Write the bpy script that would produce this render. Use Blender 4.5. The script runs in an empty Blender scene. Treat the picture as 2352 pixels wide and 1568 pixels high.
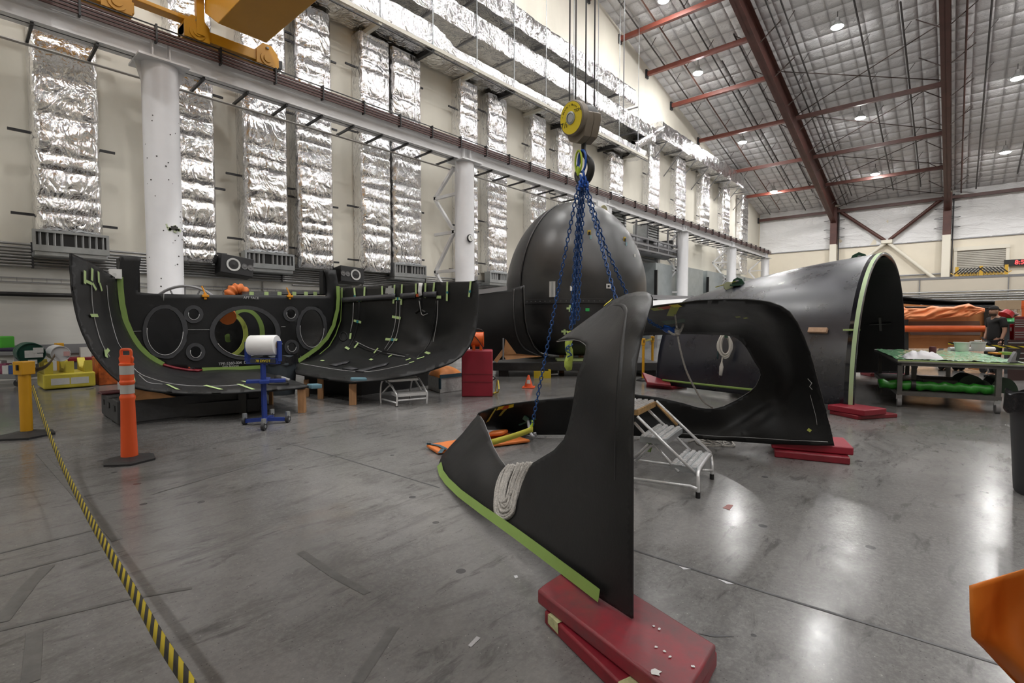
EXPO, EMITS = 0.0, 480
import bpy, bmesh, math, random
import numpy as np
from mathutils import Vector, Matrix, noise
from mathutils.geometry import delaunay_2d_cdt
C = bpy.context.scene.collection
V = Vector
rnd = random.Random(7)
# ------------------------------------------------------------------ camera
W, H, F = 2352.0, 1568.0, 1160.0
YAW, PITCH, EYE = math.radians(41.4), math.radians(2.5), 1.5
FW = V((math.cos(YAW)*math.cos(PITCH), math.sin(YAW)*math.cos(PITCH), -math.sin(PITCH)))
RT = V((math.sin(YAW), -math.cos(YAW), 0))
UP = RT.cross(FW)
EYEP = V((0, 0, EYE))
cam = bpy.data.cameras.new('camera'); camo = bpy.data.objects.new('camera', cam); C.objects.link(camo)
cam.sensor_width = 36; cam.lens = F/W*36; cam.clip_end = 500; cam.clip_start = 0.05
R3 = Matrix((RT, UP, -FW)).transposed()
camo.matrix_world = Matrix.Translation(EYEP) @ R3.to_4x4()
bpy.context.scene.camera = camo
# a sight line of the surveyed camera, met with a plane of the place
def ray(px, py): return FW + RT*((px-W/2)/F) - UP*((py-H/2)/F)
def atz(px, py, z=0.0):
    d = ray(px, py); return EYEP + d*((z-EYE)/d.z)
def aty(px, py, y):
    d = ray(px, py); return EYEP + d*(y/d.y)
def atx(px, py, x):
    d = ray(px, py); return EYEP + d*(x/d.x)
def atd(px, py, dep): return EYEP + ray(px, py)*dep
def on_plane(px, py, p0, n):
    d = ray(px, py); return EYEP + d*((p0-EYEP).dot(n)/d.dot(n))
# ------------------------------------------------------------------ objects
MW = {}
def mw(o): return MW.get(o.name, Matrix.Identity(4)) if o else Matrix.Identity(4)
def tag(o, label=None, cat=None, group=None, kind=None):
    if label: o['label'] = label
    if cat: o['category'] = cat
    if group: o['group'] = group
    if kind: o['kind'] = kind
    return o
def thing(name, label, cat, loc=(0, 0, 0), rz=0.0, group=None, kind=None):
    o = bpy.data.objects.new(name, None); C.objects.link(o)
    o.empty_display_size = .1
    o.location = loc; o.rotation_euler = (0, 0, rz)
    MW[o.name] = Matrix.Translation(V(loc)) @ Matrix.Rotation(rz, 4, 'Z')
    return tag(o, label, cat, group, kind)
def copy_tree(o, parent=None):
    c = o.copy(); C.objects.link(c)
    if parent: c.parent = parent
    MW[c.name] = mw(o)
    for ch in list(o.children): copy_tree(ch, c)
    return c
def place(o, loc, rz=0.0, label=None, group=None):
    o.location = loc; o.rotation_euler = (0, 0, rz)
    if label: o['label'] = label
    if group: o['group'] = group
    return o
class MB:
    def __init__(s): s.v = []; s.f = []; s.uv = []
    def add(s, vs, fs):
        n = len(s.v); s.v += [V(p) for p in vs]; s.f += [tuple(i+n for i in f) for f in fs]; return s
    def box(s, c, d, m=None):
        x, y, z = d[0]/2, d[1]/2, d[2]/2
        ps = [V((a*x, b*y, e*z)) for a in (-1, 1) for b in (-1, 1) for e in (-1, 1)]
        if m is not None: ps = [m @ p for p in ps]
        return s.add([p+V(c) for p in ps], [(0,1,3,2),(4,6,7,5),(0,4,5,1),(2,3,7,6),(0,2,6,4),(1,5,7,3)])
    def box2(s, a, b):
        a, b = V(a), V(b); return s.box((a+b)/2, [abs(q) for q in (b-a)])
    def bar(s, a, b, w, h=None, up=(0, 0, 1)):
        a, b = V(a), V(b); h = h or w; t = (b-a); L = t.length; t = t/L; up = V(up)
        if abs(t.dot(up)) > .98: up = V((0, 1, 0)) if abs(t.y) < .9 else V((1, 0, 0))
        sx = t.cross(up).normalized(); u = sx.cross(t)
        m = Matrix((t, sx, u)).transposed()
        return s.box((a+b)/2, (L, w, h), m)
    def tube(s, pts, r, n=8, caps=True, closed=False):
        pts = [V(p) for p in pts]; N = len(pts); rs = r if isinstance(r, (list, tuple)) else [r]*N
        base = len(s.v); prev = None
        for i, p in enumerate(pts):
            if closed: t = pts[(i+1) % N]-pts[i-1]
            else: t = pts[min(i+1, N-1)]-pts[max(i-1, 0)]
            t.normalize()
            if prev is None:
                a = V((0, 0, 1)) if abs(t.z) < .9 else V((1, 0, 0)); u = t.cross(a).normalized()
            else:
                u = prev - t*prev.dot(t)
                u = u.normalized() if u.length > 1e-6 else t.orthogonal().normalized()
            prev = u; w = t.cross(u)
            for k in range(n):
                a = 2*math.pi*k/n; s.v.append(p+(u*math.cos(a)+w*math.sin(a))*rs[i])
        for i in range(N if closed else N-1):
            j = (i+1) % N
            for k in range(n):
                k2 = (k+1) % n
                s.f.append((base+i*n+k, base+i*n+k2, base+j*n+k2, base+j*n+k))
        if caps and not closed:
            s.f.append(tuple(base+k for k in reversed(range(n)))); s.f.append(tuple(base+(N-1)*n+k for k in range(n)))
        return s
    def cyl(s, a, b, r, r2=None, n=16): return s.tube([a, b], [r, r if r2 is None else r2], n)
    def lathe(s, prof, c=(0, 0, 0), m=None, n=32, a0=0.0, a1=2*math.pi, caps=True):
        c = V(c); full = abs(a1-a0-2*math.pi) < 1e-6; base = len(s.v); nn = n if full else n+1
        for r, z in prof:
            for k in range(nn):
                a = a0+(a1-a0)*k/n; p = V((r*math.cos(a), r*math.sin(a), z)); s.v.append(c+(m @ p if m else p))
        for i in range(len(prof)-1):
            for k in range(n):
                k2 = (k+1) % nn if full else k+1
                s.f.append((base+i*nn+k, base+i*nn+k2, base+(i+1)*nn+k2, base+(i+1)*nn+k))
        if caps and full:
            if prof[0][0] > 1e-4: s.f.append(tuple(base+k for k in reversed(range(n))))
            if prof[-1][0] > 1e-4: s.f.append(tuple(base+(len(prof)-1)*n+k for k in range(n)))
        return s
    def prism(s, poly, ext):
        poly = [V(p) for p in poly]; e = V(ext); n = len(poly); b = len(s.v)
        s.v += poly+[p+e for p in poly]
        s.f.append(tuple(b+i for i in reversed(range(n)))); s.f.append(tuple(b+n+i for i in range(n)))
        for i in range(n):
            j = (i+1) % n; s.f.append((b+i, b+j, b+n+j, b+n+i))
        return s
    def grid(s, fn, nu, nv, closed_u=False):
        b = len(s.v); cu = nu if closed_u else nu+1
        for j in range(nv+1):
            for i in range(cu): s.v.append(V(fn(i/nu, j/nv)))
        for j in range(nv):
            for i in range(nu):
                i2 = (i+1) % cu
                s.f.append((b+j*cu+i, b+j*cu+i2, b+(j+1)*cu+i2, b+(j+1)*cu+i))
        return s
    def ribbon(s, pts, width, up=(0, 0, 1), rep=1.0):
        pts = [V(p) for p in pts]; b = len(s.v); L = 0; n = len(pts); ups = up if isinstance(up, list) else [up]*n
        us = []
        for i, p in enumerate(pts):
            if i: L += (p-pts[i-1]).length
            s.v += [p-V(ups[i])*width/2, p+V(ups[i])*width/2]; us.append(L*rep)
        for i in range(n-1):
            s.f.append((b+2*i, b+2*i+2, b+2*i+3, b+2*i+1))
            s.uv.append((len(s.f)-1, [(us[i], 0), (us[i+1], 0), (us[i+1], 1), (us[i], 1)]))
        return s
    def build(s, name, m, parent=None, smooth=40, bevel=0, thick=0, sub=0, label=None, offset=0):
        me = bpy.data.meshes.new(name)
        par = mw(parent)
        if parent is None and s.v:
            lo = V([min(p[i] for p in s.v) for i in range(3)]); hi = V([max(p[i] for p in s.v) for i in range(3)])
            par = Matrix.Translation(V(((lo.x+hi.x)/2, (lo.y+hi.y)/2, lo.z)))
        inv = par.inverted()
        me.from_pydata([inv @ p for p in s.v], [], s.f)
        if s.uv:
            l = me.uv_layers.new(name='UVMap'); d = dict(s.uv)
            for p in me.polygons:
                if p.index in d:
                    for k, li in enumerate(p.loop_indices): l.data[li].uv = d[p.index][k]
        bm = bmesh.new(); bm.from_mesh(me); bmesh.ops.recalc_face_normals(bm, faces=bm.faces); bm.to_mesh(me); bm.free()
        if m: me.materials.append(m)
        if smooth:
            for p in me.polygons: p.use_smooth = True
            if smooth < 180: me.set_sharp_from_angle(angle=math.radians(smooth))
        o = bpy.data.objects.new(name, me); C.objects.link(o)
        if parent: o.parent = parent; MW[o.name] = mw(parent)
        else: o.location = par.translation; MW[o.name] = par
        if bevel:
            b = o.modifiers.new('bevel', 'BEVEL'); b.width = bevel; b.segments = 2; b.limit_method = 'ANGLE'
        if thick:
            q = o.modifiers.new('solid', 'SOLIDIFY'); q.thickness = thick; q.offset = offset; q.use_rim = True
        if sub:
            q = o.modifiers.new('sub', 'SUBSURF'); q.levels = sub; q.render_levels = sub
        if label: o['label'] = label
        return o
def struct(name, b, m, parent=None, **k):
    o = b.build(name, m, parent, **k)
    if parent is None: o['kind'] = 'structure'
    return o
def catmull(pts, per=6, closed=False):
    pts = [V(p) for p in pts]; n = len(pts); out = []
    rng = range(n if closed else n-1)
    for i in rng:
        p1, p2 = pts[i], pts[(i+1) % n]
        p0 = pts[i-1] if (closed or i > 0) else p1*2-p2
        p3 = pts[(i+2) % n] if (closed or i+2 < n) else p2*2-p1
        for k in range(per):
            t = k/per
            out.append(.5*((2*p1)+(p2-p0)*t+(2*p0-5*p1+4*p2-p3)*t*t+(3*p1-p0-3*p2+p3)*t**3))
    if not closed: out.append(pts[-1])
    return out
def ordinal(i): return ['first','second','third','fourth','fifth','sixth','seventh','eighth','ninth','tenth','eleventh','twelfth','thirteenth','fourteenth','fifteenth','sixteenth','seventeenth','eighteenth','nineteenth','twentieth'][i]
# ---------------------------------------------------- curved moulded panels
# Outline and depth of a moulded panel are taken from survey points; between them the depth is a thin plate.
class Depth:
    def __init__(s, ctrl):
        P = []; q = []
        for c in ctrl:
            if c[0] == 'z':
                d = ray(c[1], c[2]); dep = (c[3]-EYE)/d.z; P.append((c[1], c[2])); q.append(1/dep)
            else: P.append((c[0], c[1])); q.append(1/c[2])
        P = np.array(P)/1000.; n = len(P); s.P = P
        r2 = ((P[:, None]-P[None])**2).sum(-1); K = .5*r2*np.log(r2+1e-12)+np.eye(n)*1e-5
        A = np.zeros((n+3, n+3)); A[:n, :n] = K; A[:n, n] = 1; A[:n, n+1:] = P; A[n, :n] = 1; A[n+1:, :n] = P.T
        s.w = np.linalg.solve(A, np.array(q+[0, 0, 0]))
    def __call__(s, px, py):
        p = np.array((px, py))/1000.; r2 = ((s.P-p)**2).sum(-1); n = len(s.P)
        return 1/float((.5*r2*np.log(r2+1e-12)) @ s.w[:n] + s.w[n] + s.w[n+1]*p[0] + s.w[n+2]*p[1])
    def at(s, px, py, lift=0.0):
        return atd(px, py, s(px, py)-lift)
def inside(poly, x, y):
    c = False; n = len(poly); j = n-1
    for i in range(n):
        xi, yi = poly[i]; xj, yj = poly[j]
        if (yi > y) != (yj > y) and x < (xj-xi)*(y-yi)/(yj-yi)+xi: c = not c
        j = i
    return c
def resample(poly, step, closed=True):
    out = []; n = len(poly)
    for i in range(n if closed else n-1):
        a, b = poly[i], poly[(i+1) % n]; L = math.hypot(b[0]-a[0], b[1]-a[1]); k = max(1, int(round(L/step)))
        for t in range(k): out.append((a[0]+(b[0]-a[0])*t/k, a[1]+(b[1]-a[1])*t/k))
    if not closed: out.append(poly[-1])
    return out
def smooth2d(poly, per=4, closed=True):
    return [(p.x, p.y) for p in catmull([(a, b, 0) for a, b in poly], per, closed)]
def ell(cx, cy, rx, ry, n=40, rot=0.0):
    return [(cx+rx*math.cos(a)*math.cos(rot)-ry*math.sin(a)*math.sin(rot), cy+rx*math.cos(a)*math.sin(rot)+ry*math.sin(a)*math.cos(rot)) for a in [2*math.pi*k/n for k in range(n)]]
def panel(outer, holes, depth, step=9.0, extra=None):
    """a moulded sheet with cut-outs: returns an MB"""
    loops = [resample(outer, step)]+[resample(h, step) for h in holes]
    pts = []; edges = []
    for l in loops:
        b = len(pts); pts += l; edges += [(b+i, b+(i+1) % len(l)) for i in range(len(l))]
    bp = np.array(pts)
    xs = [p[0] for p in loops[0]]; ys = [p[1] for p in loops[0]]
    y = min(ys)+step/2; row = 0
    while y < max(ys):
        x = min(xs)+step*(.5 if row % 2 else 1.0)
        while x < max(xs):
            if ((bp-np.array((x, y)))**2).sum(1).min() > (.55*step)**2 and inside(loops[0], x, y) and not any(inside(h, x, y) for h in loops[1:]):
                pts.append((x, y))
            x += step
        y += step*.87; row += 1
    r = delaunay_2d_cdt([V(p) for p in pts], edges, [], 0, 1e-4)
    vs, fs = r[0], r[2]; keep = []
    for f in fs:
        cx = sum(vs[i].x for i in f)/3; cy = sum(vs[i].y for i in f)/3
        if inside(loops[0], cx, cy) and not any(inside(h, cx, cy) for h in loops[1:]): keep.append(tuple(f))
    m = MB()
    for p in vs:
        d = depth(p.x, p.y)
        if extra: d += extra(p.x, p.y)
        m.v.append(atd(p.x, p.y, d))
    m.f = keep
    return m
def strip_on(depth, path, width, lift=.012, step=10.0, extra=None):
    """tape stuck along a path on a moulded panel, width in metres"""
    pp = resample(path, step, False); c = []
    for x, y in pp:
        d = depth(x, y)-lift
        if extra: d += extra(x, y)
        c.append(atd(x, y, d))
    m = MB()
    for i, p in enumerate(c):
        t = (c[min(i+1, len(c)-1)]-c[max(i-1, 0)]).normalized()
        x, y = pp[i]; e = 4.0
        n = (depth_pt(depth, x+e, y)-depth_pt(depth, x-e, y)).cross(depth_pt(depth, x, y+e)-depth_pt(depth, x, y-e)).normalized()
        s = t.cross(n).normalized()*width/2
        if n.dot(EYEP-p) < 0: n = -n
        p = p+n*.02
        m.v += [p-s, p+s]
        if i: b = 2*i; m.f.append((b-2, b, b+1, b-1))
    return m
def depth_pt(depth, x, y): return atd(x, y, depth(x, y))
# ------------------------------------------------------------------ materials
def nd(t, ty, **k):
    n = t.nodes.new(ty)
    for a, b in k.items(): setattr(n, a, b)
    return n
MATS = {}
def pm(name, col, rough=.5, metal=0.0, var=0.0, vs=4.0, bump=0.0, bs=20.0, spec=.5, col2=None, stretch=(1, 1, 1), coat=0.0, rvar=0.0, emit=0, alpha=None, trans=0):
    if name in MATS: return MATS[name]
    m = bpy.data.materials.new(name); m.use_nodes = True; t = m.node_tree; p = t.nodes['Principled BSDF']
    p.inputs['Base Color'].default_value = (*col, 1); p.inputs['Roughness'].default_value = rough; p.inputs['Metallic'].default_value = metal
    p.inputs['Specular IOR Level'].default_value = spec
    if coat: p.inputs['Coat Weight'].default_value = coat; p.inputs['Coat Roughness'].default_value = .15
    if emit: p.inputs['Emission Color'].default_value = (*col, 1); p.inputs['Emission Strength'].default_value = emit
    if trans: p.inputs['Transmission Weight'].default_value = trans
    if var or bump or col2 or rvar:
        tc = nd(t, 'ShaderNodeTexCoord'); mp = nd(t, 'ShaderNodeMapping'); mp.inputs['Scale'].default_value = stretch
        t.links.new(tc.outputs['Object'], mp.inputs['Vector'])
        if var or col2 or rvar:
            nz = nd(t, 'ShaderNodeTexNoise'); nz.inputs['Scale'].default_value = vs; nz.inputs['Detail'].default_value = 6; nz.inputs['Roughness'].default_value = .65
            t.links.new(mp.outputs[0], nz.inputs['Vector'])
            rp = nd(t, 'ShaderNodeValToRGB'); rp.color_ramp.elements[0].position = .3; rp.color_ramp.elements[1].position = .7
            c2 = col2 or [min(1, c*(1+var)) for c in col]; c1 = col if col2 else [c*(1-var) for c in col]
            rp.color_ramp.elements[0].color = (*c1, 1); rp.color_ramp.elements[1].color = (*c2, 1)
            t.links.new(nz.outputs['Fac'], rp.inputs['Fac']); t.links.new(rp.outputs['Color'], p.inputs['Base Color'])
            if rvar:
                mr = nd(t, 'ShaderNodeMapRange'); mr.inputs['To Min'].default_value = max(.02, rough-rvar); mr.inputs['To Max'].default_value = rough+rvar
                mr.inputs['From Min'].default_value = .3; mr.inputs['From Max'].default_value = .7
                t.links.new(nz.outputs['Fac'], mr.inputs['Value']); t.links.new(mr.outputs[0], p.inputs['Roughness'])
        if bump:
            b = nd(t, 'ShaderNodeTexNoise'); b.inputs['Scale'].default_value = bs; b.inputs['Detail'].default_value = 5
            t.links.new(mp.outputs[0], b.inputs['Vector'])
            bp = nd(t, 'ShaderNodeBump'); bp.inputs['Strength'].default_value = bump; bp.inputs['Distance'].default_value = .02
            t.links.new(b.outputs['Fac'], bp.inputs['Height']); t.links.new(bp.outputs[0], p.inputs['Normal'])
    MATS[name] = m
    return m
def math_n(t, op, a, b=None, c=None):
    n = nd(t, 'ShaderNodeMath', operation=op)
    for i, q in enumerate((a, b, c)):
        if q is None: continue
        if isinstance(q, (int, float)): n.inputs[i].default_value = q
        else: t.links.new(q, n.inputs[i])
    return n.outputs[0]
def mixc(t, fac, a, b):
    n = nd(t, 'ShaderNodeMix', data_type='RGBA')
    for i, q in ((0, fac), (6, a), (7, b)):
        if isinstance(q, (int, float)): n.inputs[i].default_value = q
        elif isinstance(q, tuple): n.inputs[i].default_value = (*q, 1)
        else: t.links.new(q, n.inputs[i])
    return n.outputs[2]
def noise_n(t, vec, scale, detail=5, rough=.6, dist=0.0):
    n = nd(t, 'ShaderNodeTexNoise'); n.inputs['Scale'].default_value = scale; n.inputs['Detail'].default_value = detail
    n.inputs['Roughness'].default_value = rough; n.inputs['Distortion'].default_value = dist
    t.links.new(vec, n.inputs['Vector']); return n.outputs['Fac']
def ramp(t, fac, lo, hi):
    n = nd(t, 'ShaderNodeMapRange'); n.clamp = True
    n.inputs['From Min'].default_value = lo; n.inputs['From Max'].default_value = hi
    t.links.new(fac, n.inputs['Value']); return n.outputs[0]
def floor_mat():
    m = bpy.data.materials.new('polished_concrete'); m.use_nodes = True; t = m.node_tree; p = t.nodes['Principled BSDF']
    tc = nd(t, 'ShaderNodeTexCoord'); v = tc.outputs['Object']
    mp = nd(t, 'ShaderNodeMapping'); mp.inputs['Rotation'].default_value = (0, 0, math.radians(-48)); mp.inputs['Scale'].default_value = (.3, 1.0, 1)
    t.links.new(v, mp.inputs['Vector']); vs = mp.outputs[0]
    big = noise_n(t, v, .35, 4); mid = noise_n(t, v, 2.2, 6, .7); fine = noise_n(t, v, 45, 3, .7)
    c = mixc(t, ramp(t, big, .38, .62), (.135, .132, .130), (.215, .210, .205))
    c = mixc(t, math_n(t, 'MULTIPLY', ramp(t, mid, .45, .75), .6), c, (.095, .091, .088))
    c = mixc(t, math_n(t, 'MULTIPLY', ramp(t, fine, .42, .7), .4), c, (.27, .265, .255))
    # tyre scuffs and smears
    sm = noise_n(t, vs, 2.6, 8, .72, .6); c = mixc(t, math_n(t, 'MULTIPLY', ramp(t, sm, .51, .67), .62), c, (.075, .072, .07))
    sm2 = noise_n(t, vs, 8.0, 6, .7, .4); c = mixc(t, math_n(t, 'MULTIPLY', ramp(t, sm2, .56, .68), .65), c, (.06, .058, .056))
    # exposed aggregate: dark and pale chips
    vo = nd(t, 'ShaderNodeTexVoronoi'); vo.inputs['Scale'].default_value = 48; t.links.new(v, vo.inputs['Vector'])
    chip = math_n(t, 'LESS_THAN', vo.outputs['Distance'], .16)
    sel = nd(t, 'ShaderNodeSeparateColor'); t.links.new(vo.outputs['Color'], sel.inputs[0])
    dk = math_n(t, 'MULTIPLY', chip, math_n(t, 'GREATER_THAN', sel.outputs[0], .72))
    lt = math_n(t, 'MULTIPLY', chip, math_n(t, 'LESS_THAN', sel.outputs[0], .07))
    c = mixc(t, math_n(t, 'MULTIPLY', dk, .6), c, (.05, .05, .05)); c = mixc(t, math_n(t, 'MULTIPLY', lt, .45), c, (.45, .44, .42))
    vo2 = nd(t, 'ShaderNodeTexVoronoi'); vo2.inputs['Scale'].default_value = 3.3; t.links.new(v, vo2.inputs['Vector'])
    s2 = nd(t, 'ShaderNodeSeparateColor'); t.links.new(vo2.outputs['Color'], s2.inputs[0])
    sp = math_n(t, 'MULTIPLY', math_n(t, 'LESS_THAN', vo2.outputs['Distance'], .1), math_n(t, 'GREATER_THAN', s2.outputs[1], .7))
    c = mixc(t, math_n(t, 'MULTIPLY', sp, .7), c, (.04, .04, .045))
    rust = noise_n(t, v, .8, 5, .6); c = mixc(t, math_n(t, 'MULTIPLY', ramp(t, rust, .62, .8), .35), c, (.20, .13, .07))
    t.links.new(c, p.inputs['Base Color'])
    rr = nd(t, 'ShaderNodeMapRange'); rr.inputs['To Min'].default_value = .13; rr.inputs['To Max'].default_value = .27
    rr.inputs['From Min'].default_value = .3; rr.inputs['From Max'].default_value = .7
    t.links.new(mid, rr.inputs['Value']); t.links.new(rr.outputs[0], p.inputs['Roughness'])
    p.inputs['Specular IOR Level'].default_value = .38
    bp = nd(t, 'ShaderNodeBump'); bp.inputs['Strength'].default_value = .025; bp.inputs['Distance'].default_value = .01
    t.links.new(fine, bp.inputs['Height']); t.links.new(bp.outputs[0], p.inputs['Normal'])
    return m
def foil_mat():
    m = bpy.data.materials.new('foil_wrap'); m.use_nodes = True; t = m.node_tree; p = t.nodes['Principled BSDF']
    p.inputs['Base Color'].default_value = (.88, .88, .89, 1); p.inputs['Metallic'].default_value = 1; p.inputs['Roughness'].default_value = .2
    tc = nd(t, 'ShaderNodeTexCoord'); mp = nd(t, 'ShaderNodeMapping'); mp.inputs['Scale'].default_value = (1, 1, .55); mp.inputs['Rotation'].default_value = (.25, .35, .1)
    t.links.new(tc.outputs['Object'], mp.inputs['Vector'])
    a = noise_n(t, mp.outputs[0], 1.5, 2, .5, 2.2); b = noise_n(t, mp.outputs[0], 4.2, 3, .5, 1.6)
    r1 = math_n(t, 'ABSOLUTE', math_n(t, 'SUBTRACT', a, .5)); r2 = math_n(t, 'ABSOLUTE', math_n(t, 'SUBTRACT', b, .5))
    h = math_n(t, 'ADD', math_n(t, 'MULTIPLY', r1, 1.0), math_n(t, 'MULTIPLY', r2, .3))
    bp = nd(t, 'ShaderNodeBump'); bp.inputs['Strength'].default_value = .6; bp.inputs['Distance'].default_value = .22
    t.links.new(h, bp.inputs['Height']); t.links.new(bp.outputs[0], p.inputs['Normal'])
    return m
def quilt_mat():
    m = bpy.data.materials.new('quilted_roof_facing'); m.use_nodes = True; t = m.node_tree; p = t.nodes['Principled BSDF']
    p.inputs['Roughness'].default_value = .55
    tc = nd(t, 'ShaderNodeTexCoord'); sx = nd(t, 'ShaderNodeSeparateXYZ'); t.links.new(tc.outputs['Object'], sx.inputs[0])
    fx = math_n(t, 'FRACT', math_n(t, 'MULTIPLY', sx.outputs[0], 1/1.02)); fy = math_n(t, 'FRACT', math_n(t, 'MULTIPLY', sx.outputs[1], 1/.82))
    ex = math_n(t, 'ABSOLUTE', math_n(t, 'SUBTRACT', fx, .5)); ey = math_n(t, 'ABSOLUTE', math_n(t, 'SUBTRACT', fy, .5))
    hx = math_n(t, 'POWER', math_n(t, 'MULTIPLY', ex, 2.0), 4.0); hy = math_n(t, 'POWER', math_n(t, 'MULTIPLY', ey, 2.0), 5.0)
    nz = noise_n(t, tc.outputs['Object'], 1.6, 5, .6)
    h = math_n(t, 'ADD', math_n(t, 'ADD', hx, math_n(t, 'MULTIPLY', hy, .7)), math_n(t, 'MULTIPLY', nz, .8))
    bp = nd(t, 'ShaderNodeBump'); bp.invert = True; bp.inputs['Strength'].default_value = .8; bp.inputs['Distance'].default_value = .26
    t.links.new(h, bp.inputs['Height']); t.links.new(bp.outputs[0], p.inputs['Normal'])
    seam = math_n(t, 'MAXIMUM', math_n(t, 'GREATER_THAN', ex, .485), math_n(t, 'GREATER_THAN', ey, .488))
    c = mixc(t, ramp(t, noise_n(t, tc.outputs['Object'], .25, 4), .3, .7), (.62, .62, .63), (.76, .76, .77))
    c = mixc(t, math_n(t, 'MULTIPLY', seam, .12), c, (.3, .3, .3)); t.links.new(c, p.inputs['Base Color'])
    return m
def film_mat():
    m = bpy.data.materials.new('white_insulation_film'); m.use_nodes = True; t = m.node_tree; p = t.nodes['Principled BSDF']
    p.inputs['Base Color'].default_value = (.82, .82, .82, 1); p.inputs['Roughness'].default_value = .3
    tc = nd(t, 'ShaderNodeTexCoord'); mp = nd(t, 'ShaderNodeMapping'); mp.inputs['Rotation'].default_value = (.7, 0, 0); mp.inputs['Scale'].default_value = (1, .3, 1)
    t.links.new(tc.outputs['Object'], mp.inputs['Vector'])
    a = noise_n(t, mp.outputs[0], .9, 7, .6, 1.5); r1 = math_n(t, 'ABSOLUTE', math_n(t, 'SUBTRACT', a, .5))
    bp = nd(t, 'ShaderNodeBump'); bp.inputs['Strength'].default_value = .6; bp.inputs['Distance'].default_value = .7
    t.links.new(r1, bp.inputs['Height']); t.links.new(bp.outputs[0], p.inputs['Normal'])
    return m
def stripe_mat(name, c1, c2, rep=1.0, rough=.5):
    m = bpy.data.materials.new(name); m.use_nodes = True; t = m.node_tree; p = t.nodes['Principled BSDF']
    p.inputs['Roughness'].default_value = rough
    uv = nd(t, 'ShaderNodeUVMap'); sx = nd(t, 'ShaderNodeSeparateXYZ'); t.links.new(uv.outputs[0], sx.inputs[0])
    f = math_n(t, 'FRACT', math_n(t, 'ADD', math_n(t, 'MULTIPLY', sx.outputs[0], rep), math_n(t, 'MULTIPLY', sx.outputs[1], .75)))
    c = mixc(t, math_n(t, 'GREATER_THAN', f, .5), c1, c2); t.links.new(c, p.inputs['Base Color'])
    return m
def slats_mat(name, col, pitch, rough=.45, metal=.2, axis=2):
    m = bpy.data.materials.new(name); m.use_nodes = True; t = m.node_tree; p = t.nodes['Principled BSDF']
    p.inputs['Base Color'].default_value = (*col, 1); p.inputs['Roughness'].default_value = rough; p.inputs['Metallic'].default_value = metal
    tc = nd(t, 'ShaderNodeTexCoord'); sx = nd(t, 'ShaderNodeSeparateXYZ'); t.links.new(tc.outputs['Object'], sx.inputs[0])
    w = math_n(t, 'SINE', math_n(t, 'MULTIPLY', sx.outputs[axis], 2*math.pi/pitch))
    bp = nd(t, 'ShaderNodeBump'); bp.inputs['Strength'].default_value = .8; bp.inputs['Distance'].default_value = .03
    t.links.new(w, bp.inputs['Height']); t.links.new(bp.outputs[0], p.inputs['Normal'])
    return m
FLOOR = floor_mat(); FOIL = foil_mat(); QUILT = quilt_mat(); FILM = film_mat()
CREAM = pm('cream_wall_paint', (.77, .735, .64), .6, var=.06, vs=.6, stretch=(1, 1, .4))
BASEWALL = pm('lower_wall_paint', (.64, .635, .60), .6, var=.1, vs=.8, bump=.1, bs=3, stretch=(.3, .3, 2))
BACKPAINT = pm('beige_panel_paint', (.74, .68, .56), .55, var=.04, vs=.5)
WHITE = pm('white_steel_paint', (.76, .76, .77), .4, var=.05, vs=1.5)
WHITE2 = pm('white_column_paint', (.74, .74, .76), .38, var=.03, vs=2)
BROWN = pm('red_oxide_steel', (.08, .027, .02), .5, var=.25, vs=1.2)
REDST = pm('red_strut_paint', (.17, .042, .028), .45, var=.15, vs=1.5)
DARKST = pm('dark_unistrut', (.045, .045, .048), .45, metal=.4)
GALV = pm('galvanised_sheet', (.42, .44, .45), .38, metal=.75, var=.15, vs=3)
GREYST = pm('grey_steel', (.25, .25, .26), .45, metal=.3)
CONDUIT = pm('conduit_pipe', (.34, .34, .34), .38, metal=.7)
BLACKP = pm('black_pipe', (.012, .012, .013), .4)
CRANEY = pm('crane_yellow_paint', (.56, .27, .008), .38, var=.06, vs=1.2)
RAILBR = pm('conductor_rail_brown', (.085, .035, .03), .5)
# ================================================================== the hall
XB, YG = 63.0, 17.5                    # eave wall ahead, gable wall on the left
XR, ZE, SL = 20.0, 13.5, .228          # ridge, eave height, roof slope
XW, YS = -23.0, -36.0
def roofz(x): return ZE+SL*((XB-x) if x > XR else (x-XW))
struct('floor', MB().box2((XW, YS, -.3), (XB, YG, 0)), FLOOR, smooth=0)
b = MB().prism([(XW, YG, 0), (XB, YG, 0), (XB, YG, ZE), (XR, YG, roofz(XR)), (XW, YG, ZE)], (0, .3, 0)); struct('wall_left', b, CREAM, smooth=0)
b = MB().prism([(XW, YS, 0), (XB, YS, 0), (XB, YS, ZE), (XR, YS, roofz(XR)), (XW, YS, ZE)], (0, -.3, 0)); struct('wall_right', b, CREAM, smooth=0)
struct('wall_behind', MB().box2((XW-.3, YS, 0), (XW, YG, ZE)), CREAM, smooth=0)
struct('wall_back', MB().box2((XB, YS, 0), (XB+.3, YG, ZE)), BACKPAINT, smooth=0)
for x0, x1 in ((XR, XB), (XW, XR)):
    n = 40
    b = MB().prism([(x0, YS, roofz(x0)), (x1, YS, roofz(x1)), (x1, YS, roofz(x1)+.25), (x0, YS, roofz(x0)+.25)], (0, YG-YS, 0))
    struct('ceiling', b, QUILT, smooth=0)
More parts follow.
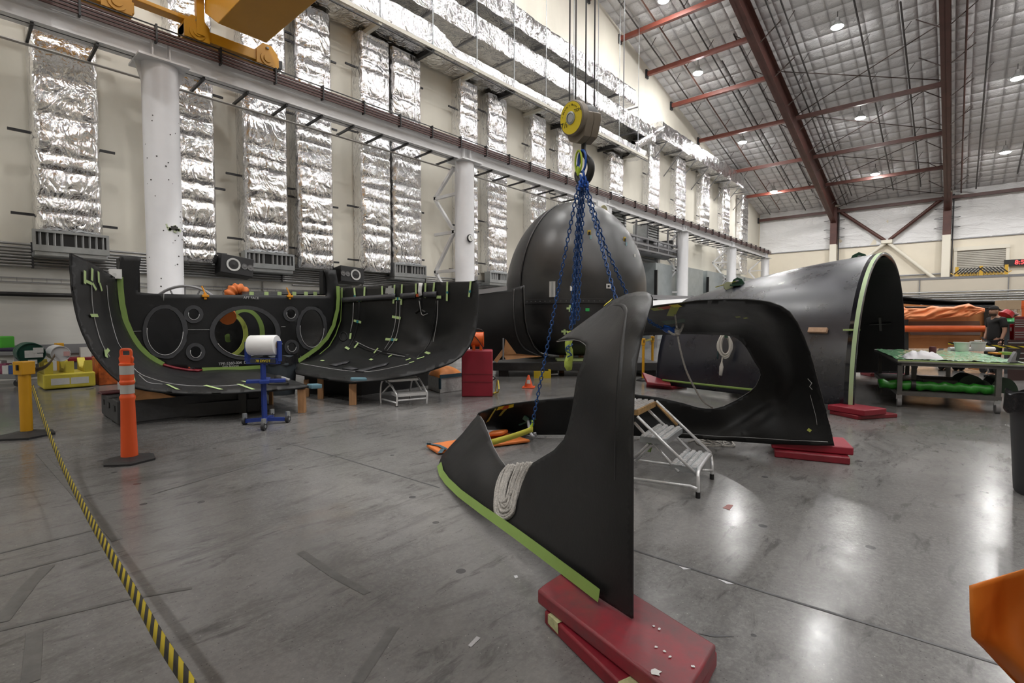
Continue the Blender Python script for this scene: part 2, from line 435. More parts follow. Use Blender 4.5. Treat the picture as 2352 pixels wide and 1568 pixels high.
# insulation film on the upper eave wall, sagging a little between its fixings
FZ = 9.0
def film(y0, y1):
    def fn(u, v):
        y = y0+(y1-y0)*u; z = FZ+(ZE+.1-FZ)*v
        return (XB-.06-.10*abs(math.sin(math.pi*u*8))*(.3+.7*v)-.12*noise.noise(V((y*.8, z*.7, 3)))-.05*noise.noise(V((y*2.5, z*2, 7))), y, z)
    return MB().grid(fn, 70, 34)
for y0, y1, w in ((17.4, 10.3, 'between the gable wall and the nearest brown column'), (9.7, 1.3, 'behind the crossed braces'), (.7, -8.0, 'above the roller door')):
    o = film(y0, y1).build('insulation_film', FILM, smooth=180); o['kind'] = 'structure'
    o['label'] = 'wrinkled white plastic insulation film on upper wall '+w
    MB().box2((XB-.12, y0, FZ-.06), (XB-.02, y1, FZ+.03)).build('edge_trim', GREYST, o)
# pilasters of the gable wall, a shade in relief
# low wall: painted band, baseboard strip, conduits
b = MB().box2((XW, YG-.03, 0), (45, YG, 3.05)); struct('trim_1', b, BASEWALL, smooth=0)
b = MB().box2((XW, YG-.12, .62), (30, YG-.03, .86)); struct('baseboard_left', b, pm('grey_kick_strip', (.20, .20, .21), .5), smooth=0)
cz = [3.36, 3.27, 3.19, 3.12, 3.05, 2.97, 2.90, 2.82]
for i, z in enumerate(cz):
    o = MB().cyl((XW+1, YG-.12, z), (34, YG-.12, z), .032, n=8).build('wall_conduit', CONDUIT)
    tag(o, 'grey metal conduit along the left wall, %s from the top of its bundle' % ordinal(i), 'conduit', 'conduit bundle on the gable wall')
    for x in [1.6+3.1*k for k in range(10)]:
        if i == 0: MB().box2((x-.02, YG-.17, 2.78), (x+.02, YG-.02, 3.42)).build('strut_clamp', DARKST, o)
t = thing('cable_tray', 'wire cable tray running along the left wall below the conduit bundle', 'cable tray', (0, YG-.2, 2.42))
b = MB()
for z in (2.42, 2.52):
    for y in (YG-.32, YG-.06): b.bar((XW+1, y, z), (34, y, z), .012)
b.build('side_wire', GREYST, t, smooth=0); b = MB()
for k in range(150): x = -6+k*.27; b.bar((x, YG-.32, 2.42), (x, YG-.06, 2.42), .01); b.bar((x, YG-.32, 2.42), (x, YG-.32, 2.53), .01)
b.build('cross_wire', GREYST, t, smooth=0)
o = MB().cyl((XW+1, YG-.16, 2.12), (30, YG-.16, 2.12), .055, n=12).build('black_water_pipe', BLACKP); tag(o, 'black pipe running along the left wall below the cable tray', 'pipe')
o = MB().tube([(7.2, YG-.055, 2.75), (7.2, YG-.055, .88), (7.2, YG-.055, .86)], .028).build('conduit_drop', CONDUIT); tag(o, 'thin grey conduit dropping down the wall right of the thick white column', 'conduit')
o = MB().tube(catmull([(8.2, YG-.055, 2.7), (10.2, YG-.055, 2.72), (10.5, YG-.055, 2.6), (10.55, YG-.055, .86)], 5), .028).build('bent_conduit', CONDUIT); tag(o, 'bent grey conduit on the wall below the black speakers', 'conduit')
# ------------------------------------------------------------------ crane runway
YC, ZB, ZT = 15.5, 8.0, 8.72
COLX = [3.95, 14.6, 25.7, 36.8, 47.6, 58.2]
rb = thing('crane_runway_beam', 'long white steel crane runway beam along the left wall on round columns', 'beam', (20, YC, ZB))
X0, X1 = -14.0, 59.2
MB().box2((X0, YC-.21, ZB), (X1, YC+.21, ZB+.045)).box2((X0, YC-.21, ZT-.045), (X1, YC+.21, ZT)).box2((X0, YC-.02, ZB), (X1, YC+.02, ZT)).build('i_beam', WHITE, rb, smooth=0)
for x in COLX:
    MB().box2((x-.2, YC-.2, ZB+.04), (x-.17, YC+.2, ZT-.04)).box2((x+.17, YC-.2, ZB+.04), (x+.2, YC+.2, ZT-.04)).build('web_stiffener', WHITE, rb, smooth=0)
MB().box2((X0, YC-.04, ZT), (X1, YC+.04, ZT+.09)).build('crane_rail', GREYST, rb, smooth=0)
for z in (ZT-.02, ZT-.10, ZT-.18, ZT-.26): MB().box2((X0, YC-.33, z-.022), (X1, YC-.28, z+.022)).build('conductor_bar', RAILBR, rb, smooth=0)
MB().box2((X0, YC-.30, ZT+.08), (X1, YC-.26, ZT+.10)).build('rail_edge', BLACKP, rb, smooth=0)
for k in range(44):
    x = -5.0+k*1.47; MB().box2((x-.02, YC-.36, ZT-.32), (x+.02, YC-.2, ZT+.12)).build('conductor_bracket', BLACKP, rb, smooth=0)
for x in [-1.8+1.12*k for k in range(55)]:
    if min(abs(x-c) for c in COLX) > .4 and x < 58.5:
        MB().bar((x, YC-.15, ZB-.04), (x, YC+.95, ZB-.08), .055, .07).build('support_arm', DARKST, rb, smooth=0)
o = MB().cyl((-14, YC+.85, ZB-.14), (59, YC+.85, ZB-.14), .035, n=8).build('runway_conduit', pm('dusty_conduit', (.42, .40, .37), .5)); tag(o, 'thin grey conduit hung below the white runway beam on dark arms', 'conduit')
def column_h(x): return ZB-.03
for i, x in enumerate(COLX):
    w = ['thick white round column nearest the camera, with flaked paint', 'white round column with a small round clock on it', 'white round column half hidden behind the black dome', 'white round column right of the rolling shutter', 'white round column with lattice brace, second from the far end', 'last white round column at the far end of the runway beam'][i]
    t = thing('runway_column', w, 'column', (x, YC, 0), 0, 'round runway columns')
    R = .40
    prof = [(R*1.02, 0), (R*1.02, .05), (R, .06), (R, 6.9), (R, ZB-.06)]
    MB().lathe(prof, (x, YC, 0), n=40).build('shaft', WHITE2, t)
    MB().box2((x-.55, YC-.5, ZB-.06), (x+.55, YC+.5, ZB-.01)).build('cap_plate', WHITE, t, smooth=0)
    b = MB()
    for s in (-1, 1):
        b.prism([(x+s*.38, YC-.02, ZB-.06), (x+s*.55, YC-.02, ZB-.06), (x+s*.38, YC-.02, ZB-.62)], (0, .04, 0))
    b.build('gusset', WHITE, t, smooth=0)
    if i >= 1:   # lattice brace back to the wall
        b = MB(); y1 = YG-.05
        for z in (6.7, 5.15, 3.55, 2.2): b.bar((x-.25, YC+.1, z), (x-.25, y1-.35, z), .12)
        for (z0, z1) in ((7.7, 6.7), (5.15, 6.7), (5.15, 3.55), (2.2, 3.55)):
            pass
        b.bar((x-.25, YC+.35, 7.8), (x-.25, y1-.35, 6.7), .12); b.bar((x-.25, y1-.35, 6.7), (x-.25, YC+.35, 5.15), .12)
        b.bar((x-.25, YC+.35, 5.15), (x-.25, y1-.35, 3.55), .12); b.bar((x-.25, y1-.35, 3.55), (x-.25, YC+.35, 2.0), .12)
        b.build('lattice_brace', WHITE, t, smooth=0)
    if i == 0:
        b = MB(); r2 = random.Random(3)
        for k in range(34):
            a = math.radians(-90+r2.uniform(-75, 75)); z = r2.uniform(2.2, 6.6); s = r2.uniform(.008, .022)
            n = V((math.cos(a), math.sin(a), 0)); b.cyl(V((x, YC, z))+n*(R-.004), V((x, YC, z))+n*(R+.004), s, n=6)
        b.build('paint_chip', pm('chip_dark', (.05, .048, .045), .7), t, smooth=0)
        p = aty(398, 523, YC-R); b = MB()
        for k in range(16):
            q = p+V((r2.uniform(-.16, .2), 0, r2.uniform(-.09, .09))); b.box(q+V((0, .01, 0)), (r2.uniform(.04, .1), .03, r2.uniform(.03, .07)), Matrix.Rotation(r2.uniform(0, 3), 3, 'Y'))
        b.build('tape_patch', pm('tape_patch_mix', (.55, .62, .42), .6, var=.4, vs=9), t, smooth=0)
        MB().box(p+V((.02, -.015, 0)), (.15, .04, .07)).build('gouge', pm('chip_dark', (.05, .048, .045), .7), t, smooth=0)
        MB().tube([p+V((.22+.03*(1 if k % 2 else -1)+k*.006, .02, .02-k*.045)) for k in range(22)], .008, 5).build('hanging_cord', BLACKP, t)
c = aty(1079, 547, YC-.43)
t = thing('wall_clock', 'small round white clock with black rim on a white column', 'clock', c)
MB().lathe([(.0, -.02), (.15, -.02), (.16, 0), (.16, .03), (.13, .05), (0, .05)], c, Matrix.Rotation(math.pi/2, 3, 'X'), 28).build('case', BLACKP, t)
MB().cyl(c+V((0, -.05, 0)), c+V((0, -.056, 0)), .128, n=28).build('dial', pm('clock_dial', (.85, .85, .82), .4), t)
MB().bar(c+V((0, -.06, 0)), c+V((-.03, -.06, .07)), .012).build('hour_hand', BLACKP, t, smooth=0); MB().bar(c+V((0, -.06, 0)), c+V((.05, -.06, -.09)), .008).build('minute_hand', BLACKP, t, smooth=0)
# ------------------------------------------------------------------ foil ducts
def foil_duct(xc, w, dep, z0, z1, seed, taper=0.0):
    r = random.Random(seed); z = z0; cuts = [z0]
    while z < z1: z += r.choice((.35, .5, .7, .95)); cuts.append(min(z, z1))
    def prof(z):
        for a, b in zip(cuts, cuts[1:]):
            if a <= z <= b: t = (z-a)/max(b-a, .01); return (1-abs(2*t-1)**4)*.07
        return 0
    nv = int((z1-z0)/.055)
    def fn(u, v):
        z = z0+(z1-z0)*v; q = u*(w+2*dep)
        if q < dep: x, y, nx, ny = xc-w/2, YG-q, -1, 0
        elif q < dep+w: x, y, nx, ny = xc-w/2+(q-dep), YG-dep, 0, -1
        else: x, y, nx, ny = xc+w/2, YG-dep+(q-dep-w), 1, 0
        g = prof(z)+.035*noise.noise(V((q*2.2+seed*9, z*2.6, 1)))+.022*noise.noise(V((q*6+seed, z*7, 2)))+.012*noise.noise(V((q*14, z*6+seed, 5)))
        e = min(abs(q-dep), abs(q-dep-w)); k = min(1, e/.12); g = g*(.45+.55*k)
        if nx: g *= .35
        if u in (0, 1): g = 0
        o = V((x, y, z))+V((nx, ny, 0))*g
        if e < .1 and 0 < u < 1:
            o += (V((xc, YG-dep*.4, z))-o).normalized()*.03*(1-e/.1)
        return o
    nu = max(16, int((w+2*dep)/.06))
    m = MB().grid(fn, nu, max(nv, 12))
    k = nu+1; m.f.append(tuple(range(k))); return m
def grille(t, xc, w, dep, z, tilt=1):
    """louvred supply grille facing the hall at the foot of a duct"""
    h = .52; yb = YG-dep-.05
    MB().box2((xc-w/2-.07, YG-.05, z-h-.12), (xc+w/2+.07, yb-.05, z-h+.02)).build('duct_boot', GALV, t, smooth=0, bevel=.03)
    b = MB()
    fw = .06; x0, x1, zz0, zz1 = xc-w/2-.1, xc+w/2+.1, z-h, z
    b.box2((x0, yb-.1, zz1-fw), (x1, yb, zz1)).box2((x0, yb-.1, zz0), (x1, yb, zz0+fw+.09)).box2((x0, yb-.1, zz0+fw+.09), (x0+fw, yb, zz1-fw)).box2((x1-fw, yb-.1, zz0+fw+.09), (x1, yb, zz1-fw))
    b.build('grille_frame', GALV, t, smooth=0)
    MB().box2((x0+fw, yb-.02, zz0+.1), (x1-fw, yb+.02, zz1-fw)).build('grille_throat', BLACKP, t, smooth=0)
    MB().box2((x0+.03, yb+.02, zz0+.02), (x1-.03, YG-dep+.25, zz1)).build('plenum', GALV, t, smooth=0)
    n = 10; wm = (x1-x0-2*fw)/n
    for k in range(n):
        if k in (4,): continue
        x = x0+fw+wm*(k+.5); a = .5 if k < 5 else 1.25
        MB().box((x, yb-.04, (zz0+.15+zz1-fw)/2), (.012, .1, zz1-fw-zz0-.15), Matrix.Rotation(math.pi/2-a if k >= 5 else .45, 3, 'Z')).build('louvre', pm('louvre_white', (.62, .63, .64), .4, metal=.3), t, smooth=0)
# (pixel left and right of the front face, its foot, grille, upper end)
DU = [(85, 236, 530, 1, 'foil'), (402, 500, 597, 0, ''), (566, 665, 578, 1, ''), (688, 768, 614, 0, ''), (834, 900, 622, 0, ''), (906, 970, 606, 1, ''), (1060, 1099, 640, 0, ''), (1124, 1165, 625, 1, ''), (1222, 1254, 668, 0, ''), (1283, 1314, 660, 0, ''),
      (1403, 1430, 540, 0, ''), (1491, 1513, 566, 0, ''), (1553, 1572, 611, 0, ''), (1612, 1628, 560, 0, ''), (1660, 1673, 618, 0, ''), (1702, 1715, 628, 0, '')]
DL = ['wide foil wrapped wall duct nearest the camera, ending in a louvred grille', 'foil wrapped wall duct just beside the thickest white column', 'foil wrapped wall duct with grille above the first black speaker', 'foil wrapped duct ending blind left of the second speaker', 'foil wrapped duct ending blind above the second black speaker', 'foil wrapped duct with slanted grille paired beside a blind one', 'foil wrapped duct mostly hidden behind the column with the clock', 'foil wrapped duct with grille just beyond the column with the clock', 'foil wrapped duct partly hidden by the top of the black dome', 'foil wrapped duct straight behind the hook block chains', 'foil wrapped duct joining the end of the lowest header duct', 'foil wrapped duct with small air outlet below the far runway beam', 'foil wrapped duct above the first grey sheet metal air unit', 'foil wrapped duct right of the second grey air unit', 'foil wrapped duct, second last before the far corner', 'foil wrapped duct nearest the far corner']
DUCTX = []
DEPTH = .62
for i, (a, c, foot, g, _) in enumerate(DU):
    p0, p1 = aty(a, foot, YG-DEPTH), aty(c, foot, YG-DEPTH); xc, w = (p0.x+p1.x)/2, abs(p1.x-p0.x); z0 = max(1.9, p0.z)
    if i >= 10: w = max(w, 1.0)
    zt = 12.2 if i < 11 else 14.3
    DUCTX.append((xc, w))
    t = thing('foil_wall_duct', DL[i], 'duct', (xc, YG-.3, z0), 0, 'foil wrapped ducts on the gable wall')
    foil_duct(xc, w, DEPTH, z0, zt, i+1).build('foil_wrap', FOIL, t, smooth=60)
    if g: grille(t, xc, w, DEPTH, z0+.03)
    r = random.Random(i)
    for z in (z0+.4, z0+2.4, z0+5.2, z0+7.6):
        if z < zt:
            b = MB().box2((xc-w/2-.42, YG-.3, z), (xc-w/2+.02, YG-.24, z+.06)); b.build('hanger_strut', DARKST, t, smooth=0)
            b = MB().box2((xc+w/2-.02, YG-.3, z-.1), (xc+w/2+.38, YG-.24, z-.04)); b.build('hanger_strut', DARKST, t, smooth=0)
# horizontal header ducts, three tiers
def header(x0, x1, y0, y1, z0, z1f, seed):
    def fn(u, v):
        x = x0+(x1-x0)*v; hgt = z1f(x)-z0(x); dep = y1-y0; per = 2*hgt+2*dep; q = u*per
        if q < dep: y, z, ny, nz = y0+q, z0(x), 0, -1
        elif q < dep+hgt: y, z, ny, nz = y1, z0(x)+(q-dep), 1, 0
        elif q < 2*dep+hgt: y, z, ny, nz = y1-(q-dep-hgt), z0(x)+hgt, 0, 1
        else: y, z, ny, nz = y0, z0(x)+hgt-(q-2*dep-hgt), -1, 0
        s = abs(math.sin(math.pi*x/1.25)); g = .05*(1-(1-s)**4)+.05*noise.noise(V((x*1.3, q*1.6, seed)))+.03*noise.noise(V((x*4, q*3.5, seed+3)))
        return (x, y+ny*g, z+nz*g)
    n = int((x1-x0)/.14); m = MB().grid(fn, 40, n, closed_u=True)
    m.f.append(tuple(range(40))); m.f.append(tuple(range(n*40, n*40+40))); return m
HY0, HY1 = 16.05, 17.35
HD = [('lowest foil wrapped header duct above the white angle rail', 4.0, 31.8, lambda x: 12.35, lambda x: 13.25 if x < 13.6 else (12.8 if x > 14.6 else 13.25-.45*(x-13.6))),
      ('middle foil wrapped header duct, between two others', 4.0, 33.2, lambda x: 13.78, lambda x: 14.72),
      ('topmost foil wrapped header duct ending near the hoist cables', 4.0, 30.2, lambda x: 15.35, lambda x: 16.3),
      ('far foil wrapped header duct running to the far corner', 34.2, 52.4, lambda x: 14.35, lambda x: 15.45)]
for i, (l, a, c, z0, z1) in enumerate(HD):
    o = header(a, c, HY0, HY1, z0, z1, i*11).build('header_duct', FOIL, smooth=60); tag(o, l, 'duct', 'foil wrapped header ducts')
o = MB().grid(lambda u, v: V((30.5+4.2*v+.5*math.cos(2*math.pi*u)*(1 if v < .1 else 1), 16.7+.62*math.cos(2*math.pi*u+.8)*1.2, 12.7+2.3*v+.6*math.sin(2*math.pi*u+.8)))+V((.05, .05, .05))*noise.noise(V((u*9, v*7, 4))), 28, 24, True).build('duct_riser', FOIL, smooth=60); tag(o, 'slanted foil wrapped riser joining the low header duct to the far one', 'duct')
t = thing('duct_rail', 'long white angle rail under the front edge of the lowest header duct', 'rail', (18, 16.0, 12.2))
MB().box2((4, 15.9, 12.22), (31.8, 15.98, 12.36)).build('rail', pm('cream_steel', (.66, .64, .56), .5), t, smooth=0)
MB().box2((4, 15.93, 12.08), (31.8, 15.97, 12.12)).build('lower_edge', BLACKP, t, smooth=0)
for k in range(11):
    x = 6.0+k*2.45
    MB().bar((x, 15.95, 12.2), (x, YG-.05, 12.2), .14, .16).build('bracket', pm('cream_steel', (.66, .64, .56), .5) if k % 2 == 0 else DARKST, t, smooth=0)
    MB().cyl((x, 15.95, 12.2), (x, 15.95, roofz(x)-.02), .022, n=6).build('hanger_rod', GALV, t)
    MB().bar((x, 15.95, 13.72), (x, YG-.05, 13.72), .07).build('tier_strut', GREYST, t, smooth=0)
    if x < 31: MB().bar((x, 15.95, 15.28), (x, YG-.05, 15.28), .07).build('tier_strut', GREYST, t, smooth=0)
for k in range(8):
    x = 35.0+k*2.7
    o = MB().bar((x, 16.0, 14.25), (x, YG+.02, 14.25), .07).bar((x, 16.02, 14.25), (x, YG+.02, 12.6), .06).build('duct_bracket', GREYST, smooth=0); tag(o, '%s triangular grey bracket under the far header duct' % ordinal(k), 'bracket', 'brackets under the far header duct')
# ------------------------------------------------------------------ roof frames
FY = [10.0, 1.0, -8.0, -17.0, -26.0]
def rafter(y):
    b = MB(); h0, h1 = 2.1, 1.2; tw = .46
    for (xa, xb) in ((XB-.4, XR), (XW+.4, XR)):
        za, zb = roofz(xa)-.06, roofz(xb)-.06; ha, hb = h0, h1
        b.prism([(xa, y-tw/2, za-.05), (xb, y-tw/2, zb-.05), (xb, y-tw/2, zb), (xa, y-tw/2, za)], (0, tw, 0))
        b.prism([(xa, y-tw/2, za-ha), (xb, y-tw/2, zb-hb), (xb, y-tw/2, zb-hb+.05), (xa, y-tw/2, za-ha+.05)], (0, tw, 0))
        b.prism([(xa, y-.02, za-ha), (xb, y-.02, zb-hb), (xb, y-.02, zb), (xa, y-.02, za)], (0, .04, 0))
    return b
FN = ['nearest the left gable wall', 'second from the left gable wall', 'third from the left gable wall', 'fourth from the left gable wall', 'fifth from the left gable wall']
for i, y in enumerate(FY):
    o = rafter(y).build('roof_rafter', BROWN, smooth=0); tag(o, 'long dark brown tapered steel rafter under the roof, '+FN[i], 'rafter', 'roof rafters')
    t = thing('frame_column', 'steel frame column at the far wall, brown above cream, '+FN[i], 'column', (XB-.6, y, 0), 0, 'frame columns at the far wall')
    zc = 9.35
    def ic(z0, z1):
        return MB().box2((XB-.95, y-.3, z0), (XB-.9, y+.3, z1)).box2((XB-.25, y-.3, z0), (XB-.2, y+.3, z1)).box2((XB-.9, y-.03, z0), (XB-.25, y+.03, z1))
    ic(zc, ZE-.3).build('upper_shaft', BROWN, t, smooth=0); ic(0, zc).build('lower_shaft', pm('cream_steel2', (.72, .68, .58), .5), t, smooth=0)
    b = MB()
    for s in (-1, 1):
        for z in (9.9, 10.8, 11.7, 12.6):
            b.bar((XB-.9, y+s*.3, z), (XB-.5, y+s*.95, z+.15), .03).bar((XB-.5, y+s*.95, z+.15), (XB-.2, y+s*.3, z+.3), .03)
    b.build('ladder_rung_bracket', BLACKP, t, smooth=0)
    MB().cyl((XB-.5, y-.42, 4), (XB-.5, y-.42, ZE-.4), .05, n=8).build('riser_pipe', pm('blackish_pipe', (.04, .04, .045), .4), t)
# eave strut and struts along the slope
SX = [XB-.55, 56.4, 50.8, 44.4, 38.8, 34.6, 30.7, 26.8]
bays = [(YG-.15, 10.18), (9.82, 1.18), (.82, -7.8)]
BN = ['gable wall to first rafter', 'between the two big rafters', 'beyond the second rafter']
for j, (ya, yb) in enumerate(bays):
    for i, x in enumerate(SX):
        if j == 2 and i > 0: continue
        if j == 1 and i > 3: continue
        z = roofz(x)-(.85 if i == 0 else .7)
        o = MB().box2((x-.13, ya, z-.14), (x+.13, yb, z+.14)).build('roof_strut', REDST if j == 0 and i else BROWN, smooth=0)
        tag(o, ('red-brown eave strut along the far wall ' if i == 0 else '%s red-brown strut up from the far wall, ' % ordinal(i-1))+BN[j], 'strut', 'roof struts')
        if j == 0: MB().box2((x-.16, YG-.12, z-.3), (x+.16, YG-.01, z+.3)).build('wall_bracket', DARKST, o, smooth=0)
# rod and angle bracing in the middle bay, sprinkler pipes, fly braces
def bracing(a, bb, lab, r=.045):
    o = MB().bar(a, bb, r).build('roof_brace', pm('dark_brace', (.055, .035, .03), .5), smooth=0); tag(o, lab, 'brace', 'roof rod braces')
for k in range(4):
    xa, xb = SX[k], SX[k+1]; za, zb = roofz(xa)-.45, roofz(xb)-.45
    bracing((xa, 9.8, za), (xb, 1.2, zb), 'thin diagonal roof brace, %s pair from the far wall, rising toward the second rafter' % ordinal(k))
    bracing((xb, 9.8, zb), (xa, 1.2, za), 'thin diagonal roof brace, %s pair from the far wall, falling toward the second rafter' % ordinal(k))
def slope_pipe(y, x0, x1, dz, r, lab, m):
    o = MB().cyl((x0, y, roofz(x0)-dz), (x1, y, roofz(x1)-dz), r, n=6)
    for k in range(int(abs(x1-x0)/4)):
        x = max(x0, x1)-1.5-k*4; o.bar((x, y, roofz(x)-dz), (x, y-.35, roofz(x)-.02), .03)
    o = o.build('sprinkler_pipe', m); tag(o, lab, 'pipe', 'pipes under the roof')
SPM = pm('sprinkler_steel', (.06, .055, .055), .45, metal=.3); SPR = pm('sprinkler_red', (.12, .05, .035), .5)
for y, x0, x1, l, m in ((16.1, 24, 62, 'nearest the gable wall', SPM), (14.9, 24, 61, 'second from the gable wall', SPR), (13.0, 24, 60, 'just before the row of lamps beside the gable wall', SPM), (12.6, 36, 62, 'short one beside the gable row of lamps', SPM), (11.2, 34, 58, 'just before the nearest rafter', SPM), (8.9, 24, 62, 'close behind the nearest rafter', SPM),
                        (8.2, 30, 60, 'second behind the nearest rafter', SPM), (4.9, 24, 60, 'through the middle of the wide bay', SPM), (2.9, 36, 60, 'close before the second rafter', SPM), (.1, 26, 62.5, 'close behind the second rafter', BROWN), (-.9, 36, 62, 'second behind the second rafter', SPM), (-3.4, 34, 60, 'beneath the rightmost row of lamps', SPM)):
    slope_pipe(y, x0, x1, .5, .05, 'thin dark pipe under the roof, '+l, m)
for y, nm in ((10.0, 'nearest'), (1.0, 'second')):
    for k in range(8):
        x = XB-3.0-k*3.6
        for s in (1, -1):
            z = roofz(x)
            o = MB().bar((x, y+s*.15, z-1.0), (x, y+s*1.35, z-.08), .05).build('fly_brace', pm('dark_brace', (.055, .035, .03), .5), smooth=0)
            tag(o, '%s short fly brace up the %s rafter on its %s side' % (ordinal(k), nm, 'gable' if s > 0 else 'far'), 'brace', 'rafter fly braces')
# X brace on the far wall
p = aty(1, 1, 5)
cx = V((XB-.45, 5.5, 9.2))
for a, m, l in ((V((XB-.45, 9.7, 12.9)), BROWN, 'upper dark brown arm of the wall cross brace near the first column'), (V((XB-.45, 1.3, 12.9)), BROWN, 'upper dark brown arm of the wall cross brace near the second column'),
                (V((XB-.45, 9.6, 5.7)), pm('cream_steel2', (.72, .68, .58), .5), 'lower cream arm of the wall cross brace toward the first column'), (V((XB-.45, 1.6, 5.2)), pm('cream_steel2', (.72, .68, .58), .5), 'lower cream arm of the wall cross brace toward the second column')):
    o = MB().cyl(cx+(a-cx)*.04, a, .16, n=12).build('cross_brace', m); tag(o, l, 'brace', 'crossed wall braces')
o = MB().box(cx, (.5, .9, .35)).build('gusset_plate', pm('cream_steel2', (.72, .68, .58), .5), smooth=0, bevel=.03); tag(o, 'cream gusset plate joining the crossed wall braces', 'plate')
# ------------------------------------------------------------------ lamps
EMIT = pm('lamp_glass', (1.0, .985, .965), .3, emit=EMITS)
HOUS = pm('lamp_housing', (.55, .55, .55), .4, metal=.6)
lamp_px = [(1603, 168, .9), (1705, 327, .9), (1777, 440, .9), (1923, 62, .9), (1976, 271, .9), (2010, 400, .9), (2337, 180, .9), (2309, 350, .9)]
LL = ['lit lamp over the gable side bay, highest of the three beside the gable wall', 'lit lamp over the gable side bay, middle of the three', 'lit lamp over the gable side bay, lowest and farthest of the three', 'lit lamp in the middle bay, nearest and highest', 'lit lamp in the middle bay, between two others', 'lit lamp in the middle bay, lowest, on a brown strut', 'lit lamp beyond the second rafter, higher, at the picture edge', 'lit lamp beyond the second rafter, lower one']
pos = []
for (px, py, dz) in lamp_px:
    d = ray(px, py)          # meet the plane dz below the roof slope
    s = (ZE+SL*XB-dz-EYE)/(d.z+SL*d.x); pos.append(EYEP+d*s)
LAMPPOS = list(pos)
def lamp(p, lab):
    t = thing('high_bay_lamp', lab, 'lamp', p+V((0, 0, .0)), 0, 'high bay roof lamps')
    MB().lathe([(.34, -.0), (.30, .12), (.16, .30), (.13, .34), (.13, .52), (.05, .55)], p, n=24).build('reflector', HOUS, t)
    MB().lathe([(0, -.10), (.15, -.09), (.27, -.05), (.33, .01)], p, n=24).build('lens', EMIT, t)
    zt = roofz(p.x)-p.z
    if zt > .56: MB().cyl(p+V((0, 0, .54)), p+V((0, 0, zt)), .02, n=6).build('stem', SPM, t)
for p, l in zip(pos, LL): lamp(p, l)
extra = []
for y in (13.6, 5.6, -3.4, -12.5, -21.5):
    for x in (-9, 2, 11, 20, 29, 38, 47, 56):
        q = V((x, y, roofz(x)-.9))
        if min((q-r).length for r in pos) > 4.5 and (y > -20 or x % 2 == 0): extra.append(q)
for k, q in enumerate(extra):
    lamp(q, 'lit high bay lamp in the roof above and beside the camera')
w = bpy.data.worlds.new('world'); bpy.context.scene.world = w; w.use_nodes = True
w.node_tree.nodes['Background'].inputs[0].default_value = (.9, .95, 1, 1); w.node_tree.nodes['Background'].inputs[1].default_value = .05
# ================================================================== bridge crane and hoist
t = thing('bridge_crane', 'large yellow overhead bridge crane girder with its end truck on the runway beam', 'crane', (5.5, 14.0, 9.0))
b = MB().prism([(4.9, 15.1, 9.55), (4.9, 14.2, 8.95), (4.9, -30, 8.95), (4.9, -30, 10.3), (4.9, 15.1, 10.3)], (1.2, 0, 0)); b.build('girder', CRANEY, t, smooth=0, bevel=.02)
MB().prism([(.9, 15.1, 9.55), (.9, 14.2, 8.95), (.9, 11.5, 8.95), (.9, -30, 8.95), (.9, -30, 10.3), (.9, 15.1, 10.3)], (1.0, 0, 0)).build('girder', CRANEY, t, smooth=0, bevel=.02)
MB().box2((1.9, 14.95, 9.95), (4.9, 15.2, 10.12)).build('cross_tie', CRANEY, t, smooth=0)
MB().box2((4.72, 15.15, 8.98), (4.9, 15.3, 10.3)).build('web_plate', CRANEY, t, smooth=0)
b = MB().box2((.2, YC-.24, 8.92), (3.4, YC+.24, 9.2)).box2((3.3, YC-.16, 9.32), (4.6, YC+.16, 9.42)).box2((4.45, YC-.24, 8.92), (6.9, YC+.24, 9.2))
b.build('end_truck', CRANEY, t, smooth=0, bevel=.015)
for x in (3.05, 4.75, 6.55):
    MB().prism([(x-.3, YC-.27, 8.86), (x+.3, YC-.27, 8.86), (x+.3, YC-.27, 9.25), (x+.12, YC-.27, 9.45), (x-.12, YC-.27, 9.45), (x-.3, YC-.27, 9.25)], (0, .54, 0)).build('wheel_housing', CRANEY, t, smooth=0)
    b = MB().cyl((x, YC-.3, 9.04), (x, YC-.26, 9.04), .19, n=24).cyl((x, YC-.33, 9.04), (x, YC-.26, 9.04), .11, n=20)
    b.build('wheel_cap', CRANEY, t)
    MB().box((x, YC-.29, 9.34), (.07, .05, .05)).build('bolt_lug', GREYST, t, smooth=0)
MB().box2((6.85, YC-.22, 8.93), (7.0, YC+.22, 9.15)).build('bumper', BLACKP, t, smooth=0)
HK = atd(1337, 275, 5.0)
MB().box2((HK.x-.5, HK.y-.4, 9.0), (4.95, HK.y+.4, 9.7)).cyl((HK.x, HK.y-.5, 9.3), (HK.x, HK.y+.5, 9.3), .3, n=20).build('hoist_trolley', GREYST, t, smooth=30)
# hook block
BROWNBL = pm('block_bronze_paint', (.20, .165, .125), .42, var=.12, vs=8)
YEL = pm('label_yellow', (.80, .62, .015), .45)
BLKT = pm('print_black', (.01, .01, .01), .5)
hb = thing('hook_block', 'brown crane hook block with yellow 7 1/2 ton disc hanging on wire ropes', 'hook block', HK)
ax = (RT*-.80-FW*.60).normalized(); ax = V((ax.x, ax.y, -.12)).normalized()   # axis of the sheaves, disc facing the camera side
sx = V((0, 0, 1)).cross(ax).normalized(); uz = ax.cross(sx)
M = Matrix((sx, uz, ax)).transposed()
rot = Matrix.Rotation(math.radians(-12), 3, ax)
disc_c = HK+ax*.15+RT*.0
b = MB()
prof = [(.0, .0), (.152, 0), (.165, -.012), (.165, -.07)]
b.lathe([(.165, -.08), (.165, -.01), (.155, .0), (0, .0)], disc_c, M, 40, caps=False).build('cheek_disc', BROWNBL, hb)
poly = []
poly = [(.165, .02), (.12, .05), (-.12, .05), (-.165, .02)]
poly += [(-.16, -.05), (-.10, -.19), (.0, -.235), (.10, -.19), (.16, -.05)]
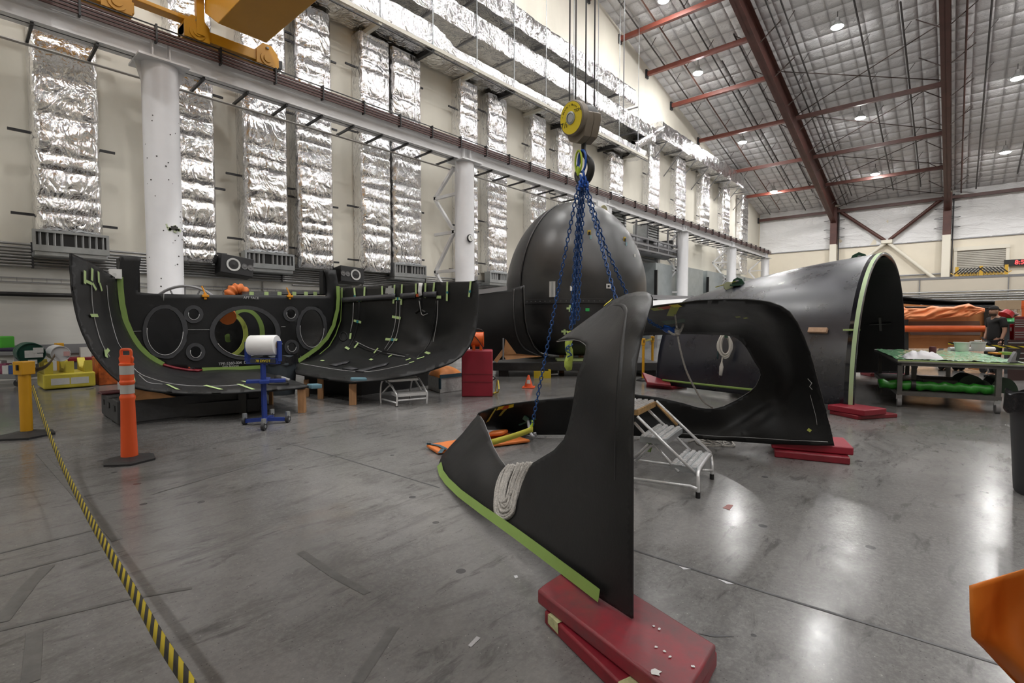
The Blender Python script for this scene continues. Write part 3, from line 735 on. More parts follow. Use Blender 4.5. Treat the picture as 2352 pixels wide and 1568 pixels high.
for d0, d1, nm in ((-.05, -.145, 'cheek_plate'), (-.15, -.245, 'cheek_plate')):
    MB().prism([disc_c+sx*x+uz*y+ax*d0 for x, y in poly], ax*(d1-d0)).build(nm, BROWNBL, hb, smooth=35, bevel=.004)
MB().cyl(disc_c-ax*.085, disc_c-ax*.23, .145, n=32).build('sheave', BLACKP, hb)
MB().lathe([(.148, .001), (.148, .004), (.058, .004)], disc_c, M, 40, caps=False).build('yellow_disc', YEL, hb)
MB().lathe([(.06, .0), (.06, .012), (.046, .016), (.046, .004), (.04, .002), (.04, .012), (.0, .014)], disc_c, M, 32, caps=False).build('axle_nut', GALV, hb)
def text3(s, size, origin, xa, ya, m, parent, name='lettering', align='CENTER', depth=.0012):
    cu = bpy.data.curves.new(name, 'FONT'); cu.body = s; cu.size = size; cu.align_x = align; cu.align_y = 'CENTER'; cu.extrude = depth
    o0 = bpy.data.objects.new(name+'_c', cu); C.objects.link(o0)
    dg = bpy.context.evaluated_depsgraph_get(); me = bpy.data.meshes.new_from_object(o0.evaluated_get(dg)); bpy.data.objects.remove(o0)
    za = V(xa).cross(V(ya)); m4 = Matrix((xa, ya, za)).transposed().to_4x4(); m4.translation = origin
    me.transform(mw(parent).inverted() @ m4); me.materials.append(m)
    o = bpy.data.objects.new(name, me); C.objects.link(o)
    if parent: o.parent = parent; MW[o.name] = mw(parent)
    return o
# the face is seen with sx to its left or right; take the one that points to picture right
fx = sx if sx.dot(RT) > 0 else -sx
fy = ax.cross(fx)
if fy.z < 0: fy = -fy
c45 = fx*math.cos(.25)+fy*math.sin(.25); s45 = ax.cross(c45)
text3('7½', .075, disc_c+ax*.0055-fx*.098-fy*.045, fx, fy, BLKT, hb); text3('TON', .042, disc_c+ax*.0055+fx*.098+fy*.045, fx, fy, BLKT, hb)
def arc_text(s, rad, size, a_mid, da):
    for k, ch in enumerate(s):
        if ch == ' ': continue
        a = a_mid-(k-(len(s)-1)/2)*da; x = fx*math.cos(a)+fy*math.sin(a); tn = fx*math.sin(a)-fy*math.cos(a)
        text3(ch, size, disc_c+ax*.0055+x*rad, tn, x, BLKT, hb)
arc_text('• Detroit Hoist', .118, .027, math.radians(102), math.radians(8.6))
# hook
hc = disc_c-ax*.14-uz*.30
hp = catmull([(0, .09, 0), (0, .03, 0), (.025, -.03, 0), (.082, -.09, 0), (.09, -.16, 0), (.045, -.225, 0), (-.03, -.23, 0), (-.08, -.18, 0), (-.083, -.11, 0)], 5)
hk = [hc+fx*p.x*1.12+V((0, 0, 1))*(.09+(p.y-.09)*1.22) for p in hp]
rr = [.024+.014*math.sin(math.pi*min(1, max(0, (i-6)/(len(hk)-7)))) for i in range(len(hk))]; rr[-1] = .012; rr[-2] = .018
MB().tube(hk, rr, 12).build('lifting_hook', pm('forged_black', (.022, .021, .02), .4, metal=.3), hb, smooth=180)
MB().bar(hc+V((0, 0, -.01))-fx*.02, hk[-1]+V((0, 0, .0)), .03, .012).build('safety_latch', BLACKP, hb)
# wire ropes
WR = pm('wire_rope', (.05, .05, .052), .4, metal=.5)
for px, l in ((1308, 'leftmost'), (1322, 'second'), (1345, 'third'), (1365, 'rightmost')):
    q = atd(px, 238, 5.0+(px-1337)*.002); q0 = V((q.x, q.y, q.z-.06))
    o = MB().cyl(q0, (q.x, q.y, 9.05), .0075, n=8).build('wire_rope', WR); tag(o, '%s of the four wire ropes rising from the hook block' % l, 'rope', 'hoist wire ropes')
q = aty(1432, 262, 13.2)
o = MB().cyl(q, (q.x, q.y, roofz(q.x)-.05), .03, n=8).build('hanging_conduit', GREYST); tag(o, 'thin pale conduit hanging from the roof, right of the hoist ropes', 'conduit')
# chain sling
CH = pm('chain_blue', (.010, .058, .20), .42, metal=.2, var=.15, vs=30)
CHB = pm('hook_blue', (.015, .09, .42), .4)
LIME = pm('lime_paint', (.42, .55, .03), .45)
def link_mesh(pitch, wire):
    b = MB(); L = pitch/2+wire*.55; R = pitch*.36; pts = []
    for k in range(16):
        a = 2*math.pi*k/16; pts.append(V((R*math.cos(a), 0, (L-R if math.sin(a) > 0 else R-L)+R*math.sin(a))))
    b.tube(pts, wire, 6, closed=True); return b
LK = link_mesh(.043, .0057)
def chain(parent, pts, name='chain_leg', m=None, twist=0.0):
    pts = [V(p) for p in pts]; cum = [0]
    for a, c in zip(pts, pts[1:]): cum.append(cum[-1]+(c-a).length)
    n = int(cum[-1]/.043); b = MB(); j = 0
    for k in range(n):
        s = (k+.5)*.043
        while j < len(pts)-2 and cum[j+1] < s: j += 1
        tt = (s-cum[j])/max(1e-6, cum[j+1]-cum[j]); p = pts[j].lerp(pts[j+1], tt); d = (pts[j+1]-pts[j]).normalized()
        u = d.orthogonal() if abs(d.z) < .5 else d.cross(V((0, 1, 0)))
        u.normalize(); w = d.cross(u); a = (math.pi/2 if k % 2 else 0)+.7+twist
        u2 = u*math.cos(a)+w*math.sin(a); w2 = d.cross(u2); mm = Matrix((u2, w2, d)).transposed()
        b.add([p+mm @ q for q in LK.v], LK.f)
    return b.build(name, m or CH, parent, smooth=180)
cs = thing('chain_sling', 'blue lifting chain sling hanging from the crane hook to the front black shell', 'chain sling', atd(1335, 395, 5.0))
top = atd(1337, 357, 5.0); ap = atd(1336, 400, 5.0)
ring = [top+fx*(.052*math.cos(a))+V((0, 0, -.055+.105*math.sin(a))) for a in [2*math.pi*k/24 for k in range(24)]]
MB().tube(ring, .012, 8, closed=True).build('master_link', CHB, cs, smooth=180)
ring = [top+ax*.03+fx*(-.02+.045*math.cos(a))+V((0, 0, -.06+.11*math.sin(a))) for a in [2*math.pi*k/24 for k in range(24)]]
MB().tube(ring, .010, 8, closed=True).build('lime_link', LIME, cs, smooth=180)
MB().box(atd(1328, 393, 4.98), (.035, .02, .09)).build('lime_coupler', LIME, cs, bevel=.008)
for px, py, s in ((1339, 404, 1), (1333, 412, .9), (1344, 416, .9), (1337, 420, .8), (1330, 426, .8), (1349, 426, .8)):
    p = atd(px, py, 4.97); b = MB()
    b.tube(catmull([p+V((0, 0, .05*s)), p+fx*.012*s, p+V((0, 0, -.03*s))-fx*.012*s, p+V((0, 0, -.055*s))+fx*.01*s], 4), .013*s, 8); b.build('grab_hook', CHB, cs, smooth=180)
LEFT_HOOK = atd(1224, 985, 5.45)
chain(cs, [atd(1328, 425, 5.0), atd(1222, 978, 5.45)])
BOT = 5.15
for (a, c, dd) in (((1332, 428), (1311, 756), 0), ((1338, 428), (1320, 748), .05), ((1342, 426), (1327, 742), .0), ((1335, 430), (1316, 752), .06)):
    chain(cs, [atd(a[0], a[1], 5.0+dd*.5), atd((a[0]+c[0])/2-1, 590, BOT-.05+dd), atd(c[0], c[1], BOT+dd)], twist=dd*9)
chain(cs, [atd(1343, 430, 5.0), atd(1380, 560, 4.8), atd(1416, 691, 4.55)])
RIGHT_HOOK = atd(1526, 757, 5.72)
chain(cs, [atd(1347, 428, 5.0), atd(1390, 565, 5.1), atd(1447, 690, 5.25), atd(1497, 742, 5.5), RIGHT_HOOK])
# lime wrapped chain bag end
b = MB(); pts = [atd(1307+2*math.sin(k*1.3), 760+k*9, BOT+.03) for k in range(11)]
b.tube(pts, [.02, .028, .035, .036, .034, .038, .034, .04, .043, .042, .028], 12); b.build('lime_sleeve', pm('lime_cloth', (.38, .48, .08), .7, bump=.4, bs=40), cs, smooth=180)
chain(cs, [atd(1313, 790, BOT), atd(1301, 800, BOT-.045), atd(1313, 815, BOT-.05), atd(1303, 820, BOT-.03)], 'wrapped_chain')
b = MB().tube(catmull([atd(1523, 751, 5.7), atd(1536, 757, 5.68), atd(1548, 762, 5.68), atd(1545, 752, 5.7)], 5), [.03+.012*math.sin(k*.4) for k in range(16)], 8)
b.build('sling_hook', CHB, cs, smooth=180)
# ================================================================== black moulded shells
def black_mat(name, col, rough, var=.25, scr=.35, spec=.5, sc=1.0):
    m = pm(name, col, rough, var=var, vs=2.0, spec=spec, rvar=.07, bump=.05, bs=60)
    t = m.node_tree; p = t.nodes['Principled BSDF']; src = p.inputs['Base Color'].links[0].from_socket
    tc = nd(t, 'ShaderNodeTexCoord'); mp = nd(t, 'ShaderNodeMapping'); mp.inputs['Scale'].default_value = (.35*sc, 1*sc, 2.2*sc); mp.inputs['Rotation'].default_value = (.3, .5, .8)
    t.links.new(tc.outputs['Object'], mp.inputs['Vector'])
    nz = noise_n(t, mp.outputs[0], 5, 8, .75, .5)
    t.links.new(mixc(t, math_n(t, 'MULTIPLY', ramp(t, nz, .62, .78), scr), src, (.16, .16, .165)), p.inputs['Base Color'])
    return m
SHELL = black_mat('carbon_laminate', (.0075, .0077, .0085), .45, scr=.10, spec=.52)
INNER = black_mat('matte_black_inner', (.0065, .0066, .007), .46, scr=.06, spec=.32)
TUBM = black_mat('dull_black_laminate', (.009, .0093, .010), .48, scr=.24, spec=.33)
DOMEM = black_mat('satin_black_paint', (.022, .022, .023), .36, scr=.05, sc=.4, spec=.75)
BARM = black_mat('blue_black_gelcoat', (.013, .0145, .024), .30, scr=.05, sc=.5, spec=.75)
GRING = pm('grey_doubler', (.036, .037, .041), .55, var=.2, vs=12)
TAPE = pm('green_tape', (.205, .315, .075), .6, var=.06, vs=3)
TAPEP = pm('pale_green_tape', (.42, .56, .24), .6, var=.08, vs=5)
TAPEB = pm('teal_tape', (.01, .17, .22), .55)
TAPEY = pm('yellow_tape', (.62, .55, .03), .5); TAPER = pm('red_tape', (.42, .075, .02), .5); TAPEO = pm('olive_tape', (.33, .36, .06), .55)
CHALK = pm('chalk_line', (.45, .45, .45), .8)
WPUT = pm('white_putty', (.75, .75, .74), .6)
# ---------- the lifted canopy shell in front
A_OUT = [(1453,1420),(1453,1300),(1453,1150),(1453,1000),(1456,900),(1462,830),(1472,780),(1486,730),(1496,698),(1497,685),(1492,676),(1482,672),(1465,672),(1440,677),(1410,690),(1385,709),(1350,734),(1315,760),(1290,778),(1279,784),(1283,782),(1300,780),(1319,780),(1333,783),(1343,789),(1347.5,794),(1347.5,800),(1346,812),(1342,827),(1336,843),(1329,860),(1322,900),(1316,942),(1306,984),(1297,1009),(1274,1034),(1243,1053),(1220,1067),(1190,1078),(1170,1078),(1163,1072),(1147.5,1051),(1132,1023),(1121,992),(1111,967),(1104,956),(1099,953),(1086,967),(1063,996),(1036.5,1023),(1016,1047),(1010,1061),(1012,1080),(1029,1111),(1059.5,1141),(1113,1180),(1190,1233),(1250,1276),(1320,1328),(1383,1375),(1420,1398)]
dA = Depth([('z',1453,1418,.155),('z',1383,1375,.155),('z',1320,1328,.15),('z',1190,1233,.115),('z',1113,1180,.08),('z',1059,1141,.05),('z',1012,1080,.02),
    (1010,1061,5.2),(1036,1023,5.35),(1063,996,5.45),(1102,955,5.55),(1121,992,4.75),(1148,1051,4.1),(1170,1078,3.78),(1220,1067,3.42),(1297,1009,3.0),(1329,860,2.9),(1347,795,2.92),(1319,780,3.25),(1279,784,3.75),
    (1453,1150,2.29),(1453,1000,2.31),(1456,900,2.34),(1472,780,2.42),(1496,698,2.62),(1467,674,2.98),(1410,691,3.5),(1350,735,3.65),(1400,900,2.46),(1400,1000,2.43),(1400,1200,2.43),(1400,770,2.72),(1445,705,2.7),(1300,1150,2.85),(1250,1150,3.1),(1100,1080,4.15),(1070,1050,4.7)])
sh = thing('canopy_shell', 'large black moulded shell with an oval window opening, lifted on blue chains over red mats', 'shell', atz(1380, 1180, 0))
def crease(px, py):
    # raised flange near the right hand edge of the near side
    pts = [(1425,690),(1441,708),(1443,730),(1437,780),(1428,850),(1422,930),(1418,1100),(1417,1400)]
    best = 1e9; sgn = 0
    for (a, c) in zip(pts, pts[1:]):
        vx, vy = c[0]-a[0], c[1]-a[1]; t = max(0, min(1, ((px-a[0])*vx+(py-a[1])*vy)/(vx*vx+vy*vy)))
        dx, dy = px-a[0]-t*vx, py-a[1]-t*vy; d = math.hypot(dx, dy)
        if d < best: best = d; sgn = 1 if dx*vy-dy*vx < 0 else -1
    k = max(0, 1-best/14.0); f = max(0.0, min(1.0, (1150-py)/250.0))
    side = 1 if sgn > 0 else 0
    s = min(1, best/10.0)*side
    return (.03*s)*f if px > 1405 or py < 760 else 0
near = panel(A_OUT, [], dA, 8.0)
near.build('near_side', SHELL, sh, smooth=180, thick=.014, offset=0)
# rolled flange along the rear edge of the near side
def lifted(dep, x, y, lift):
    e = 4.0; q = lambda a, b_: atd(a, b_, dep(a, b_)); p = q(x, y)
    n = (q(x+e, y)-q(x-e, y)).cross(q(x, y+e)-q(x, y-e)).normalized()
    if n.dot(EYEP-p) < 0: n = -n
    return p+n*(.014 if lift > .005 else 0)+(EYEP-p).normalized()*lift
def along(dep, path, lift, r, name, m, parent, n=6, step=8):
    pp = resample(path, step, False); o = MB().tube([lifted(dep, x, y, lift) for x, y in pp], r, n).build(name, m, parent, smooth=180); return o
fl = smooth2d([(1418,1150),(1419,1050),(1423,960),(1428,870),(1434,790),(1440,735),(1440,715),(1430,703),(1410,702)], 5, False)
fp = resample(fl, 8, False); fn_ = len(fp)
MB().tube([atd(x, y, dA(x, y)+.012) for x, y in fp], [.010+.012*math.sin(math.pi*min(1, max(0, i/(fn_-1))))**.7 for i in range(fn_)], 8).build('flange_bead', SHELL, sh, smooth=180)
B_OUT = [(1405,702),(1440,706),(1500,703),(1530,699),(1560,696),(1600,690),(1640,688),(1680,687),(1715,687.5),(1745,690),(1770,694),(1795,703),(1815,717),(1832,741),(1846,771),(1858,803),(1869,838),(1880,880),(1890,915),(1899,950),(1908,985),(1916,1023),(1880,1023),(1780,1020),(1680,1013),(1580,1006),(1480,1001),(1400,998),(1300,998),(1228,998),(1195,997),(1170,991),(1145,986),(1118,986),(1098,988),(1085,1000),(1088,970),(1099,949),(1107,944),(1134,935),(1157,929),(1179,926),(1220,920.5),(1266,915.5),(1318,910),(1390,906),(1459,905),(1512,912),(1568,925),(1602,935),(1622,938),(1640,938),(1661,933),(1692,918),(1723,899.5),(1736,886),(1744,870),(1747,860),(1744,848),(1731,826),(1717,801),(1710,792),(1703,784),(1695,778),(1686,773),(1666,769),(1624,767),(1568,766),(1492,769),(1405,774)]
dB = Depth([('z',1916,1023,.17),('z',1880,1023,.165),('z',1780,1020,.13),('z',1580,1006,.05),('z',1400,998,.035),('z',1228,998,.03),('z',1145,986,.03),(1090,985,6.35),(1099,949,5.75),(1134,935,6.1),(1179,926,6.32),(1318,910,6.33),(1459,905,6.3),(1568,925,6.08),(1640,938,5.9),(1692,918,5.82),(1747,860,5.68),(1717,801,5.78),(1686,773,5.85),(1568,766,6.05),(1405,774,6.25),
    (1405,702,5.65),(1500,703,5.5),(1560,696,5.3),(1640,688,4.95),(1745,690,4.6),(1795,703,4.72),(1846,771,4.98),(1880,880,5.2),(1908,985,5.34),(1600,735,5.85),(1500,735,6.0),(1720,735,5.4),(1790,780,5.3),(1830,880,5.4),(1860,980,5.4),(1700,980,5.78),(1790,950,5.6)])
HOLE = [(1405,840),(1459,905),(1512,912),(1568,925),(1602,935),(1640,938),(1692,918),(1736,886),(1747,860),(1731,826),(1703,784),(1666,769),(1568,766),(1405,774)]
hs = np.array(resample(HOLE, 6))
def lipB(px, py):
    d = math.sqrt(((hs-np.array((px, py)))**2).sum(1).min())
    if px < 1380: return 0
    f = min(1, (px-1380)/120.)
    # a recessed band round the window, then a soft step
    return f*.16*(1/(1+math.exp((d-62)/9.0)))
far = panel(B_OUT, [], dB, 8.0, lipB)
far.build('far_side', INNER, sh, smooth=180, thick=.014, offset=0)
# roof between the two sides
ca = [dA.at(x, y) for x, y in resample([(1281,784),(1315,760),(1350,734),(1385,709),(1410,690),(1440,677),(1465,672),(1482,672),(1492,676),(1497,685)], 6, False)]
cb = [dB.at(x, y) for x, y in resample([(1405,702),(1440,706),(1470,705),(1498,704)], 8, False)]
def samp(c, u):
    k = u*(len(c)-1); i = min(int(k), len(c)-2); return c[i].lerp(c[i+1], k-i)
MB().grid(lambda u, v: samp(ca, u).lerp(samp(cb, u), v)-V((0, 0, .03))*math.sin(math.pi*v), 24, 16).build('roof', SHELL, sh, smooth=180, thick=.014, offset=0)
strip_on(dA, [(1012,1068),(1017,1088),(1031,1107),(1060,1134),(1113,1173),(1190,1226),(1250,1269),(1320,1320),(1383,1367)], .062, .03).build('green_tape', TAPE, sh, smooth=180, label='olive green tape along the bottom edge')
def rim(dep, path, r, m, parent, name='cut_edge'): return along(dep, path, 0.0, r, name, m, parent, 6, 7)
EDGE = pm('cut_edge_grey', (.22, .22, .22), .5)
rim(dA, [(1104,956),(1111,967),(1121,992),(1132,1023),(1147,1051),(1163,1072),(1190,1078),(1220,1067),(1243,1053),(1274,1034),(1297,1009),(1306,984),(1316,942),(1322,900),(1329,860),(1342,827),(1347,806),(1346,793),(1333,783),(1319,780),(1279,784)], .0035, EDGE, sh)
dBl = lambda x, y: dB(x, y)+lipB(x, y)
along(dBl, [(1470,769),(1568,766),(1624,767),(1666,769),(1686,773),(1703,784),(1717,801),(1731,826),(1744,848),(1747,860),(1744,870),(1736,886),(1723,899),(1692,918),(1661,933)], .004, .004, 'cut_edge', EDGE, sh)
along(dB, [(1228,998),(1300,998)], .01, .006, 'cut_edge', CHALK, sh)
for path, w, m in (([(1497,707),(1520,704)], .1, TAPEO), ([(1514,705),(1545,700)], .09, TAPER), ([(1542,700),(1562,697)], .1, TAPEY), ([(1551,700),(1545,712),(1541,722)], .09, TAPEO)):
    strip_on(dB, path, w, .03).build('joint_tape', m, sh, smooth=180)
for path, w, m in (([(1140,936),(1155,932)], .06, TAPEY), ([(1152,934),(1168,931)], .075, TAPER), ([(1166,931),(1179,928)], .07, TAPEY), ([(1136,936),(1128,948),(1117,966)], .05, TAPEO), ([(1164,932),(1154,942),(1146,952)], .05, TAPEO)):
    strip_on(dB, path, w, .02).build('joint_tape', m, sh, smooth=180)
strip_on(dA, [(1392,706),(1410,692)], .04, .02).build('joint_tape', TAPEY, sh, smooth=180)
strip_on(dB, [(1525,738),(1572,732)], .1, .03).build('pad_plate', pm('dark_green_plate', (.012, .05, .02), .5), sh, smooth=180)
strip_on(dB, [(1690,724),(1701,723)], .03, .03).build('tape_tab', TAPEO, sh); strip_on(dB, [(1709,727),(1718,725)], .03, .03).build('tape_tab', TAPEO, sh)
strip_on(dB, [(1855,985),(1862,990)], .03, .03).build('tape_tab', TAPEO, sh)
along(dB, [(1857,868),(1866,878),(1861,886),(1867,893)], .03, .004, 'chalk_mark', CHALK, sh)
along(dB, [(1862,905),(1868,930),(1874,955),(1876,975)], .02, .002, 'chalk_mark', CHALK, sh); along(dB, [(1560,993),(1640,1000),(1720,1004),(1800,1010),(1900,1014)], .02, .0025, 'chalk_mark', CHALK, sh)
# lifting pad and bracket inside the nose
pn = dB.at(1213, 965, .05)
MB().bar(dB.at(1203, 958, .04), pn, .03, .05).bar(dB.at(1195, 975, .02), dB.at(1230, 962, .02), .06, .02).build('lift_bracket', pm('green_steel', (.03, .075, .05), .5), sh, smooth=0)
MB().tube(catmull([pn, atd(1216, 985, 5.9), atd(1222, 1000, 5.7), atd(1229, 1002, 5.7), atd(1228, 993, 5.7)], 4), .018, 8).build('shackle', GREYST, sh, smooth=180)
# lime strap and hook
t = thing('web_sling', 'lime yellow web strap with hook pulled across the nose opening of the front shell', 'strap', atd(1150, 1010, 5.0))
a, c = LEFT_HOOK, atd(1128, 1016, 4.85)
pts = [a.lerp(c, k/8)-V((0, 0, .008))*math.sin(math.pi*k/8) for k in range(9)]
MB().ribbon(pts, .06, up=(0, 0, 1)).build('strap', pm('yellow_webbing', (.50, .46, .05), .7), t, smooth=180, thick=.004)
MB().tube(catmull([a+V((0, 0, .09)), a+V((0, 0, .05))-RT*.01, a+V((0, 0, 0))-RT*.03, a+V((0, 0, -.03))-RT*.05], 4), [.014]*5+[.016]*8, 8).build('lime_hook', LIME, t, smooth=180)
# rope coil hung on the sill
ROPE = pm('grey_rope', (.42, .40, .37), .85, var=.3, vs=60, bump=.6, bs=120)
t = thing('rope_coil', 'coiled grey braided rope hung over the window sill of the near shell', 'rope', dA.at(1165, 1190))
r2 = random.Random(5)
RO = [(1222,1066),(1210,1080),(1197,1110),(1187,1150),(1177,1180),(1158,1194),(1143,1188),(1136,1165),(1141,1120),(1152,1085),(1168,1071)]
RI = [(1190,1066),(1182,1084),(1174,1105),(1167,1130),(1163,1146),(1160,1150),(1157,1146),(1159,1130),(1165,1108),(1173,1086),(1183,1069)]
for k in range(11):
    f = k/10
    path = [(a[0]+(c[0]-a[0])*f+r2.uniform(-1.3, 1.3), a[1]+(c[1]-a[1])*f+r2.uniform(-1.5, 1.5)) for a, c in zip(RO, RI)]
    pts = catmull([dA.at(x, min(y, 1200), (.018+.012*((k*2) % 3)) if y > 1076 else .004)+V((0, 0, .010 if y < 1076 else 0)) for x, y in path], 5)
    MB().tube(pts, .0098, 7).build('rope_turn', ROPE, t, smooth=180)
MB().tube(catmull([dA.at(x, y, .045) for x, y in ((1200, 1072), (1190, 1100), (1176, 1130), (1160, 1150), (1150, 1152), (1146, 1140))], 5), .0098, 7).build('rope_turn', ROPE, t, smooth=180)
# white rope coil beyond the window, hung on the second shell later; long tail rope
t = thing('tag_rope', 'thin grey tag rope knotted at the blue hook, hanging to the window edge', 'rope', atd(1556, 765, 5.6))
MB().tube(catmull([dB.at(1550, 720, .06), atd(1554, 745, 5.62), atd(1556, 765, 5.58), atd(1562, 800, 5.56), atd(1576, 850, 5.56), atd(1598, 895, 5.58), atd(1616, 922, 5.62), atd(1636, 936, 5.72)], 7), .011, 7).build('rope', ROPE, t, smooth=180)
MB().tube(catmull([atd(1535, 760, 5.62), atd(1548, 768, 5.58), atd(1560, 764, 5.57), atd(1567, 752, 5.6), atd(1569, 744, 5.62)], 5), .013, 7).build('loose_end', ROPE, t, smooth=180)
b = MB()
for k in range(3): b.tube([atd(1556, 757, 5.57)+RT*(.022*math.cos(a))+FW*(.022*math.sin(a))+V((0, 0, -.02*k+.01*math.sin(a))) for a in [2*math.pi*i/12 for i in range(12)]], .011, 6, closed=True)
b.build('knot', ROPE, t, smooth=180)
# ================================================================== hull tub with bulkhead
def dbh(px, py=0): return 1/(.1087-6.25e-5*(px-380))
L_OUT = [(162,582),(183,591),(205,603),(243,625),(264,638),(270,641),(271,669),(277,704),(285,739),(299,772),(317,798),(340,822),(370,838),(411,847),(469,851),(530,849),(598,847),(606,856),(640,865),(677,876),(709,887),(690,891),(640,896),(598,899),(540,903),(469,905),(420,904),(381,901),(340,896),(308,889),(290,883),(276,877),(255,860),(235,839),(220,820),(205,798),(188,760),(180,737),(173,710),(164,657),(161,599)]
dL = Depth([('z',469,905,.43),('z',540,903,.43),('z',640,896,.43),('z',709,887,.43),(381,901,7.15),(308,889,7.05),(235,839,7.1),(205,798,7.12),(173,710,7.2),(161,599,7.35),(162,582,7.36),(205,603,7.75),(270,641,8.65),
    (271,669,dbh(271)),(285,739,dbh(285)),(317,798,dbh(317)),(370,838,dbh(370)),(469,851,dbh(469)),(598,847,dbh(598)),(640,860,9.7),(677,876,8.9),(300,830,8.0),(330,865,7.75),(450,875,8.6),(560,872,8.9),(240,730,7.9),(225,660,7.85),(250,780,7.7)])
R_OUT = [(783,662),(833,659.5),(870,657),(909,654),(986,649),(1040,647),(1098,646),(1098,687),(1097,726),(1091,764),(1078,795),(1060,818),(1037,833),(1011,843),(973,856),(922,866),(871,874),(807,878),(756,872),(715,865),(680,858),(676,845),(680,833),(708,815),(728,800),(749,779),(764,751),(773,713),(775,690),(776,660)]
def zR(px, py, z): return ('z', px, py, z)
dR = Depth([(783,662,dbh(783)),(833,659,11.6),(909,654,10.9),(986,649,10.2),(1098,646,9.2),(1098,687,9.15),(1097,726,9.1),(1091,764,9.0),(1078,795,8.9),(1060,818,8.8),(1011,843,8.6),(922,866,8.55),zR(871,874,.44),zR(807,878,.43),zR(756,872,.43),zR(680,858,.46),
    (705,828,dbh(705)),(731,815,dbh(731)),(754,797,dbh(754)),(769,772,dbh(769)),(781,738,dbh(781)),(783,703,dbh(783)),(680,833,dbh(680)),zR(780,845,.50),zR(850,845,.52),zR(720,845,.5),(900,835,10.0),(960,815,10.05),(1000,790,10.1),(1020,740,9.95),(950,720,10.55),(880,720,11.1),(850,800,11.2),(900,790,10.75),(960,780,10.3),(1050,700,9.65)])
tub = thing('hull_tub', 'big black open hull moulding with a bulkhead of oval holes, on timber props', 'hull section', atz(560, 905, .42))
panel(L_OUT, [], dL, 8.0).build('near_hull_wall', TUBM, tub, smooth=180, thick=.03, offset=0)
panel(R_OUT, [], dR, 8.0).build('far_hull_wall', TUBM, tub, smooth=180, thick=.03, offset=0)
BH = [(271,637),(274,610),(276,588),(300,589),(323,590),(320,610),(318,628),(315.5,671),(352,674.5),(420,676),(500,677),(598,677.5),(680,679),(749,680.5),(751.5,670),(749,636.5),(744,620),(757,619.5),(769,620),(773,640),(776,656),(775,690),(773,713),(764,751),(749,779),(728,800),(708,815),(683,831),(642,839),(603,843),(529,848),(463,851),(415,847),(371,838),(338,818),(318,795),(300,767),(282,728),(276,698),(271,669)]
HOLES = [ell(378.3,761.5,41.5,53.5), ell(444.6,721.5,12.5,12.5,20), ell(449,808,12.5,13,20), ell(562.8,764,70.5,54), ell(668,720.7,10,10.5,20), ell(670,796.7,9.5,10.5,20), ell(716,754,27.4,43.4)]
RINGS = [(378.3,761.5,52,62.5), (444.6,721.5,22.5,20.5), (449,808,22.5,20.5), (562.8,764,81.5,62.5), (668,720.7,17.5,17.5), (670,796.7,17,17), (716,754,35,51)]
class Flat:
    def __init__(s, off=0): s.off = off
    def __call__(s, px, py): return dbh(px)+s.off
    def at(s, px, py, lift=0): return atd(px, py, dbh(px)-lift)
FB = Flat()
bh = panel(BH, HOLES, FB, 9.0).build('bulkhead', TUBM, tub, smooth=30, thick=.07, offset=0)
rr0 = random.Random(2)
for i, ((cx_, cy_, rx, ry), h) in enumerate(zip(RINGS, HOLES)):
    o_ = ell(cx_, cy_, rx, ry, 36)
    if i in (0, 6): o_ = [(x+rr0.uniform(-1.5, 1.5), y+rr0.uniform(-1.5, 1.5)) for x, y in o_]
    panel(o_, [h], Flat(-.045), 9.0).build('hole_doubler', GRING, bh, smooth=0, thick=.012)
# sides of the uprights; hull added behind the bulkhead to darken its holes
bnorm = (atd(420, 760, dbh(420))-atd(420, 700, dbh(420))).cross(atd(700, 760, dbh(700))-atd(420, 760, dbh(420))).normalized()
if bnorm.dot(FW) < 0: bnorm = -bnorm
UO = [(271,655),(277,704),(285,739),(299,772),(317,798),(340,822),(371,839),(411,848),(463,852),(529,849),(603,844),(642,840),(683,832),(708,816),(728,801),(749,780),(764,752),(773,714),(776,690)]
uo = [atd(x, y, dbh(x)) for x, y in UO]
MB().grid(lambda u, v: samp(uo, u)+bnorm*(.05+2.6*v)+V((0, 0, -.12*v)), 60, 8).build('dark_backing', TUBM, tub, smooth=180, thick=.03)
b0 = [p+bnorm*2.5 for p in uo]; MB().add(b0+[b0[-1]+V((0, 0, .05))], [tuple(range(len(b0)+1))]).build('dark_backing_end', TUBM, tub, smooth=0, thick=.05)
for px0, px1 in ((276, 323), (744, 769)):
    a, c = atd(px0, 640, dbh(px0)), atd(px1, 640, dbh(px1)); hgt = 1.05
    zt = (atd(px0, 590 if px0 < 400 else 620, dbh(px0))).z
    MB().add([V((p.x, p.y, z))+bnorm*q for p in (a, c) for z in (a.z-.35, zt-.02) for q in (.04, .2)], [(0,1,3,2),(4,6,7,5),(2,3,7,6),(0,2,6,4),(1,5,7,3)]).build('upright_flange', TUBM, tub, smooth=0)
# round frames with tape seen through the middle hole
def hoop(cx, cy, rx, ry, wx, off, m, nm, par=tub):
    o = ell(cx, cy, rx, ry, 48); i = ell(cx, cy, rx-wx, ry-wx*.75, 48)
    return panel(o, [i], Flat(off), 9.0).build(nm, m, par, smooth=0, thick=.02)
hoop(520,768,50,54,11,.9,pm('lime_tape_bright', (.50, .58, .12), .6),'taped_hoop'); hoop(562,766,46,58,11,1.5,TAPE,'taped_hoop')
panel(ell(520,772,40,46,40), [ell(524,776,10,10,16)], Flat(1.3), 9).build('inner_bulkhead', TUBM, tub, smooth=0, thick=.03)
o = MB().tube([atd(522, 722, dbh(522)+.6), atd(523, 728, dbh(522)+.35)], .16, 20).build('duct_mouth', pm('orange_hose', (.62, .16, .03), .6), tub)
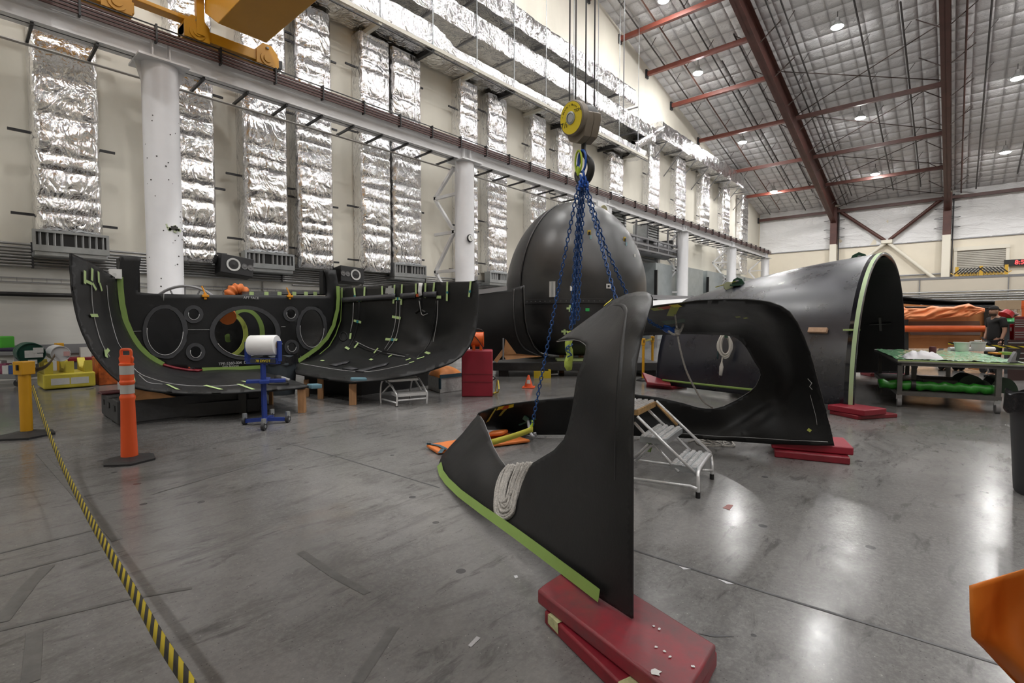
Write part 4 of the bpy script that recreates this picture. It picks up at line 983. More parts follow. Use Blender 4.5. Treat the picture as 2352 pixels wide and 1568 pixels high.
# tapes on the tub
def tapes(dep, lst, w, m, nm='tape', lift=.03):
    for p in lst: strip_on(dep, p, w, lift).build(nm, m, tub, smooth=180)
tapes(FB, [[(275,636),(276,660),(280,698),(288,736),(302,769),(320,796),(341,817),(374,837)]], .085, TAPE, 'seam_tape', .06)
tapes(FB, [[(463,849),(529,847),(603,843)]], .085, TAPE, 'seam_tape', .07)
tapes(FB, [[(684,829),(708,813),(729,798),(750,776),(765,748),(774,711),(776,684),(775,657)]], .09, TAPE, 'seam_tape', .10)
tapes(dR, [[(735,815),(757,796),(772,770),(784,736),(786,700),(785,664)]], .035, TAPE, 'seam_tape', .05)
tapes(dL, [[(192,622),(192,652)],[(193,645),(208,652)],[(209,617),(208,645)],[(223,624),(224,650)],[(209,650),(218,666)],[(226,650),(231,668)],[(205,725),(222,725)],[(242,822),(239,805)],[(240,812),(247,803)],[(303,866),(305,878)],[(383,885),(408,897)],[(471,887),(509,897)],[(546,884),(583,897)],[(556,877),(570,880)]], .05, TAPEP, 'tape_strip', .035)
tapes(dR, [[(787,661),(787,684)],[(815,661),(817,682)],[(839,659),(838,685)],[(879,657),(880,688)],[(908,654),(905,697)],[(925,653),(923,700)],[(957,651),(957,676)],[(979,650),(978,684)],[(999,649),(996,681)],[(1029,647),(1028,691)],[(1083,646),(1079,682)],[(820,690),(832,690)],[(907,686),(924,686)],[(1004,682),(1015,682)],[(814,736),(831,740)],[(902,727),(922,731)],[(887,779),(914,781)],[(807,765),(805,779)],[(794,798),(803,803)],[(825,787),(815,800)],[(870,800),(860,812)],[(850,826),(856,828)],[(903,815),(893,821)],[(943,825),(933,829)],[(978,810),(988,814)],[(958,826),(975,821)],[(940,835),(952,832)],[(738,829),(744,830)]], .055, TAPEP, 'tape_strip', .03)
tapes(dR, [[(816,678),(816,683)],[(907,674),(907,680)],[(924,675),(924,680)],[(998,671),(998,676)],[(1029,669),(1029,674)],[(1081,667),(1081,672)],[(824,690),(829,690)],[(913,686),(917,686)],[(820,738),(825,739)],[(900,780),(905,781)]], .06, TAPEB, 'tape_strip', .036)
LEDGE = pm('paler_grey_laminate', (.055, .055, .062), .4, var=.25, vs=7)  # paler grey than the tub, for ledge and pad tops
for p in ([(787,689),(850,684.5),(909,680.5)], [(921,680),(955,677.5)], [(975,676.5),(1004,675.5)]): strip_on(dR, p, .11, .05).build('shelf_ledge', LEDGE, tub, smooth=180, thick=.02)
# stiffening ribs of the far wall, ribs on its floor
def rib(path, r=.03, nm='rib', dep=dR):
    pp = resample(smooth2d(path, 4, False), 7, False)
    MB().tube([dep.at(x, y, .01) for x, y in pp], r, 8).build(nm, TUBM, tub, smooth=180)
for p in ([(826,690),(824,730),(817,765),(806,790),(795,803)], [(916,690),(914,735),(906,770),(892,798),(880,808),(850,824)], [(1003,690),(1000,730),(992,770),(980,798),(958,823)], [(815,790),(850,806),(880,812),(920,820),(958,825)], [(880,806),(910,811),(940,818)]): rib(p, .03)
for p in ([(764,841),(790,835),(800,834)], [(825,855),(860,845),(890,838)], [(795,846),(815,850)]): strip_on(dR, p, .16, .06).build('floor_pad', LEDGE, tub, smooth=180, thick=.02)
for p in ([(813,695),(811,735),(806,762)], [(912,692),(909,740),(900,775),(884,803)], [(920,692),(918,740),(909,778),(890,806)], [(1007,690),(1005,735),(996,785)], [(818,784),(850,800),(878,808)], [(890,812),(930,820)], [(690,836),(760,848),(800,853),(840,855),(880,850),(940,837)], [(964,690),(970,722),(983,720)]):
    along(dR, smooth2d(p, 4, False), .055, .006, 'chalk_line', CHALK, tub)
for p in ([(208,655),(210,700),(218,745),(232,790),(250,820)], [(243,655),(247,700),(256,745),(268,785),(278,802)], [(300,840),(318,858),(345,870),(400,884),(480,889),(560,885)], [(318,862),(340,880),(372,884)]):
    along(dL, smooth2d(p, 4, False), .035, .005, 'chalk_line', CHALK, tub)
for p in ([(375,690),(376,673)], [(303,761),(324,760)], [(431,757),(481,757)], [(645,750),(655,750)]): along(FB, p, .045, .004, 'chalk_line', CHALK, tub)
for i in (0, 3, 6, 1, 2, 4, 5):
    h = HOLES[i]; along(Flat(), h[:len(h)//2+2] if i != 3 else h[6:18], .05, .006, 'cut_edge', CHALK, tub)
strip_on(dR, [(897,657),(897,679)], .12, .03).build('metal_cross', GALV, tub); strip_on(dR, [(887,668),(907,668)], .12, .034).build('metal_cross', GALV, tub)
strip_on(dR, [(968,650),(966,668),(968,679)], .09, .06).build('white_bracket', WPUT, tub, thick=.03); strip_on(dR, [(957,678),(964,678)], .06, .05).build('red_tab', TAPER, tub)
rib([(967,684),(966,700),(967,712)], .045, 'small_knee'); rib([(956,718),(966,712),(978,718)], .03, 'small_knee')
MB().tube([dR.at(789+9*math.cos(a), 773+10*math.sin(a), .02) for a in [2*math.pi*k/20 for k in range(20)]], .018, 6, closed=True).build('round_recess', TUBM, tub, smooth=180)
MB().box(dL.at(265, 629, .05), (.16, .1, .16)).cyl(dL.at(263, 631, .1), dL.at(263, 631, .2), .03).build('white_fitting', WPUT, tub, smooth=0)
def chalk_text(s, px, py, size, dep=FB):
    o = atd(px, py, dbh(px)-.05); xa = (atd(px+10, py, dbh(px+10))-atd(px, py, dbh(px))).normalized(); xa.z = 0; xa.normalize()
    text3(s, size, o, xa, V((0, 0, 1)), CHALK, tub, 'chalk_note', depth=.002)
chalk_text('TPE-5360-004  D', 535, 834, .075); chalk_text('Split Bottom', 530, 841, .06); chalk_text('AFT FACE', 577, 684, .07); chalk_text('L-06500', 700, 819, .06)
# loose things on and around the tub
t = thing('curved_red_pad', 'thin red pad lying along the foot of the bulkhead', 'pad', dL.at(415, 848, .05))
strip_on(dL, [(372,838),(395,845),(430,851),(460,853)], .13, .08).build('pad', pm('red_vinyl', (.20, .010, .02), .45, var=.25, vs=6), t, smooth=180, thick=.03)
for px, py, m, l in ((426, 843, TAPER, 'tiny red handled tool on the red pad by the bulkhead'), (437, 845, BLACKP, 'tiny black tool lying on the red pad by the bulkhead'), (449, 840, WPUT, 'tiny white cap lying on the red pad by the bulkhead')):
    p = dL.at(px, py+4, .16); o = MB().tube([p+RT*(-.08)+V((0, 0, .02)), p, p+RT*.08+V((0, 0, .03))], [.02, .026, .016], 8).build('hand_tool', m); tag(o, l, 'tool')
for px, py, l in ((471, 676, 'orange spring clamp on the bulkhead top, near its first oval hole'), (665, 677, 'orange spring clamp on the bulkhead top toward the far upright')):
    p = FB.at(px, py, .03); t = thing('spring_clamp', l, 'clamp', p, 0, 'orange clamps on the bulkhead')
    MB().bar(p+V((0, 0, -.10)), p+V((0, 0, .03)), .05).box(p+V((0, 0, -.03)), (.12, .09, .05)).build('body', pm('clamp_orange', (.70, .28, .01), .5), t, smooth=0, bevel=.01)
    MB().bar(p+V((0, 0, .02)), p+V((0, 0, .16))-RT*.06, .02).build('handle', pm('clamp_orange', (.70, .28, .01), .5), t, smooth=0)
ORH = pm('orange_hose', (.62, .16, .03), .6)
t = thing('ventilation_hose', 'orange flexible ventilation hose arching over the top of the bulkhead', 'hose', atd(540, 680, dbh(540)+.7))
hp = catmull([atd(523, 700, dbh(523)+.9), atd(528, 676, dbh(528)+.8), atd(541, 664, dbh(541)+.8), atd(557, 668, dbh(557)+.8), atd(566, 690, dbh(566)+.9)], 8)
MB().tube(hp, [.115+.02*math.sin(k*1.6) for k in range(len(hp))], 14).build('hose', ORH, t, smooth=180)
for k in (8, 14, 21): MB().tube([hp[k]+V((.135*math.cos(a), .135*math.sin(a)*.5, .12*math.sin(a))) for a in [2*math.pi*i/16 for i in range(16)]], .008, 5, closed=True).build('strap', BLACKP, t)
# ring frame behind the bulkhead
rc = atd(427, 740, 12.6); t = thing('ring_frame', 'dark arched ring frame standing behind the bulkhead, only its top showing', 'frame', (rc.x, rc.y, .6))
nx = RT
b = MB(); b.tube([rc+RT*(1.0*math.cos(a))+V((0, 0, 0.9*math.sin(a))) for a in [2*math.pi*k/48 for k in range(48)]], .035, 8, closed=True)
b.build('outer_ring', GREYST, t); b = MB(); b.tube([rc+RT*(.70*math.cos(a))+V((0, 0, .64*math.sin(a))) for a in [2*math.pi*k/48 for k in range(48)]], .025, 8, closed=True); b.build('inner_ring', GREYST, t)
for k in range(9): a = math.pi*k/8; MB().bar(rc+RT*(.70*math.cos(a))+V((0, 0, .64*math.sin(a))), rc+RT*(1.0*math.cos(a))+V((0, 0, 0.9*math.sin(a))), .03).build('spoke', GREYST, t, smooth=0)
MB().box(V((rc.x, rc.y, .28)), (.9, .9, .56)).build('stand', BLACKP, t, smooth=0)
o = MB().grid(lambda u, v: atd(556+200*u, 678-8*v-(2 if u > .4 else 0), dbh(556+200*u)+.35+.4*v), 20, 3).build('flange_strip', TUBM, tub, smooth=180, thick=.03)
for x in (577, 611, 641, 675, 702, 723): strip_on(Flat(.3), [(x, 670), (x, 678)], .09, 0).build('tape_strip', TAPEP, tub)
# supports: pallets, timber posts
BLKP = pm('black_plastic_pallet', (.035, .035, .037), .5, var=.3, vs=4, bump=.2, bs=20)
WOOD = pm('pine_wood', (.42, .22, .10), .6, var=.25, vs=3, stretch=(8, 8, 1)); PLY = pm('plywood', (.40, .20, .08), .6, var=.2, vs=4)
ux = (atz(275, 980, 0)-atz(205, 930, 0)).normalized(); uy = V((-ux.y, ux.x, 0)); uy = uy if uy.dot(RT) > 0 else -uy
p0 = atz(275, 980, 0)
def oriented_box(o, a, b, dx, dy, z0, z1, m=None):
    return MB().prism([o+a*dx[0]+b*dy[0]+V((0, 0, z0)), o+a*dx[1]+b*dy[0]+V((0, 0, z0)), o+a*dx[1]+b*dy[1]+V((0, 0, z0)), o+a*dx[0]+b*dy[1]+V((0, 0, z0))], (0, 0, z1-z0))
t = thing('plastic_pallet', 'black plastic pallet carrying the near end of the hull tub', 'pallet', p0+V((0, 0, 0)))
for s in (0, .46, .92):
    b = oriented_box(p0, ux, uy, (-1.25+s*1.18, -1.1+s*1.18), (.0, 1.9), .0, .14); b.build('runner', BLKP, t, smooth=0)
oriented_box(p0, ux, uy, (-1.27, 0), (-.02, 1.95), .03, .36).build('deck', BLKP, t, smooth=0, bevel=.015)
for k in range(3): oriented_box(p0, ux, uy, (-1.1+k*.42, -.98+k*.42), (-.03, -.015), .2, .28).build('fork_slot', BLACKP, t, smooth=0)
for k in range(3):
    q = atz(205+k*26, 893.5+k*10, .362); oriented_box(q, ux, uy, (-.04, .04), (-.04, .06), .0, .004).build('grip_hole', BLACKP, t, smooth=0)
o = oriented_box(atz(238, 904, .365), ux, uy, (-.14, .16), (-.05, .42), 0, .03).build('red_pad', pm('dark_red_vinyl', (.10, .018, .022), .5, var=.2, vs=6), smooth=0, bevel=.015); tag(o, 'thin dark red pad on the black plastic pallet', 'pad')
t = thing('support_beam', 'black beam with a plywood saddle under the near lip of the tub', 'beam', atz(420, 955, 0))
pa, pb = atd(290, 935, 7.45), atd(592, 925, 8.4)
MB().bar(V((pa.x, pa.y, .33)), V((pb.x, pb.y, .30)), .3, .16).build('beam', BLACKP, t, smooth=0)
MB().bar(V((pa.x, pa.y, .12)), V((pb.x, pb.y, .12)), .5, .2).build('lower_beam', BLKP, t, smooth=0)
MB().prism([dL.at(x, y)+FW*.05+V((0, 0, -.03)) for x, y in ((300, 888), (330, 894), (365, 899))]+[atd(400, 912, 7.25), atd(300, 920, 7.15)], FW*.05).build('saddle', PLY, t, smooth=0)
def post(px, pb, pt, w, lab, m=WOOD):
    q = atz(px, pb, 0); d = (q-EYEP).dot(FW); zt = EYE+(733-pt)/1160*d
    o = MB().box((q.x, q.y, zt/2), (w, w, zt), Matrix.Rotation(.9, 3, 'Z')).build('timber_post', m, smooth=0, bevel=.004); tag(o, lab, 'post', 'timber props under the hull tub')
post(694, 947, 892, .11, 'thick timber post under the pointed tip of the near lip'); post(811, 929, 880, .12, 'thick timber post under the far lip beside the white step stool')
post(737, 915, 866, .10, 'timber post between the two hull lips, under the far wall'); post(705, 910, 870, .09, 'timber post in shade behind the pointed tip'); post(583, 920, 890, .10, 'timber post in shade left of the blue paper stand'); post(623, 928, 890, .06, 'thin timber post right of the blue stand pole')
post(560, 948, 890, .12, 'black block under the near lip left of the blue stand', BLACKP)
BLUEF = pm('blue_foam', (.10, .20, .25), .8)
for (a, c, l) in (((709, 887), (735, 886), 'slate blue foam pad on the pointed tip of the near lip'), ((805, 872), (842, 872), 'slate blue foam pad on the corner of the far lip')):
    p = atd(a[0], a[1], 8.2 if a[0] < 750 else 8.75); q = atd(c[0], c[1], 8.35 if a[0] < 750 else 8.85)
    o = MB().bar(p-V((0, 0, .0)), q, .16, .075).build('foam_pad', BLUEF, smooth=0, bevel=.02); tag(o, l, 'pad', 'foam edge pads')
# ================================================================== second shell: the barrel vault
def arch(c, dirv, hw, h, n, e=2.35):
    out = []
    for i in range(n+1):
        a = math.pi*i/n; cs_, sn = math.cos(a), math.sin(a)
        out.append(c-dirv*hw*math.copysign(abs(cs_)**(2/e), cs_)+V((0, 0, h*abs(sn)**(2/e))))
    return out
def rd(r, d, z=0): return EYEP+RT*r+V((FW.x, FW.y, 0)).normalized()*d+V((0, 0, z-EYE))
f0, f1 = rd(5.42, 7.94, .12), rd(9.98, 12.8, .12); dirf = (f1-f0).normalized(); hwf = (f1-f0).length/2; cf = (f0+f1)/2
r0, r1 = rd(3.29, 11.35, .05), rd(6.35, 14.6, .05); dirr = (r1-r0).normalized(); hwr = (r1-r0).length/2; cr = (r0+r1)/2
def barrel(u, v):
    c = cf.lerp(cr, v); d = dirf.lerp(dirr, v).normalized(); bul = .10*math.sin(math.pi*v)
    hw = hwf+(hwr-hwf)*v+bul*.6; h = 2.66+(1.98-2.66)*v+bul
    a = math.pi*u; cs_, sn = math.cos(a), math.sin(a); e = 2.25
    return c-d*hw*math.copysign(abs(cs_)**(2/e), cs_)+V((0, 0, h*abs(sn)**(2/e)))
bs = thing('barrel_shell', 'black barrel shaped half hull with a pale green taped arch rim, standing on red mats', 'shell', cf)
MB().grid(barrel, 72, 30).build('skin', BARM, bs, smooth=180, thick=.05, offset=1)
def off_out(p, u, v, k):
    e = .004; n = (V(barrel(min(1, u+e), v))-V(barrel(max(0, u-e), v))).cross(V(barrel(u, min(1, v+e)))-V(barrel(u, max(0, v-e)))); n.normalize()
    c = cf.lerp(cr, v)+V((0, 0, .8)); n = n if n.dot(p-c) > 0 else -n
    return p+n*k
MB().grid(lambda u, v: off_out(V(barrel(.004+.992*u, .004+.99*v)), u, v, -.035), 60, 24).build('dark_inner_skin', INNER, bs, smooth=180)  # second skin added inside to keep the interior dark; the shell is one sheet
MB().grid(lambda u, v: off_out(V(barrel(u*.5, .001+.016*v)), u*.5, .01, .058), 50, 2).build('green_tape', pm('mint_tape', (.42, .56, .32), .6), bs, smooth=180)
MB().grid(lambda u, v: off_out(V(barrel(u*.56, .018+.016*v)), u*.56, .03, .056), 50, 2).build('gloss_band', pm('gloss_black', (.008, .009, .014), .08), bs, smooth=180)
MB().tube([off_out(V(barrel(.003, v/20)), .01, v/20, .06)+V((0, 0, .07)) for v in range(6, 20)], .025, 6).build('foot_tape', TAPE, bs, smooth=180)
PINKW = pm('pale_wood_block', (.55, .36, .24), .6, var=.12, vs=20)
def dep_(q): return (q-EYEP).dot(FW)
def on_barrel(px, py):
    d = ray(px, py); best = None
    for i in range(0, 61):
        for j in range(0, 41):
            p = V(barrel(i/90, j/40)); q = p-EYEP; dep = q.dot(FW); x = W/2+F*q.dot(RT)/dep; y = H/2-F*q.dot(UP)/dep
            e = (x-px)**2+(y-py)**2
            if best is None or e < best[0]: best = (e, i/90, j/40)
    u, v = best[1], best[2]; p = V(barrel(u, v)); return off_out(p, u, v, .05), u, v
for px, py, sx_, l in ((1884, 763, .30, 'pale wood block stuck to the side of the barrel shell'), (1904, 625, .17, 'small wood block near the top of the barrel shell'), (1675, 678, .16, 'small wood block near the tail of the barrel shell')):
    p, u, v = on_barrel(px, py); n = (off_out(p, u, v, .1)-p).normalized(); tx = n.cross(V((0, 0, 1))).normalized(); tx = tx if tx.dot(RT) > 0 else -tx
    o = MB().box(p+n*.03, (sx_, .09, .06), Matrix((tx, n.cross(tx), n)).transposed()).build('wood_block', PINKW, smooth=0, bevel=.006); tag(o, l, 'block', 'wood blocks on the barrel shell')
p, u, v = on_barrel(1952, 755); tx = RT
MB().box(p+V((0, 0, 0)), (.24, .03, .06), R3 @ Matrix.Identity(3)).build('tape_tab', TAPEP, bs, smooth=0)
GRN = pm('lifting_green', (.012, .06, .035), .4)
for px, py, s, l in ((1978, 607, 1.0, 'dark green lifting lug on top of the barrel shell near its rim'), (1698, 660, .75, 'dark green lifting lug with yellow strap toward the tail of the barrel shell')):
    p, u, v = on_barrel(px, py); ax_ = (cr-cf).normalized()
    t = thing('lifting_lug', l, 'lug', p, 0, 'green lifting lugs')
    b = MB().prism([p+ax_*x*s+V((0, 0, z*s)) for x, z in ((-.22, -.02), (.22, -.02), (.14, .18), (.02, .24), (-.10, .18))], dirf*.04); b.build('plate', GRN, t, smooth=0)
    MB().box(p, (.5*s, .3*s, .03)).build('foot', GRN, t, smooth=0)
    MB().cyl(p+V((0, 0, .13*s))-dirf*.1, p+V((0, 0, .13*s))+dirf*.14, .03*s).build('pin', GREYST, t)
    MB().ribbon([p+V((0, 0, .12*s)), p+ax_*.2*s+V((0, 0, .10*s)), p+ax_*.42*s+V((0, 0, .03)), p+ax_*.65*s+V((0, 0, -.01))], .05, up=dirf).build('strap', pm('yellow_strap', (.50, .45, .02), .6), t, smooth=180, thick=.01)
p, u, v = on_barrel(1674, 668)
o = MB().lathe([(.0, .0), (.10, .0), (.10, .02), (0, .02)], p+V((0, 0, .06)), Matrix.Rotation(math.radians(80), 3, RT), 20).build('round_tab', pm('olive_tab', (.25, .27, .16), .6)); tag(o, 'small round olive tab standing on the tail crest of the barrel shell', 'tab')
best = min(((W/2+F*(V(barrel(i/80, j/40))-EYEP).dot(RT)/dep_(V(barrel(i/80, j/40)))-2025)**2+(H/2-F*(V(barrel(i/80, j/40))-EYEP).dot(UP)/dep_(V(barrel(i/80, j/40)))-742)**2, i/80, j/40) for i in range(56, 80) for j in range(0, 30))
u, v = best[1], best[2]; p = off_out(V(barrel(u, v)), u, v, -.06)
tx = (V(barrel(u, v+.02))-V(barrel(u, v))).normalized(); tz = (V(barrel(u-.02, v))-V(barrel(u, v))).normalized()
MB().bar(p-tx*.22, p+tx*.22, .05, .008).bar(p-tz*.2, p+tz*.2, .05, .008).build('cross_mark', pm('faint_chalk', (.10, .10, .10), .8), bs, smooth=0)
# white rope hank hung on its flank
t = thing('rope_hank', 'hank of white rope hung on the barrel shell, seen through the window opening', 'rope', atd(1665, 770, 8.6))
WR2 = pm('white_rope', (.66, .64, .60), .8, bump=.5, bs=90)
def bd(px, py, lift=.1):
    q, u, v = on_barrel(px, py); return atd(px, py, (q-EYEP).dot(FW)-lift)
db0 = (bd(1665, 800)-EYEP).dot(FW)
r3 = random.Random(9)
for k in range(8):
    cx_, cy_ = 1666+r3.uniform(-2, 2), 793+r3.uniform(-2, 5); rx, ry = 13+r3.uniform(-4, 4), 23+r3.uniform(-3, 5)
    MB().tube([atd(cx_+rx*math.cos(a), cy_+ry*math.sin(a), db0-.1-.02*k*.5) for a in [2*math.pi*i/26 for i in range(26)]], .017, 6, closed=True).build('rope_loop', WR2, t, smooth=180)
MB().tube([atd(1660, 815, db0-.12), atd(1658, 830, db0-.12), atd(1657, 842, db0-.12), atd(1655, 862, db0-.12)], [.012, .014, .04, .03], 8).build('tassel', WR2, t, smooth=180)
MB().tube([atd(1650, 795, db0-.1), atd(1649, 812, db0-.1), atd(1648, 824, db0-.1)], [.014, .016, .02], 8).build('whipped_end', pm('dark_teal_whip', (.02, .05, .06), .6), t, smooth=180)
MB().bar(atd(1668, 772, db0), atd(1668, 772, db0-.2), .06).build('hook_pad', GRN, t)
# ================================================================== black dome
dc = EYEP+ray(1320, 850)*14.9; dc = V((dc.x, dc.y, 0))
prof = [(0, .47), (.5, .47), (.95, .52), (1.3, .64), (1.6, .86), (1.8, 1.15), (1.93, 1.5), (2.0, 1.93), (2.02, 2.3), (2.0, 2.7), (1.91, 3.1), (1.77, 3.5), (1.56, 3.9), (1.29, 4.26), (.96, 4.56), (.60, 4.76), (.28, 4.85), (0, 4.87)]
pf = [(max(0, p.x), p.z) for p in catmull([(a, 0, c) for a, c in prof], 5)]
dm = thing('dome_shell', 'tall black egg shaped dome with a riveted seam, standing on a low platform', 'dome', dc)
MB().lathe(pf, dc, n=72, caps=False).build('skin', DOMEM, dm, smooth=180)
def dome_r(z):
    for (a, za), (b_, zb) in zip(pf, pf[1:]):
        if za <= z <= zb and zb > za: return a+(b_-a)*(z-za)/(zb-za)
    return 2.0
def dome_pt(px, py, lift=.0):
    d = ray(px, py); t_ = 11.0
    while t_ < 17:
        p = EYEP+d*t_; q = p-dc
        if math.hypot(q.x, q.y) < dome_r(q.z)+lift and .47 < q.z < 4.88: return p
        t_ += .01
    return None
MB().lathe([(2.005, 1.90), (2.03, 1.91), (2.03, 2.02), (2.005, 2.03)], dc, n=72, caps=False).build('seam_band', pm('seam_black', (.02, .02, .021), .4), dm, smooth=30)
b = MB()
for k in range(90):
    a = 2*math.pi*k/90; b.box(dc+V((2.035*math.cos(a), 2.035*math.sin(a), 1.97)), (.018, .018, .018))
o = b.build('seam_rivets', pm('rivet_grey', (.20, .20, .2), .5), dm, smooth=0)
b = MB(); th = math.atan2(-FW.y, -FW.x)
for dth, rr_ in ((-.93, 1.012),):
    pts = [dc+V((math.cos(th+dth*k_)*r_*rr_, math.sin(th+dth*k_)*r_*rr_, z_)) for (r_, z_), k_ in [((a, c), 1.0) for a, c in pf if .6 < c < 4.75]]
    b.tube(pts, .03, 6)
b.build('keel_ridge', DOMEM, dm, smooth=180)
def patch(px, py, w, h, m, nm, lift=.012):
    p = dome_pt(px, py)
    if p is None: return
    q = p-dc; n = V((q.x, q.y, 0)).normalized(); x = V((0, 0, 1)).cross(n)
    MB().box(p+n*lift, (w, h, .015), Matrix((x, V((0, 0, 1)), n)).transposed()).build(nm, m, dm, smooth=0)
patch(1269, 664, .16, .40, pm('aluminium_plate', (.55, .55, .54), .4, metal=.4), 'metal_plate'); patch(1269, 664, .04, .38, GALV, 'plate_groove', .03)
patch(1315, 662, .12, .12, WPUT, 'target_sticker'); patch(1397, 657, .12, .12, WPUT, 'target_sticker'); patch(1397, 657, .05, .05, BLACKP, 'target_dot', .025)
for x, y in ((1309, 708), (1297, 761)): patch(x, y, .17, .05, TAPEP, 'tape_cross'); patch(x, y, .05, .17, TAPEP, 'tape_cross', .02)
patch(1349, 711, .1, .08, pm('bright_green_tag', (.02, .35, .08), .5), 'green_tag')
for x, y in ((1353, 536), (1434, 551)): patch(x, y, .09, .16, pm('amber_sticker', (.6, .4, .03), .5), 'amber_sticker'); patch(x, y, .05, .08, BLACKP, 'sticker_dot', .03); patch(x+3, y+9, .05, .10, pm('pale_blue_tab', (.25, .4, .45), .5), 'blue_tab', .025)
patch(1457, 587, .08, .08, WPUT, 'target_sticker')
# skirt in front of the dome and the wall beyond
S_OUT = [(1080,674),(1120,671),(1164,666),(1203,656),(1204,689),(1206,733),(1212,763),(1226,795),(1241,811),(1264,819),(1230,824),(1188,819),(1160,824),(1120,830),(1080,832)]
dS = Depth([(1080,674,13.1),(1164,666,12.85),(1203,656,12.75),(1204,700,12.65),(1212,763,12.7),(1241,811,12.95),(1264,819,13.2),(1188,819,12.9),(1080,832,12.9),(1150,760,12.7),(1110,740,12.85)])
sk = thing('skirt_shell', 'dark curved hull skirt piece leaning against the black dome', 'shell', atd(1170, 830, 12.9))
panel(S_OUT, [], dS, 9).build('skirt_panel', TUBM, sk, smooth=180, thick=.04)
along(dS, [(1203,656),(1204,689),(1206,733),(1212,763),(1226,795),(1241,811),(1264,819)], .02, .018, 'raised_edge', DOMEM, sk)
along(dS, smooth2d([(1181,664),(1180,720),(1187,770),(1205,800),(1240,817)], 4, False), .015, .02, 'raised_edge', DOMEM, sk); strip_on(dS, [(1100,671),(1165,662)], .12, .02).build('pale_ledge', GREYST, sk)
# platform under the dome
t = thing('dome_platform', 'low dark platform with plywood braces under the black dome', 'platform', (dc.x, dc.y, 0))
Fh = V((FW.x, FW.y, 0)).normalized()
oriented_box(dc, RT, Fh, (-2.35, 2.0), (-1.7, 1.6), .16, .38).build('deck', BLKP, t, smooth=0, bevel=.02)
for a in (-2.2, -.9, .5, 1.7): oriented_box(dc, RT, Fh, (a, a+.25), (-1.6, 1.5), 0, .16).build('skid', BLACKP, t, smooth=0)
pp_ = [atd(1156, 815, 12.4), atd(1161, 778, 12.4), atd(1186, 812, 12.35), atd(1245, 818, 12.35), atd(1162, 826, 12.35)]
MB().prism(pp_, FW*.05).build('plywood_brace', PLY, t, smooth=0); MB().bar(atd(1138, 830, 12.4), atd(1157, 805, 12.4), .09).build('brace_strut', WOOD, t, smooth=0)
MB().bar(atd(1156, 828, 12.3), atd(1156, 776, 12.3), .03).build('steel_upright', GREYST, t, smooth=0)
for px in (1290, 1334): p = atd(px, 845, 14.2); MB().box((p.x, p.y, .25), (.1, .1, .5)).build('timber_leg', WOOD, t, smooth=0)
p = atz(1290, 825, .48); o = MB().box((dc.x-1.2*Fh.x, dc.y-1.2*Fh.y, .42), (1.3, .6, .05), Matrix.Rotation(YAW-math.pi/2, 3, 'Z')).build('green_board', pm('pale_green_board', (.36, .45, .2), .6), t, smooth=0)

# dark platform: black box added to deepen shade under the far hull lip
ox = atz(760, 905, 0); o = MB().prism([atz(700, 905), atz(830, 908), atz(985, 885), atz(1010, 860), atz(760, 860)], (0, 0, .36)).build('shade_platform', BLACKP, smooth=0); tag(o, 'low black platform block added to deepen the shade under the far hull lip', 'dolly')
# ================================================================== things on the floor
def zup(q, py):
    v = V(q)-EYEP; k = (H/2-py)/F; a, b_ = v.dot(FW), v.dot(UP); return q.z+(k*a-b_)/(UP.z-k*FW.z)
def dep(q): return (V(q)-EYEP).dot(FW)
RH = V((RT.x, RT.y, 0)); FH = V((FW.x, FW.y, 0)).normalized()
def frame(a): # rotated horizontal axes
    r = RH*math.cos(a)+FH*math.sin(a); return r, V((-r.y, r.x, 0))
def obox(o, a, b, sx_, sy_, z0, z1): return oriented_box(o, a, b, (-sx_/2, sx_/2), (-sy_/2, sy_/2), z0, z1)
PYEL = pm('stanchion_yellow', (.60, .30, .008), .42); RUB = pm('black_rubber', (.022, .022, .024), .55, bump=.1, bs=30)
HAZ = stripe_mat('hazard_webbing', (.52, .40, .008), (.012, .011, .01), 8.0)
def stanchion(q, zt, lab, r=.031, hexr=.2, a=.2):
    t = thing('barrier_post', lab, 'barrier post', q, 0, 'yellow barrier posts')
    MB().lathe([(hexr, 0), (hexr, .025), (hexr*.55, .05), (hexr*.3, .07), (0, .07)], q, Matrix.Rotation(a, 3, 'Z'), 6, caps=True).build('base', RUB, t, smooth=0)
    MB().cyl(q+V((0, 0, .06)), q+V((0, 0, zt-.12)), r, n=20).build('post', PYEL, t)
    MB().box(q+V((0, 0, zt-.07)), (r*2.5, r*2.5, .17), Matrix.Rotation(a, 3, 'Z')).build('belt_head', PYEL, t, smooth=0, bevel=.01)
    MB().box(q+V((0, 0, zt-.06))-FH*r*1.5, (.02, .02, .07), Matrix.Rotation(a, 3, 'Z')).build('belt_slot', BLACKP, t, smooth=0)
    return t
q1 = atz(62, 1001); z1 = zup(q1, 832); stanchion(q1, z1, 'yellow barrier post nearest the camera, with belt trailing toward the picture bottom', .062, .30, .5)
q2 = atz(139, 878); z2 = zup(q2, 789); stanchion(q2, z2, 'yellow barrier post standing before the yellow spill pallet', .055, .30, .3)
a, c = q1+V((0, 0, z1-.08)), q2+V((0, 0, z2-.07))
o = MB().ribbon([a.lerp(c, k/14)-V((0, 0, .20))*math.sin(math.pi*k/14) for k in range(15)], .06, rep=1).build('barrier_belt', pm('brown_belt', (.13, .075, .02), .6), smooth=180, thick=.003); tag(o, 'dull brown barrier belt sagging between the two yellow posts near the drums', 'belt')
pts = []
for px, py, d in ((74, 886, 6.35), (100, 962, 5.5), (139, 1059, 4.55), (190, 1160, 3.55), (245, 1257, 2.75), (310, 1366, 2.15), (372, 1475, 1.75), (428, 1560, 1.52), (470, 1640, 1.37)): pts.append(atd(px, py, d))
